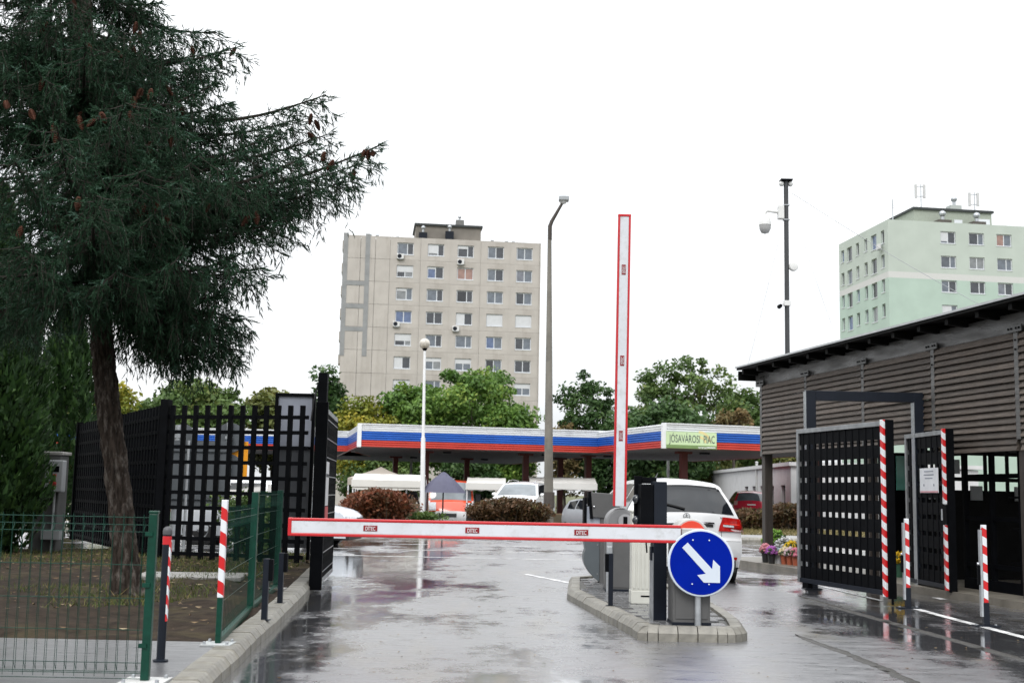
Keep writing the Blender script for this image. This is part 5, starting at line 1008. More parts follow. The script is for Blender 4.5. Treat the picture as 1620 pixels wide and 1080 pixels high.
def aircon(label, loc, rz, k=1.0):
    t = thing('air_conditioner', label, 'air conditioner', loc, rz)
    MB().bx(-.42, .42, -.32, 0, 0, .62).build('case', mat('ac_white', (0.6, 0.6, 0.6), .4), t, bevel=.03); MB().lathe([(0.001, -.335), (.24, -.335), (.26, -.321)], 20, (-.1, 0, .31), 'y').build('fan_grille', DARKGREY, t)
    MB().bx(-.3, .3, -.3, .0, -.06, -.002).build('bracket', GALV, t)
def cowl(label, loc, s=1.0):
    t = thing('roof_ventilator', label, 'ventilator', loc); MB().lathe([(.14 * s, 0), (.14 * s, .35 * s)], 12).build('pipe', GALV, t)
    MB().sph((0, 0, .58 * s), .27 * s, 12, 8, (1, 1, .9)).build('turbine', GALV, t, smooth=50)
# beige panel block
aL, aR = D(545, 373, 143.5), D(856, 387, 146.4); wid = math.hypot(aR[0] - aL[0], aR[1] - aL[1]); hA = (aL[2] + aR[2]) / 2
ap = thing('apartment_block', 'beige ten storey precast panel apartment block with grey sealed joints', 'building', (aL[0], aL[1], 0), math.atan2(aR[1] - aL[1], aR[0] - aL[0]))
MB().bx(0.02, wid - .02, 0.45, 13.5, -.5, hA - .15).build('core', mat('core_concrete', (0.42, 0.40, 0.36), .8), ap)
SH = 36.75 / (F / 145.0) * 1.0; pxm = F / 145.0 * 1.028
colx = [(x - 545) / 311 * wid for x in (641, 689, 736, 784, 830)]
rowz = [hA - (y - 380) / 36.9 * 2.80 for y in [397 + 36.9 * q for q in range(10)]]
bw = colx[1] - colx[0]; ww, wh = 2.0, 1.50
pan = holed_wall(bw - .02, 2.785, [(bw / 2 - .025 - ww / 2, bw / 2 - .025 + ww / 2, 0.62, 0.62 + wh)], 0.4).mesh('wall_panel'); pan.materials.append(CONP)
blank = MB().bx(0, bw - .05, 0, .4, 0, 2.77).mesh('wall_panel'); blank.materials.append(CONP)
pw = [(0, 0), (0, 1), (1, 1), (0, 1), (1, 1), (2, 2), (3, 7), (1, 3), (4, 4), (7, 0), (1, 2), (5, 0), (3, 3), (6, 1), (0, 6)]
PLAN = {(0, 0): ((1, 0), 0, 0), (0, 1): ((2, 0), .8, 0), (0, 2): ((0, 0), .25, 0), (0, 3): ((1, 0), 0, 0), (0, 4): ((1, 1), 0, 0),
        (1, 0): ((0, 2), .55, 2), (1, 1): ((3, 0), .15, 0), (1, 2): ((4, 4), 0, 0), (1, 3): ((1, 0), 0, 0), (1, 4): ((6, 1), 0, 0), (2, 0): ((2, 1), .2, 0), (2, 1): ((1, 0), 0, 0), (2, 2): ((5, 0), 0, 0), (2, 3): ((1, 1), 0, 0), (2, 4): ((0, 1), 0, 0),
        (3, 0): ((3, 3), 0, 0), (3, 1): ((0, 0), 0, 0), (3, 2): ((2, 0), 1, 0), (3, 3): ((1, 1), 1, 2), (3, 4): ((1, 1), 1, 2), (4, 0): ((0, 2), .6, 2), (4, 1): ((1, 0), 0, 0), (4, 2): ((1, 1), 0, 0), (4, 3): ((3, 1), 0, 0), (4, 4): ((0, 1), 0, 0), (5, 0): ((2, 0), 1, 0), (5, 1): ((1, 2), .3, 2), (5, 2): ((1, 1), .4, 2), (5, 3): ((5, 1), 0, 0), (5, 4): ((0, 0), 0, 0)}
for r, z in enumerate(rowz):
    zb = z - wh / 2 - .62
    for c, x in enumerate(colx):
        piece('wall_panel', pan, ap, (x - bw / 2 + .01, random.uniform(-.012, .012), zb + .015))
        pn, bl, wc = PLAN.get((r, c), ((random.randrange(4), random.randrange(3)), random.choice([0, 0, .4]), 2))
        window(ap, x, zb + .65, ww - .02, wh - .04, 0.13, 0.62 if c < 3 and r % 2 == 0 else 0.5, pn, bl, wc)
    xl = colx[0] - bw / 2
    for k, (a, b) in enumerate(((0.0, xl * .36), (xl * .36, xl * .68), (xl * .68, xl))):
        MB().bx(a + .02, b - .02, random.uniform(-.012, .012), .4, zb + .015, zb + 2.785).build('wall_panel', CONP, ap)
    a = colx[-1] + bw / 2; MB().bx(a + .02, wid, 0, .4, zb + .015, zb + 2.785).build('wall_panel', CONP, ap)
zlow = rowz[-1] - wh / 2 - .62; MB().bx(0, wid, 0, .4, -.5, zlow).build('base_wall', CONP, ap)
ztop0 = rowz[0] - wh / 2 - .62 + 2.8; MB().bx(0, wid, 0.0, .4, ztop0 + .01, hA).build('parapet', CONP, ap)
ys = lambda y: hA - (y - 380) / 36.9 * 2.8
for px in (547.5, 582): MB().bx((px - 545) / 311 * wid - .28, (px - 545) / 311 * wid + .28, -.035, -.014, ys(573), ys(375)).build('sealed_strip', DUCT, ap)
for py in (456, 493, 530): MB().bx((550 - 545) / 311 * wid, (578.5 - 545) / 311 * wid, -.034, -.014, ys(py) - .27, ys(py) + .27).build('sealed_strip', DUCT, ap)
for k in range(9): MB().bx(-.22, -.02, .8, 3.2, ys(400 + 37 * k), ys(400 + 37 * k) + 1.1).build('balcony', CONP, ap)
rx0, rx1 = (657 - 545) / 311 * wid, (761 - 545) / 311 * wid
rh_ = MB().bx(rx0, rx1, 1.5, 7.5, hA - .2, ys(353)).build('roof_house', mat('roof_house_grey', (0.17, 0.155, 0.135), .8, var=.2, scale=.6), ap)
MB().bx(rx0 - .2, rx1 + .2, 1.3, 7.7, ys(353), ys(349.5)).build('roof_house_cornice', mat('tar_green', (0.03, 0.035, 0.035), .7), rh_)
MB().bx((722 - 545) / 311 * wid, (735 - 545) / 311 * wid, 3, 4, ys(349), ys(336)).build('chimney', mat('chimney_grey', (0.16, 0.16, 0.155), .8), rh_)
def on_ap(px, y, z):
    q = Matrix.Rotation(ap.rotation_euler.z, 4, 'Z') @ Vector(((px - 545) / 311 * wid, y, z)); return (ap.location.x + q.x, ap.location.y + q.y, z)
for px, z, y, s, nm in ((585, hA, 1, .75, 'on the beige roof at the end with the grey strips'), (596, hA, 1, .75, 'second from the end with the grey strips on the beige roof'), (628, hA, 1, .6, 'standing alone before the beige roof house'), (668, ys(366), .8, 1, 'on a short dark stub before the beige roof house'), (710, ys(363), .8, 1, 'on a tall dark stub before the middle of the roof house'), (728, ys(336), 3.5, .8, 'crowning the chimney of the beige roof house'), (779, hA, 1, .75, 'first beyond the roof house on the beige parapet'), (802, hA, 1, .7, 'in the middle of the three beyond the roof house'), (813, hA, 1, .7, 'at the far corner of the beige parapet')):
    cowl('round metal roof ventilator ' + nm, on_ap(px, y, z), s)
for px, z0, z1 in ((668, hA - .1, ys(367)), (710, hA - .1, ys(363))): MB().bx((px - 6.5 - 545) / 311 * wid, (px + 6.5 - 545) / 311 * wid, .5, 1.3, z0, z1).build('chimney_stub', DARKGREY, ap)
for px, py, nm in ((633, 411, 'under the top window nearest the grey strips of the beige block'), (728, 416, 'under the top middle window of the beige block'), (630, 521, 'lower down in the window column nearest the grey strips'), (723, 525, 'under a middle window low on the beige block')):
    q = on_ap(px, -.01, ys(py + 3)); aircon('white air conditioner ' + nm, q, ap.rotation_euler.z)
# pale green block
gA = np.array([D(1404, 347, 133)[0], 133.0]); gL = np.array([D(1327, 386, 147)[0], 147.0]); gR = np.array([D(1620, 360, 135.2)[0], 135.2]); hG = D(1404, 347, 133)[2]
GREENW = mat('green_render', (0.39, 0.49, 0.43), .8, var=.06, scale=.5); PALEW = mat('pale_green_render', (0.44, 0.49, 0.445), .8, var=.05, scale=.5); BANDW = mat('white_band', (0.55, 0.55, 0.54), .8, var=.04)
gb = thing('apartment_block', 'pale green rendered apartment block with antennas on its roof', 'building', (gA[0], gA[1], 0), math.atan2(gR[1] - gA[1], gR[0] - gA[0]))
wg = 26.0; kz = F / 133 * 1.03; zy = lambda y: hG - (y - 347) / kz * 1.0
rowg = [hG - (377 - 352) / 14.3 - i * 2.82 for i in range(9)]
colg = [((x - 1404) / 14.25) for x in (1507, 1556, 1604)] + [((1604 - 1404) / 14.25 + 3.4), ((1604 - 1404) / 14.25 + 6.8)]
zb1, zb2 = hG - (435 - 350) / 14.3, hG - (445 - 350) / 14.3
def gwall(parent, w, holes, th, M):
    for nm, z0, z1, m in (('lower_wall', -.5, zb2, GREENW), ('band', zb2, zb1, BANDW), ('upper_wall', zb1, hG, PALEW)):
        hs = [(a, b, max(c, z0 + .001), min(d, z1 - .001)) for a, b, c, d in holes if c < z1 - .05 and d > z0 + .05]
        q = holed_wall(w, z1 - z0, hs, th, 0, z0); q.v = [tuple(M @ Vector(p)) for p in q.v]; q.build(nm, m, parent)
gwall(gb, wg, [(x - .92, x + .92, z - .7, z + .7) for x in colg for z in rowg], .35, Matrix.Identity(4))
for i, x in enumerate(colg):
    for j, z in enumerate(rowg): window(gb, x, z - .69, 1.82, 1.38, .12, .62 if (i + j) % 2 else .5, [(1, 0), (7, 1), (1, 0), (0, 1), (0, 1), (2, 2), (0, 0), (1, 1), (4, 1), (1, 1), (6, 0)][(i * 4 + j) % 11], (.85 if (i, j) in ((0, 0), (0, 3)) else 0), 0)
rot = Matrix.Rotation(math.atan2(gL[1] - gA[1], gL[0] - gA[0]) - gb.rotation_euler.z, 4, 'Z'); ls = float(np.linalg.norm(gL - gA))
flip = rot @ Matrix.Translation((0, 0.0, 0)) @ Matrix.Diagonal((1, -1, 1, 1))
scol = [ls * f for f in (.10, .27, .43, .60, .77, .92)]
hs = [(x - (.45 if k not in (1, 4) else .75), x + (.45 if k not in (1, 4) else .75), z - (.75 if k not in (1, 4) else 1.0), z + .75) for k, x in enumerate(scol) for z in rowg]
gwall(gb, ls, hs, .35, rot @ Matrix.Diagonal((1, -1, 1, 1)))
sideW = bpy.data.objects.new('side_facade', None); COL.objects.link(sideW); sideW.parent = gb; sideW.rotation_euler.z = math.atan2(gL[1] - gA[1], gL[0] - gA[0]) - gb.rotation_euler.z
for k, x in enumerate(scol):
    for j, z in enumerate(rowg):
        w_ = .88 if k not in (1, 4) else 1.48; h_ = 1.48 if k not in (1, 4) else 1.73
        fr = MB().bx(-w_ / 2, w_ / 2, -.05, 0, 0, .08).bx(-w_ / 2, w_ / 2, -.05, 0, h_ - .08, h_).bx(-w_ / 2, -w_ / 2 + .08, -.05, 0, .08, h_ - .08).bx(w_ / 2 - .08, w_ / 2, -.05, 0, .08, h_ - .08).build('window', WFRAME, sideW, loc=(x, -.2, z - (.74 if k not in (1, 4) else .99)))
        MB().bx(-w_ / 2 + .08, w_ / 2 - .08, -.04, -.02, .08, h_ - .08).build('pane', PANES[(k * 3 + j * 5) % 4 if (k + j) % 3 else 5], fr)
        MB().bx(-w_ / 2 - .1, w_ / 2 + .1, .0, .25, -.1, -.02).build('sill', WFRAME, fr)
MB().bx(.4, wg - .3, .4, 14, -.5, hG - .2).build('core', PALEW, gb)
zr = lambda y: hG + (352 - y) / 14.3
MB().bx(4.7, 14.3, 3, 12, hG - .3, zr(322)).build('roof_house', mat('roof_house_green', (0.30, 0.33, 0.28), .8, var=.1), gb); MB().bx(4.5, 14.5, 2.8, 12.2, zr(322), zr(318)).build('roof_house_cornice', mat('tar_green', (.03,) * 3), gb)
MB().bx(10.3, 11.7, 5, 6.2, zr(318), zr(303)).build('chimney', mat('chimney_white', (.42, .45, .43), .8), gb)
for x in (7.4, 11.6):
    MB().bx(x - .8, x + .8, .9, 2.2, hG - .1, hG + .55).build('vent_stub', mat('dark_stub', (.08, .07, .06), .8), gb)
def on_gb(x, y, z):
    q = Matrix.Rotation(gb.rotation_euler.z, 4, 'Z') @ Vector((x, y, z)); return (gb.location.x + q.x, gb.location.y + q.y, z)
for x, z, y, s, nm in ((7.4, hG + .5, 1.5, 1.5, 'on the green block below the double panel antenna'), (11.6, hG + .5, 1.5, 1.5, 'on the green block in front of the white roof door'), (11.0, zr(303), 5.5, 1.4, 'crowning the chimney of the green roof house')): cowl('large round ventilator ' + nm, on_gb(x, y, z), s)
def antenna(label, x, y, z0, z1, yag=False):
    t = thing('antenna', label, 'antenna', on_gb(x, y, z0)); h = z1 - z0; MB().tube([(0, 0, -.3), (0, 0, h)], .07, 8).build('mast', GALV, t)
    if yag:
        for k in range(4): MB().tube([(-.6 + .1 * k, 0, h - .2 - .25 * k), (.6 - .1 * k, 0, h - .2 - .25 * k)], .03, 5).build('rod', GALV, t)
    else:
        for dx in (-.75, .25): MB().bx(dx, dx + .3, -.1, .1, h - 1.7, h - .05).build('panel', mat('antenna_panel', (.5, .5, .5), .4), t); 
        for z in (h - 1.5, h - .3): MB().tube([(-.6, 0, z), (.4, 0, z)], .05, 6).build('strut', GALV, t)
antenna('taller double panel mobile antenna on the green roof house', 7.1, 6, zr(319), zr(266)); antenna('shorter double panel mobile antenna beside the chimney end of the green roof house', 13.9, 6, zr(319), zr(275)); antenna('thin television aerial near the corner of the green roof', 1.6, 2, hG - .2, zr(311), True)
MB().bx(9.6, 10.6, 2.9, 2.99, hG, zr(336)).build('roof_door', WFRAME, gb); MB().bx(12.6, 14.0, 2.85, 2.99, hG, zr(333)).build('equipment_cabinet', WFRAME, gb)
aircon('white air conditioner on the side facade corner of the green block', on_gb(-.55, 1.6, hG - 3.2), gb.rotation_euler.z + 1.4)
# low white building
a, b = D(1166, 757, 72), D(1251, 743, 58); hz_ = b[2]
wb_ = thing('low_building', 'low white flat roofed building with a row of small dark windows', 'building', (b[0], b[1], 0), math.atan2(a[1] - b[1], a[0] - b[0]))
lw = math.hypot(a[0] - b[0], a[1] - b[1]); WREN = mat('white_render', (0.58, 0.58, 0.58), .8, var=.08, scale=1, dirt=(.42, .42, .42), dscale=1)
hs = [(x, x + 1.0, 1.0, 1.95) for x in (1.2, 3.8, 6.2, 8.4, 10.6)]
q = holed_wall(lw + 12, hz_ + .2, hs, .3, 0, 0); q.v = [(x, -y, z) for x, y, z in q.v]; q.build('side_wall', WREN, wb_)
for h_ in hs:
    f = MB().bx(h_[0] + .02, h_[1] - .02, -.22, -.16, h_[2] + .02, h_[3] - .02).build('window', DARKGREY, wb_); MB().bx(h_[0] + .12, h_[1] - .12, -.155, -.14, h_[2] + .12, h_[3] - .12).build('pane', PANES[5], f)
o = MB().bx(0.0, lw + 12, -9, -.32, 0, hz_ + .15).build('core', WREN, wb_); MB().bx(-.15, lw + 12.2, -9.2, .12, hz_ + .2, hz_ + .38).build('roof_edge', WREN, wb_)
MB().bx(-.06, -.003, -1.3, -.3, .1, 2.1).build('door', mat('door_grey', (.2, .22, .22), .5), wb_)

# ================================================================ MARKET ROOFS
RIBW, RIBB, RIBR = mat('rib_white', (0.70, 0.72, 0.74), .35, var=.06, scale=.8, dirt=(.5, .52, .55), dscale=.8), mat('rib_blue', (0.02, 0.11, 0.46), .35, var=.12, scale=.9), mat('rib_red', (0.52, 0.055, 0.04), .35, var=.1, scale=.9)
SOFF = mat('soffit', (0.20, 0.20, 0.205), .7, var=.1, scale=.5); POSTR = mat('red_column', (0.12, 0.015, 0.012), .45, var=.15)
def canopy(label, P, zt, h, dep, cols):
    """P: front left and right corner, plan; dep: depth behind; ribbed fascia on the four sides"""
    a, b = np.array(P[0]), np.array(P[1]); w = np.linalg.norm(b - a); t = thing('market_canopy', label, 'canopy', (a[0], a[1], 0), math.atan2(b[1] - a[1], b[0] - a[0]))
    MB().bx(.05, w - .05, .05, dep - .05, zt - h + .02, zt - .25).build('soffit', SOFF, t)
    n = 10; rh = h / n
    prof = [(0, 0), (-.05, rh * .22), (-.05, rh * .75), (0, rh * .97), (.04, rh * .97), (.04, 0)]
    for i in range(n):
        m = RIBR if i < 3 else RIBB if i < 7 else RIBW; z = zt - h + i * rh
        MB().prism([(y, z + q) for y, q in prof], 0, w, 'x').build('cladding_rib', m, t)
        MB().prism([(y, z + q) for y, q in prof], 0, dep, 'y').build('cladding_rib', m, t)
        MB().prism([(w - y, z + q) for y, q in prof], 0, dep, 'y').build('cladding_rib', m, t)
    for x in (0, w): MB().bx(x - .09, x + .09, -.09, .05, zt - h - .02, zt + .02).build('corner_trim', RIBW, t)
    MB().bx(-.08, w + .08, -.08, .03, zt, zt + .05).build('top_trim', RIBW, t)
    for x, y in cols:
        z0 = drop(a[0] + x, a[1] + y); MB().bx(x - .14, x + .14, y - .14, y + .14, z0, zt - h + .02).build('column', POSTR, t); MB().bx(x - .35, x + .35, y - .16, y + .16, zt - h - .08, zt - h + .02).build('column_head', POSTR, t)
        MB().bx(x + .8, x + 1.2, y - .1, y + .1, zt - h - .07, zt - h + .01).build('ceiling_lamp', DARKGREY, t)
    return t, w
Z1 = 4.15
def plan(px, py, z):
    d = ray(px, py); t = (z - CH) / d[2]; q = CAM + d * t; return q[:2]
cA, cB = plan(569, 671, Z1), plan(985, 684, Z1)
hF = Z1 - D(569, 706, cA[1])[2]
canopy('long market roof with white, blue and red ribbed fascia behind the globe lamp', (cA, cB), Z1, hF, 25, [((x - 569) / 416 * np.linalg.norm(cB - cA), y) for x, y in ((690, 4.0), (676, 14), (815, 14.0), (858, 4.0), (960, 9))])
c0, c0b = plan(250, 676, Z1), plan(560, 683.5, Z1)
c0 = c0b + (np.array([c0b[0] - 24, c0b[1] - .2]) - c0b)
canopy('farther market roof with striped ribbed fascia seen through the lattice fence', (c0, c0b), Z1, hF, 8, [(4, 3), (12, 3), (20, 3)])
cC, cD = plan(1050, 670.5, Z1), plan(1215, 677, Z1); cD = cC + (cD - cC) * 1.9
t3, w3 = canopy('market roof with a pale green lettered banner on its striped fascia', (cC, cD), Z1, hF * .98, 16, [(2.5, 3.5), (.9, 11), (9, 3.5)])
kC = F / cC[1]; bx0, bx1 = (1052.5 - 1050) / kC, (1140 - 1050) / kC
bn = MB().bx(bx0, bx1, -.11, -.07, Z1 - hF * .98, Z1 - .28).build('banner', None or mat('banner_green', (0.52, 0.66, 0.40), .5, var=.10, scale=.35), t3)
MB().bx(bx0, bx1, -.117, -.1105, Z1 - hF * .98, Z1 - hF * .98 + .14).build('banner_foot', mat('banner_dark', (0.16, 0.25, 0.09), .5), bn)
BT = mat('banner_text', (0.07, 0.09, 0.10), .6)
text('lettering', 'JÓSAVÁROSI  PIAC', 0.44, BT, bn, Matrix.Translation(((bx0 + bx1) / 2 + .03, -.116, Z1 - .58)) @ VERT, 0.55)
text('web_address', 'www.', 0.17, WHITEP, bn, Matrix.Translation((bx0 + (bx1 - bx0) * .72, -.121, Z1 - hF * .98 + .06)) @ VERT, 1.0)
MB().bx(bx0 + (bx1 - bx0) * .80, bx1 - .06, -.122, -.1175, Z1 - hF * .98 + .045, Z1 - hF * .98 + .085).build('address_line', WHITEP, bn)
lf = MB()
for r0, r1, a0, a1 in ((.42, .52, 10, 95), (.22, .32, 10, 95)):
    for i in range(10):
        A, B = R_(a0 + (a1 - a0) * i / 10), R_(a0 + (a1 - a0) * (i + 1) / 10); cx, cz = bx1 - .75, Z1 - hF * .98 + .2
        lf.add([(cx + r * math.cos(q), -.1125, cz + r * math.sin(q)) for r, q in ((r0, A), (r1, A), (r1, B), (r0, B))], [(0, 1, 2, 3)])
lf.build('banner_swirl', mat('swirl_yellow', (0.66, 0.58, 0.28), .5), bn)

# ---------------------------------------------------------------- market stalls, parasol, person
FAB = mat('white_tarpaulin', (0.62, 0.61, 0.58), .7, var=.06, scale=1); BEI = mat('beige_tarpaulin', (0.36, 0.32, 0.28), .75, var=.1, scale=1.2); PAR = mat('lilac_parasol', (0.075, 0.075, 0.12), .7, var=.06)
def stall(label, x0, x1, pyt, Y, fasc=.38, dep=2.6, lift=.0, m=FAB):
    a, b = D(x0, pyt, Y), D(x1, pyt, Y); z0 = drop(a[0], Y); w = b[0] - a[0]; zt = a[2] - z0; t = thing('market_stall', label, 'stall', (a[0], Y, z0))
    V = []; nx = 24
    for j, (y, zz_) in enumerate(((-.02, -fasc), (0, 0), (dep * .5, .25 + lift), (dep, .05), (dep + .02, -fasc * .8))):
        for i in range(nx + 1): V.append((w * i / nx, y, zt + zz_ - .05 * abs(math.sin(i / nx * math.pi * 4)) * (1 if j in (0, 4) else .25)))
    MB().add(V, [(j * (nx + 1) + i, j * (nx + 1) + i + 1, (j + 1) * (nx + 1) + i + 1, (j + 1) * (nx + 1) + i) for j in range(4) for i in range(nx)]).build('tarpaulin', m, t, smooth=40)
    MB().bx(-.03, w + .03, -.06, -.03, zt - .30, zt - .02).build('valance', m, t)
    for x in (.03, w - .03):
        for y in (.05, dep - .05): MB().tube([(x, y, 0), (x, y, zt)], .03, 8).build('leg', WHITEP, t)
    MB().bx(.1, w - .1, .3, 1.2, .78, .84).build('table', mat('stall_table', (.18, .12, .07), .7), t); MB().bx(.1, w - .1, .3, .33, .2, .78).build('table_front', mat('stall_cloth', (.10, .08, .05), .8), t)
    return t
def tent(label, xc, pyt, pyb, hwpx, Y, m):
    c = D(xc, pyt, Y); e = D(xc, pyb, Y)[2]; z0 = drop(c[0], Y); r = hwpx / (F / Y); t = thing('market_tent', label, 'tent', (c[0], Y, z0)); zt, ze = c[2] - z0, e - z0
    V = []; Fc = []
    for k in range(5):
        f = k / 4; rr = r * f; z = zt - (zt - ze) * (f ** .85)
        for (sx, sy) in ((-1, -1), (0, -1), (1, -1), (1, 0), (1, 1), (0, 1), (-1, 1), (-1, 0)): V.append((sx * rr, sy * rr, z + (.04 if sx * sy == 0 else 0) * f))
    for k in range(4):
        for j in range(8): Fc.append((k * 8 + j, k * 8 + (j + 1) % 8, (k + 1) * 8 + (j + 1) % 8, (k + 1) * 8 + j))
    o = len(V); V += [(x, y, z - .3) for x, y, z in V[-8:]]
    for j in range(8): Fc.append((o - 8 + j, o - 8 + (j + 1) % 8, o + (j + 1) % 8, o + j))
    MB().add(V, Fc).build('roof_cloth', m, t, smooth=30)
    for sx in (-1, 1):
        for sy in (-1, 1): MB().tube([(sx * r * .97, sy * r * .97, 0), (sx * r * .97, sy * r * .97, ze)], .03, 8).build('leg', WHITEP, t)
    return t
tent('beige peaked market tent behind the white stall roof', 603, 738, 757, 46, 53.6, BEI)
stall('wide white market stall roof beside the globe lamp and the beige tent', 557.5, 671, 757.5, 50.4, .38, 1.7)
stall('low white market stall roof between the parasol and the off-roader', 738, 800, 763, 53.0, .3); stall('white market stall roof behind the off-roader and the concrete lamp post', 838, 944, 762, 54.5, .3)
P0 = D(702, 748, 50.8); z0 = drop(P0[0], 50.8); ps = thing('parasol', 'lilac grey market parasol standing in front of the orange van', 'parasol', (P0[0], 50.8, z0)); zt = P0[2] - z0; rp_ = 36 / (F / 50.8); ze = D(702, 779, 50.8)[2] - z0
V = []; Fc = []; n = 8; m_ = 3
for k in range(6):
    f = k / 5
    for j in range(n * m_):
        a_ = 2 * math.pi * j / (n * m_); sag = 1 - .07 * math.sin(math.pi * (j % m_) / m_) * f; V.append((rp_ * f * sag * math.cos(a_), rp_ * f * sag * math.sin(a_), zt - (zt - ze) * f ** 1.5))
for k in range(5):
    for j in range(n * m_): Fc.append((k * n * m_ + j, k * n * m_ + (j + 1) % (n * m_), (k + 1) * n * m_ + (j + 1) % (n * m_), (k + 1) * n * m_ + j))
MB().add(V, Fc).build('canopy', PAR, ps, smooth=20)
MB().lathe([(.26, zt - .12), (.10, zt + .02), (.001, zt + .05)], 12).build('vent_cap', PAR, ps); MB().tube([(0, 0, 0), (0, 0, zt)], .03, 10).build('pole', DARKGREY, ps); MB().lathe([(.35, 0), (.35, .08), (.05, .12)], 16).build('base', CONC, ps)
for j in range(8): MB().tube([(0, 0, zt - .5), (rp_ * .6 * math.cos(j * math.pi / 4), rp_ * .6 * math.sin(j * math.pi / 4), zt - (zt - ze) * .6 ** 1.5 - .02)], .012, 4).build('rib', DARKGREY, ps)
# customer at the stall
def person(label, loc, rz, jacket, trousers, hair, skin):
    t = tag(bpy.data.objects.new('person', None), label, 'person'); COL.objects.link(t); t.location = loc; t.rotation_euler.z = rz
    J = [(0, 0, .95), (0, .01, 1.15), (0, .02, 1.38), (0, .0, 1.50), (-.10, 0, .92), (-.11, -.02, .5), (-.11, .02, .08), (-.11, -.12, .04), (.10, 0, .92), (.12, .03, .5), (.12, .08, .08), (.12, -.06, .04), (-.2, .0, 1.40), (-.27, .02, 1.13), (-.22, -.18, .98), (.2, 0, 1.40), (.28, .02, 1.13), (.24, -.18, 1.0)]
    E_ = [(0, 1), (1, 2), (2, 3), (0, 4), (4, 5), (5, 6), (6, 7), (0, 8), (8, 9), (9, 10), (10, 11), (2, 12), (12, 13), (13, 14), (2, 15), (15, 16), (16, 17)]
    Rr = [.17, .165, .17, .06, .11, .075, .05, .04, .11, .075, .05, .04, .075, .055, .04, .075, .055, .04]
    me = bpy.data.meshes.new('body'); me.from_pydata(J, E_, []); o = bpy.data.objects.new('body', me); COL.objects.link(o); o.parent = t
    sk = o.modifiers.new('skin', 'SKIN'); lay = me.skin_vertices[0].data
    for i, r in enumerate(Rr): lay[i].radius = (r, r * (.72 if i < 3 else 1)); lay[i].use_root = (i == 0)
    o.modifiers.new('sub', 'SUBSURF').levels = 2; o.modifiers['sub'].render_levels = 2; me.materials.append(jacket)
    MB().lathe([(.17, .90), (.185, .80), (.17, .72)], 14).build('trousers', trousers, t)
    hd = MB().sph((0, -.01, 1.63), .105, 16, 12, (.82, .95, 1.15)).sph((0, -.115, 1.61), .02, 8, 6).build('head', skin, t, smooth=60)
    for sx in (-1, 1):
        MB().sph((sx * .088, 0, 1.62), .022, 8, 6, (.5, 1, 1.3)).build('ear', skin, hd); MB().sph((sx * .035, -.098, 1.645), .012, 8, 6).build('eye', DARKGREY, hd)
    MB().sph((0, -.105, 1.575), .02, 8, 6, (1.3, .4, .3)).build('mouth', mat('lips', (.3, .09, .08), .5), hd)
    MB().sph((0, .02, 1.665), .12, 16, 10, (.92, 1.0, .98)).sph((0, .06, 1.58), .095, 12, 8, (1, .6, 1.2)).build('hair', hair, hd, smooth=60)
    for sx in (-1, 1):
        h = MB().sph((sx * .23, -.20, .965), .04, 10, 8, (.6, 1, 1.1))
        for k in range(4): h.tube([(sx * .23 + (k - 1.5) * .014, -.22, .95), (sx * .23 + (k - 1.5) * .016, -.255, .915), (sx * .23 + (k - 1.5) * .016, -.262, .88 + abs(k - 1.5) * .008)], .009, 6)
        h.tube([(sx * .205, -.2, .96), (sx * .18, -.235, .935)], .010, 6); h.build('hand', skin, t, smooth=60)
    return t
q = D(652, 800, 51.6); person('person with fair hair in a dark jacket at the market stall', (q[0], 51.6, drop(q[0], 51.6)), R_(150), mat('dark_jacket', (.022, .023, .028), .8), mat('dark_trousers', (.03, .03, .035), .8), mat('fair_hair', (.36, .27, .17), .6), mat('skin', (.45, .25, .18), .6))
# ---------------------------------------------------------------- lamp posts
pl = D(868, 828, 47.5); pk = lambda px, py: D(px, py, 47.5)
OLDC = mat('old_pole_concrete', (0.17, 0.16, 0.14), .85, var=.25, scale=2, stretch=(1, 1, .3), bump=.4, bscale=14, dirt=(.10, .095, .085), dscale=1.2)
sl = thing('street_lamp', 'tall tapering concrete street lamp with bent steel arm and box lantern', 'street lamp', (pl[0], 47.5, 0.03)); X = lambda px, py: pk(px, py)[0] - pl[0]; Z = lambda py: pk(870, py)[2] - .03
MB().tube([(X(868, 828), 0, 0), (X(868, 700), 0, Z(700)), (X(869.5, 370), 0, Z(370))], [.19, .165, .075], 10).build('pole', OLDC, sl, smooth=40)
MB().lathe([(.215, Z(803)), (.215, Z(778))], 12).build('band', mat('band_brown', (.06, .05, .045), .7), sl)
MB().tube([(X(870, 372), 0, Z(372) - .2), (X(870, 358), 0, Z(358)), (X(873, 350), 0, Z(350)), (X(889, 322), 0, Z(322))], [.085, .085, .075, .055], 10).build('arm', mat('rusty_steel', (.05, .042, .036), .6, metal=.3), sl, smooth=60)
MB().bx(X(884, 316), X(900, 316), -.2, .2, Z(318), Z(310.5)).build('lantern', mat('lantern_grey', (.33, .35, .37), .4), sl, bevel=.04); MB().lathe([(.001, Z(323)), (.12, Z(321.5)), (.14, Z(318))], 14, (X(891, 318), 0, 0)).build('lantern_glass', LAMP, sl, smooth=60)
Yg = 48.5; pg = D(668, 823, Yg); gx_ = lambda px, py: D(px, py, Yg)[0] - pg[0]; gz = lambda py: D(670, py, Yg)[2] - .03
gl_ = thing('globe_lamp', 'slim white lamp post with a round globe in front of the beige block', 'street lamp', (pg[0], Yg, 0.03))
MB().tube([(0, 0, 0), (gx_(669.5, 692), 0, gz(692))], [.10, .09], 14).build('lower_pole', WHITEP, gl_, smooth=40); MB().tube([(gx_(669.5, 692), 0, gz(692)), (gx_(672, 550), 0, gz(550))], [.062, .05], 12).build('upper_pole', WHITEP, gl_, smooth=40)
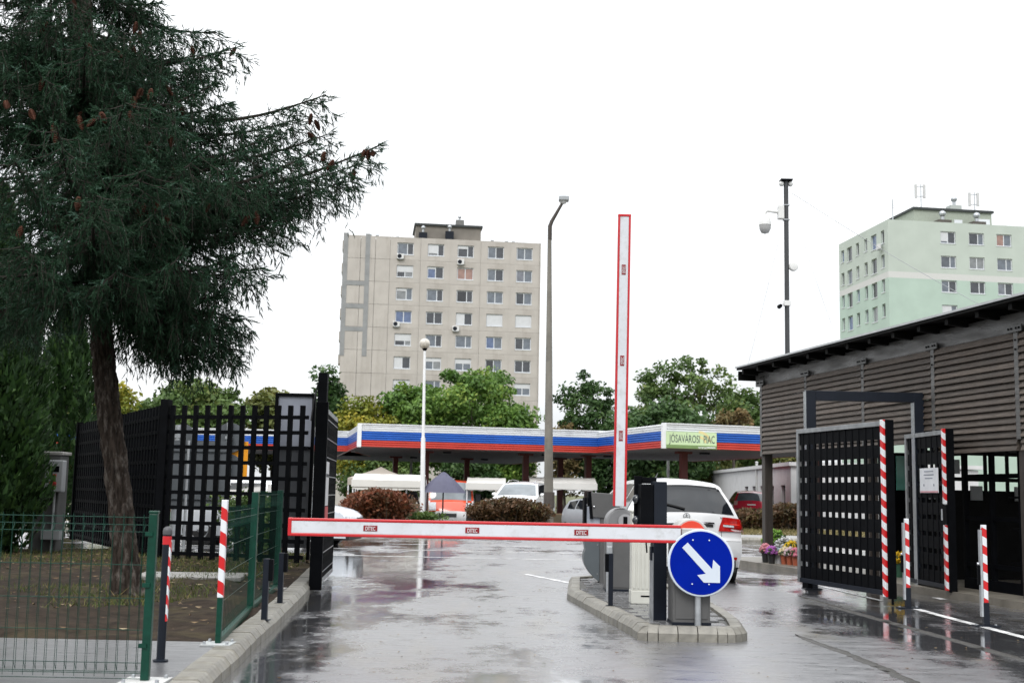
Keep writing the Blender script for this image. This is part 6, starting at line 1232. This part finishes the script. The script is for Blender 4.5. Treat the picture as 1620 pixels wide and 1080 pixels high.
MB().lathe([(.05, gz(555)), (.10, gz(552)), (.12, gz(550))], 14, (gx_(672, 550), 0, 0)).build('holder', BLACK, gl_, smooth=40); MB().sph((gx_(672, 543), 0, gz(543.5)), .22, 20, 14).build('globe', mat('globe_glass', (.48, .45, .40), .15, var=.3, scale=9), gl_, smooth=60)
for px, py0, py1, Y, nm in ((1057, 727, 752, 66, 'thin pale pole under the market roof beyond the white car'), (1197, 731, 760, 66, 'short pale pole under the market roof near the timber post'), (651, 722, 800, 68, 'thin grey pole between the beige tent and the parasol')):
    a = D(px, py0, Y); o = MB().tube([(a[0], Y, 0), (a[0], Y, a[2])], .07, 8).lathe([(.09, a[2] - .02), (.09, a[2] + .03), (.001, a[2] + .06)], 8, (a[0], Y, 0)).build('thin_pole', mat('pale_pole', (.42, .43, .42), .6), None); tag(o, nm, 'pole')

# ================================================================ TREES AND SHRUBS
BARK = mat('bark', (0.05, 0.04, 0.032), .9, var=.35, scale=8, stretch=(3, 3, .6), bump=.6, bscale=20)
def leaf_quads(C, size, up=0.3, out=None):
    """one rhombic leaf at every point of C"""
    n = len(C); nrm = RNG.normal(0, 1, (n, 3)); nrm[:, 2] += up
    if out is not None: nrm += out * 0.8
    nrm /= np.linalg.norm(nrm, axis=1)[:, None]; a = np.cross(nrm, RNG.normal(0, 1, (n, 3))); a /= np.linalg.norm(a, axis=1)[:, None] + 1e-9; b = np.cross(nrm, a)
    s = (size * RNG.uniform(.55, 1.25, n))[:, None]
    V = np.stack([C - a * s, C - b * s * .55 + nrm * s * .12, C + a * s, C + b * s * .55 + nrm * s * .12], 1).reshape(-1, 3)
    return V, np.arange(4 * n).reshape(-1, 4)
def tree(name, label, px, ytop, ybot, wpx, Y, lm, n=9000, size=.16, clumps=60, cr=.8, gaps=.0, trunk=True, dy=None, cat='tree', group=None, shape=1.0, seed=None, huebias=None):
    c = D(px, (ytop + ybot) / 2, Y); z0 = drop(c[0], Y); k = F / Y; hw_ = wpx / 2 / k; zt = D(px, ytop, Y)[2]; zb = max(z0 + .1, D(px, ybot, Y)[2]); zc = (zt + zb) / 2; hh = (zt - zb) / 2
    t = thing(name, label, cat, (c[0], Y, z0), 0.0, group); d_ = dy or hw_
    u = RNG.normal(0, 1, (clumps, 3)); u /= np.linalg.norm(u, axis=1)[:, None]; rr = RNG.uniform(.45, 1.0, (clumps, 1)) ** .6; P = u * rr
    P[:, 0] *= max(.3, hw_ - cr * .55); P[:, 1] *= max(.3, d_ - cr * .55); P[:, 2] = P[:, 2] * max(.3, hh - cr * .45) * shape + (zc - z0)
    P += RNG.normal(0, .12 * cr, P.shape)
    idx = RNG.integers(0, clumps, n); rc = cr * RNG.uniform(.55, 1.25, clumps); g = RNG.normal(0, 1, (n, 3)); g /= np.linalg.norm(g, axis=1)[:, None]
    g *= (RNG.random((n, 1)) ** .45); C = P[idx] + g * rc[idx][:, None] * np.array([1, 1, .72])
    ctr = np.array([0, 0, zc - z0]); o_ = C - ctr; o_ /= np.linalg.norm(o_, axis=1)[:, None] + 1e-9
    V, Fc = leaf_quads(C, size, .5, o_); ch = RNG.random(clumps); hue = np.clip(.55 * ch[idx] + .45 * RNG.random(n), 0, 1)
    if huebias is not None: hue = np.clip(hue + huebias * (.5 + .5 * ch[idx]), 0, 1)
    meshed('crown', np_mesh('crown', V, Fc, hue), lm, t)
    if trunk:
        mb = MB(); base_r = max(.10, hw_ * .045); fork = max(.6, (zb - z0) + hh * .35)
        mb.tube([(0, 0, -.1), (.05, .03, fork * .5), (0, 0, fork)], [base_r * 1.25, base_r, base_r * .8], 9); tr = mb.build('trunk', BARK, t, smooth=50)
        lb = MB()
        for i in RNG.choice(clumps, min(clumps, 22), replace=False):
            e = P[i]; m1 = (e * .45 + np.array([0, 0, fork]) * .55) + np.array([0, 0, .15 * hh]); lb.tube([(0, 0, fork * .9), tuple(m1), tuple(e)], [base_r * .5, base_r * .28, base_r * .08], 5, False)
        lb.build('limbs', BARK, t)
    return t
LG = leaf_mat('leaf_green', (0.04, 0.10, 0.018), (0.13, 0.23, 0.04), (0.23, 0.30, 0.05)); LY = leaf_mat('leaf_yellow', (0.09, 0.15, 0.025), (0.26, 0.25, 0.03), (0.50, 0.34, 0.02)); LD = leaf_mat('leaf_dark', (0.022, 0.055, 0.016), (0.055, 0.11, 0.03), (0.10, 0.15, 0.04))
LM = leaf_mat('leaf_mid', (0.035, 0.075, 0.02), (0.10, 0.16, 0.04), (0.18, 0.20, 0.055)); LB = leaf_mat('leaf_brown', (0.07, 0.085, 0.03), (0.20, 0.14, 0.06), (0.33, 0.21, 0.11)); LO = leaf_mat('leaf_olive', (0.06, 0.085, 0.02), (0.15, 0.16, 0.04), (0.24, 0.20, 0.06))
tree('broadleaf_tree', 'large bright green tree in front of the beige block behind the market roof', 745, 572, 765, 240, 90, LG, 32000, .18, 110, 1.25)
tree('broadleaf_tree', 'smaller green tree beside the globe lamp in front of the beige block', 640, 600, 765, 120, 86, LG, 9000, .19, 50, 1.15)
tree('broadleaf_tree', 'yellowing tree above the corner of the long market roof', 572, 624, 770, 104, 84, LY, 9500, .18, 55, 1.0)
tree('broadleaf_tree', 'dark slim tree standing right behind the hinge post', 520, 580, 760, 62, 88, LD, 7000, .2, 36, 1.1)
tree('broadleaf_tree', 'wide green tree above the lattice fence beneath the spruce branches', 300, 590, 745, 190, 66, LM, 15000, .17, 80, 1.1)
tree('broadleaf_tree', 'yellow green tree between the spruce trunk and the wide green tree', 185, 600, 780, 90, 60, LY, 8000, .15, 42, .9)
tree('broadleaf_tree', 'olive green tree behind the blank information board', 432, 612, 760, 110, 70, LO, 9000, .17, 50, 1.0)
tree('broadleaf_tree', 'pale green tree peeping over the fence behind the concrete pillar', 110, 600, 800, 100, 62, LO, 7000, .16, 42, .95)
tree('broadleaf_tree', 'airy dark tree between the concrete street lamp and the raised barrier arm', 930, 585, 760, 118, 84, LD, 7500, .17, 85, .72)
tree('broadleaf_tree', 'tall airy tree rising over the market roof with the banner', 1085, 556, 740, 185, 96, LM, 9500, .19, 120, .85)
tree('broadleaf_tree', 'dense dark green tree behind the corner of the banner roof', 1040, 628, 790, 190, 80, LD, 19000, .19, 90, 1.2)
tree('broadleaf_tree', 'olive green tree close to the end of the timber pavilion', 1180, 606, 780, 96, 84, LM, 8000, .17, 60, .9)
tree('broadleaf_tree', 'dry brown crowned tree behind the concrete street lamp', 893, 652, 800, 62, 83, LB, 5200, .16, 30, .9)
tree('broadleaf_tree', 'dry brown tree top above the banner roof beside the pavilion', 1160, 640, 712, 76, 80, LB, 3200, .15, 26, .75)
tree('broadleaf_tree', 'green tree with fresh leaves low behind the long market roof', 800, 640, 790, 110, 86, LG, 9000, .18, 50, 1.1)
tree('broadleaf_tree', 'low dark tree filling the gap under the long market roof', 600, 715, 822, 150, 84, LM, 9000, .16, 60, 1.0)
tree('broadleaf_tree', 'low green tree behind the orange van', 745, 712, 812, 110, 83, LD, 7000, .16, 44, .95)
tree('broadleaf_tree', 'low tree with yellowish leaves under the banner roof', 1120, 705, 812, 150, 84, LO, 8500, .16, 55, .95)
tree('broadleaf_tree', 'low dark tree under the market roof behind the raised barrier arm', 975, 705, 815, 130, 84, LD, 8500, .16, 55, .95)
tree('broadleaf_tree', 'far green tree seen below the pavilion eaves behind the white building', 1235, 690, 790, 90, 84, LO, 6000, .17, 36, .95)
# clipped red hedges across the street: arching twigs carrying small leaves
RH = leaf_mat('leaf_russet', (0.06, 0.045, 0.022), (0.20, 0.062, 0.032), (0.25, 0.11, 0.055)); RG = leaf_mat('leaf_russet_green', (0.035, 0.04, 0.018), (0.11, 0.055, 0.028), (0.10, 0.10, 0.03))
def hedge(label, x0, x1, ytop, ybase, Y, lm, n=9000, dep=1.3, size=.07):
    a, b = D(x0, ybase, Y), D(x1, ybase, Y); z0 = .05 + drop(a[0], Y); w = b[0] - a[0]; h = D((x0 + x1) / 2, ytop, Y)[2] - z0; t = thing('hedge', label, 'hedge', ((a[0] + b[0]) / 2, Y, z0))
    ns = n // 26; th = RNG.uniform(0, 2 * np.pi, ns); rad = RNG.random(ns) ** .5; bx_ = np.stack([np.cos(th) * rad * w * .40, np.sin(th) * rad * dep * .8, np.zeros(ns)], 1)
    Cs = []; hs = []; S = MB()
    for i in range(ns):
        fx = bx_[i, 0] / (w * .5); hh_ = h * math.sqrt(max(.10, 1 - 1.15 * fx * fx)) * random.uniform(.72, 1.05); tx = bx_[i, 0] * 1.22 + random.gauss(0, .25); ty = bx_[i, 1] * 1.3 + random.gauss(0, .2)
        f = RNG.random(26) ** .6; arcx = bx_[i, 0] * (1 - f) + tx * f; arcy = bx_[i, 1] * (1 - f) + ty * f; z = hh_ * np.sin(f * 1.75) / math.sin(1.57)
        Cs.append(np.stack([arcx, arcy, z], 1) + RNG.normal(0, .055, (26, 3))); hs.append(np.clip(random.random() * .7 + .3 * RNG.random(26), 0, 1))
        if i % 5 == 0: S.tube([(bx_[i, 0], bx_[i, 1], 0), ((bx_[i, 0] + tx) / 2, (bx_[i, 1] + ty) / 2, hh_ * .75), (tx, ty, hh_ * .97)], [.015, .01, .004], 4, False)
    C = np.concatenate(Cs); C[:, 2] = np.maximum(C[:, 2], .03); V, Fc = leaf_quads(C, size, .3); meshed('foliage', np_mesh('foliage', V, Fc, np.concatenate(hs)), lm, t); S.build('stems', BARK, t); return t
hedge('rounded russet hedge in front of the white market stall', 546, 650, 778, 828, 46.5, RH, 16000, 1.2, .075)
hedge('rounded russet and green hedge in front of the white off-roader', 741, 868, 792, 830, 46.5, RG, 18000, 1.2, .075)
hedge('low brownish hedge on the verge by the red car', 1164, 1212, 808, 836, 47, RG, 6000, 1.0, .07); hedge('brownish hedge seen through the open bay of the timber pavilion', 1214, 1285, 800, 836, 47, RG, 9000, 1.0, .07)
hedge('small green shrub behind the lattice fence by the mesh panels', 362, 432, 785, 872, 21.3, LM, 5200, .5, .045)
hedge('tiny flowering shrub at the foot of the globe lamp', 650, 690, 812, 826, 47.4, LM, 1500, .4, .06)
# dark arborvitae on the left
ARB = leaf_mat('arborvitae', (0.012, 0.032, 0.010), (0.032, 0.078, 0.018), (0.06, 0.12, 0.028), .6, .15)
def arborvitae(label, px, Y, r, h, n):
    c = G(px, 0, 0) if False else D(px, 800, Y); t = thing('arborvitae', label, 'conifer', (c[0], Y, .1)); f = RNG.random(n) ** .8; a = RNG.uniform(0, 2 * np.pi, n)
    lump = 1 + .16 * np.sin(a * 5 + f * 9) + .10 * np.sin(a * 11 - f * 23); rad = r * np.clip(1 - f ** 1.7, .03, 1) ** .75 * lump * (1 - .45 * RNG.random(n) ** 2.2); rad *= np.clip(.55 + f * 3, 0, 1)
    C = np.stack([np.cos(a) * rad, np.sin(a) * rad, f * h], 1); out = np.stack([np.cos(a), np.sin(a), np.zeros(n)], 1)
    tang = np.stack([-np.sin(a), np.cos(a), np.zeros(n)], 1); up = np.array([0, 0, 1.0]) + out * .45 + RNG.normal(0, .35, (n, 3)); s = RNG.uniform(.05, .12, n)[:, None]; wv = (tang + RNG.normal(0, .6, (n, 3))) * s * .32
    V = np.stack([C - wv, C + wv, C + up * s * 1.3], 1).reshape(-1, 3); meshed('foliage', np_mesh('foliage', V, np.arange(3 * n).reshape(-1, 3), RNG.random(n)), ARB, t)
    MB().tube([(0, 0, 0), (0, 0, h * .6)], [.12, .05], 8).build('trunk', BARK, t)
arborvitae('dark green arborvitae partly hiding the concrete pillar', -46, 19.5, 1.1, 5.6, 42000); arborvitae('tall dark arborvitae behind the spruce crown', -38, 23.5, 1.3, 7.0, 30000)
arborvitae('dark arborvitae rising between the pillar and the spruce trunk', 92, 27.0, 1.0, 5.2, 16000)

# ---------------------------------------------------------------- the big spruce
YT = 12.9; tb = G(201, 946, .1); tb = np.array([tb[0], YT, .1])
sp_ = thing('spruce_tree', 'big dark spruce with hanging twigs and brown cones, leaning trunk on bare soil', 'tree', tuple(tb))
def txy(px, py): q = D(px, py, YT); return (q[0] - tb[0], 0.0, q[2] - tb[2])
axis = [(-.0, 0, -.12), txy(200, 930), txy(196, 850), txy(184, 740), txy(171, 640), txy(163, 560), txy(158, 480), txy(152, 380), txy(140, 200), txy(125, 0), txy(100, -300), txy(85, -620), txy(80, -900)]
axr = [.15, .115, .102, .099, .098, .095, .09, .13, .115, .10, .075, .045, .01]
ts = np.linspace(0, len(axis) - 1, 170); A_ = np.array([[np.interp(t, range(len(axis)), [p[k] for p in axis]) for k in range(3)] for t in ts]); Rr = np.interp(ts, range(len(axis)), axr)
nth = 56; V = []
zsum = A_[:, 2]
for i in range(len(ts)):
    for j in range(nth):
        a = 2 * math.pi * j / nth; z = zsum[i]
        pl_ = abs(math.sin(a * 6.5 + math.sin(z * 3.1 + a * 2) * 1.2 + z * 1.5)) ** .6 * .026 + .012 * math.sin(z * 19 + 3 * math.sin(a * 4 + z * 2.3)) + random.gauss(0, .0035)
        r = Rr[i] + pl_ * min(1, Rr[i] / .10) + (.10 * math.exp(-(z + .1) * 6) * (1 + .5 * math.sin(a * 5)) if z < .6 else 0); V.append((A_[i, 0] + r * math.cos(a), A_[i, 1] + r * math.sin(a), z))
MB().add(V, [(i * nth + j, i * nth + (j + 1) % nth, (i + 1) * nth + (j + 1) % nth, (i + 1) * nth + j) for i in range(len(ts) - 1) for j in range(nth)]).build('trunk', mat('spruce_bark', (0.035, 0.027, 0.022), .9, spec=.12, var=.6, scale=9, stretch=(3, 3, .8), bump=.9, bscale=34, dirt=(.15, .132, .118), dscale=15, dz=.4), sp_, smooth=70)
def axis_at(z): return np.array([np.interp(z, A_[:, 2], A_[:, 0]), np.interp(z, A_[:, 2], A_[:, 1]), z])
LIMB = []     # (start height, tip)
def tipP(px, py, Y): q = D(px, py, Y); return q - tb
for px, py, Y, dz in ((600, 230, 12.7, -.15), (516, 150, 13.0, .0), (560, 262, 13.3, -.1), (430, 215, 12.6, .0), (455, 265, 12.8, .1), (420, 300, 13.2, .2), (520, 212, 12.9, .0), (535, 290, 12.9, .0), (480, 300, 13.4, .1), (300, 130, 12.9, .1), (312, 88, 13.2, .1), (395, 240, 12.3, .1), (350, 360, 12.8, .25), (392, 505, 13.0, .75), (380, 555, 13.2, 1.0), (462, 340, 12.4, .15), (500, 240, 12.0, .1), (470, 190, 13.6, .0), (410, 425, 12.9, .35), (440, 330, 13.8, .2), (385, 400, 11.8, .35), (372, 75, 12.8, .1), (345, 130, 12.2, .1), (330, 110, 13.7, .05), (360, 165, 13.0, .1), (262, 45, 12.6, .1), (250, 5, 13.2, .1), (240, 70, 11.7, .15), (225, 20, 13.9, .1), (372, 500, 13.4, .75), (366, 540, 12.9, .95), (350, 470, 12.2, .7), (312, 560, 12.7, 1.1), (360, 430, 13.9, .6), (268, 540, 13.6, 1.0), (300, 480, 11.9, .7), (280, 520, 12.4, .9), (240, 540, 13.9, .9),
                      (200, 150, 10.6, .1), (150, 300, 10.2, .2), (235, 260, 10.7, .2), (90, 200, 10.3, .2), (60, 110, 10.8, .1), (135, 60, 10.9, .1), (245, 150, 11.1, .15), (30, 380, 10.4, .3), (250, 330, 11.0, .35), (190, 420, 10.9, .5), (100, 440, 11.0, .5), (290, 400, 11.2, .5), (20, 250, 10.4, .2), (-40, 150, 11, .1), (0, 40, 11.2, .1), (40, 0, 11.0, .1), (-30, 60, 10.6, .1), (110, -10, 11, .1), (180, 30, 11.3, .1), (300, 330, 12.2, .3), (350, 300, 13.4, .2), (280, 190, 11.6, .15), (320, 240, 11.2, .2), (380, 270, 11.4, .15)):
    tp = tipP(px, py, Y); LIMB.append((tp[2] + dz, tp))
for i in range(80):     # the rest of the crown, all round and up to the top
    z = RNG.uniform(3.1, 10.5); a = RNG.uniform(0, 2 * np.pi); r = 3.3 * (1 - (z - 2.2) / 11.5) * RNG.uniform(.75, 1.05) * (.62 if math.cos(a) > 0 and z < 6.2 else 1)
    if -.35 < math.sin(a) < .35 and math.cos(a) > 0.3 and z < 7.5: continue
    c0 = axis_at(z); LIMB.append((z + .2, c0 + np.array([math.cos(a) * r, math.sin(a) * r, -.35 + .25 * RNG.random()])))
TW_P, TW_D, TW_L, TW_H = [], [], [], []; wood = MB(); CONES = []
def droop_curve(p0, p1, sag, n):
    f = np.linspace(0, 1, n)[:, None]; return p0 * (1 - f) + p1 * f + np.array([0, 0, -1.0]) * (np.sin(np.pi * f) * sag)
def add_twigs(pts, k, Ltw, hue, dirb, hang):
    n = len(pts); 
    for _ in range(k):
        i = RNG.integers(0, n); d = dirb + RNG.normal(0, .42, 3); d[2] -= hang; d /= np.linalg.norm(d); TW_P.append(pts[i] + RNG.normal(0, .012, 3)); TW_D.append(d); TW_L.append(Ltw * RNG.uniform(.55, 1.3)); TW_H.append(np.clip(hue + RNG.normal(0, .12), 0, 1))
for (z0, tp) in LIMB:
    s0 = axis_at(z0); ln = np.linalg.norm(tp - s0); pts = droop_curve(s0, tp, .13 * ln, 12); wood.tube([tuple(p) for p in pts], list(np.linspace(.012 + .012 * ln, .006, 12)), 5, False)
    out = (tp - s0) / ln; side = np.cross(out, [0, 0, 1.0]); side /= np.linalg.norm(side) + 1e-9; nb = int(12 + ln * 9)
    hang0 = np.clip((3.6 - tp[2]) * .32, .12, 1.0)          # the lowest limbs carry long curtains
    for b in range(nb):
        f = .12 + .86 * (b + RNG.random() * .6) / nb; i = min(11, int(f * 11)); p = pts[i] * (1 - (f * 11 - i)) + pts[min(11, i + 1)] * (f * 11 - i); sgn = 1 if b % 2 else -1
        bl = (.30 + .42 * (1 - f)) * min(1, .35 + ln * .28) * RNG.uniform(.75, 1.2); d = out * RNG.uniform(.45, .9) + side * sgn * RNG.uniform(.45, 1.0) + np.array([0, 0, RNG.uniform(-.35, .10) - hang0 * .5]); d /= np.linalg.norm(d)
        e = p + d * bl; e[2] -= bl * .15; bp_ = droop_curve(p, e, bl * .06, 6); wood.tube([tuple(q) for q in bp_], [.006, .005, .004, .0035, .003, .002], 3, False)
        hue = RNG.random() * .8; add_twigs(bp_[1:], int(13 * bl / .4 * (1 - .4 * hang0)), .125, hue, d * .9, .10); add_twigs(bp_[-2:], 3, .11, min(1, hue + .25), d * 1.6, -.05)
        for _ in range(int(3 + 3 * hang0)):           # hanging side shoots
            q = bp_[RNG.integers(1, 6)]; hl = RNG.uniform(.10, .24) * (1 + 1.7 * hang0 * RNG.random()); e2 = q + np.array([RNG.normal(0, .05), RNG.normal(0, .05), -hl]) + d * hl * .25 * (1 - hang0 * .7); hp_ = np.linspace(q, e2, 5)
            wood.tube([tuple(hp_[0]), tuple(hp_[-1])], [.003, .0015], 3, False); add_twigs(hp_, int((2 + hl * 17) * (1 - .2 * hang0)), .085, hue * .8, (e2 - q) / hl, .25)
        if RNG.random() < .16 and f > .5 and tp[2] > 3.6: CONES.append(e + np.array([0, 0, -.02]))
    add_twigs(pts[-3:], 14, .11, .8, out * 1.5, -.1); dn = np.concatenate([np.linspace(pts[q_], pts[q_ + 1], 8) for q_ in range(1, 11)]); add_twigs(dn, int(48 * ln), .11, .45, out * .7, -.2)
P_ = np.array(TW_P); Dd = np.array(TW_D); Lw = np.array(TW_L); Hh = np.array(TW_H); NT = len(P_); NN = 10
# needles: short triangles set all round each twig
f = (np.arange(NN) + .5) / NN; tax = np.cross(Dd, RNG.normal(0, 1, (NT, 3))); tax /= np.linalg.norm(tax, axis=1)[:, None] + 1e-9; bax = np.cross(Dd, tax)
ang = (np.arange(NN) * 2.4)[None, :] + RNG.uniform(0, 6.28, (NT, 1)); rad_ = tax[:, None] * np.cos(ang)[..., None] + bax[:, None] * np.sin(ang)[..., None]
B0 = P_[:, None] + Dd[:, None] * (Lw[:, None] * f[None])[..., None]; nl = RNG.uniform(.018, .032, (NT, NN, 1)); nd = rad_ * .75 + Dd[:, None] * .75 + np.array([0, 0, .12]); sw = np.cross(nd, rad_ + .01); sw /= np.linalg.norm(sw, axis=2)[..., None] + 1e-9
V = np.stack([B0 - sw * .0036, B0 + sw * .0036, B0 + nd * nl], 2).reshape(-1, 3)
# a twig core so that the shoot reads as solid
NDL = leaf_mat('needles', (0.009, 0.031, 0.012), (0.026, 0.074, 0.036), (0.09, 0.17, 0.125), .6, .1)
E1 = P_ + Dd * (Lw * .97)[:, None]; M1_ = P_ + Dd * (Lw * .5)[:, None]; core = []
for ax_ in (tax, bax): core += [np.stack([P_, M1_ + ax_ * .0062, E1], 1), np.stack([P_, E1, M1_ - ax_ * .0062], 1)]
V = np.concatenate([V] + [c_.reshape(-1, 3) for c_ in core])
meshed('crown', np_mesh('crown', V, np.arange(len(V)).reshape(-1, 3), np.concatenate([np.repeat(Hh, NN)] + [Hh] * 4)), NDL, sp_)
sp_['needle_count'] = int(len(V) // 3)
wood.build('branches', mat('twig_bark', (0.022, 0.017, 0.013), .9), sp_)
cm = MB().lathe([(.001, 0)] + [(.021 * math.sin(math.pi * (.10 + .84 * q / 16)) ** .6 * (1.28 if q % 2 else .80), -.006 - .007 * q) for q in range(17)] + [(.001, -.125)], 9)
cm.v = [(x * (1 + .22 * math.sin(z * 450 + math.atan2(y, x) * 4)), y * (1 + .22 * math.sin(z * 450 + math.atan2(y, x) * 4)), z) for x, y, z in cm.v]
cme = cm.mesh('cone'); cme.materials.append(mat('cone_brown', (0.062, 0.027, 0.018), .8, var=.5, scale=60, rnd=.35, spec=.1))
for px, py, Y in ((577, 232, 12.65), (583, 233, 12.7), (590, 235, 12.7), (560, 262, 12.9), (498, 185, 12.95), (487, 205, 13), (493, 175, 13), (514, 235, 12.6), (528, 248, 12.6), (216, 30, 12.3), (222, 45, 12.4), (205, 62, 12.2), (180, 75, 12), (240, 135, 11.2), (212, 148, 11.1), (205, 170, 11.1), (225, 135, 11.2), (160, 172, 10.7), (155, 180, 10.8), (10, 155, 10.4), (48, 168, 10.6), (125, 178, 10.7), (85, 190, 10.6), (75, 30, 11.2), (70, 118, 10.9), (125, 305, 10.4), (35, 352, 10.5), (90, 200, 10.6)): CONES.append(tipP(px, py, Y))
for c in CONES[-190:]: piece('cone', cme, sp_, tuple(c + np.array([0, 0, -.03])), (RNG.normal(0, .35), RNG.normal(0, .35), RNG.uniform(0, 6.28)), (1.15,) * 3)
print('TWIGS', NT, 'cones', len(CONES))
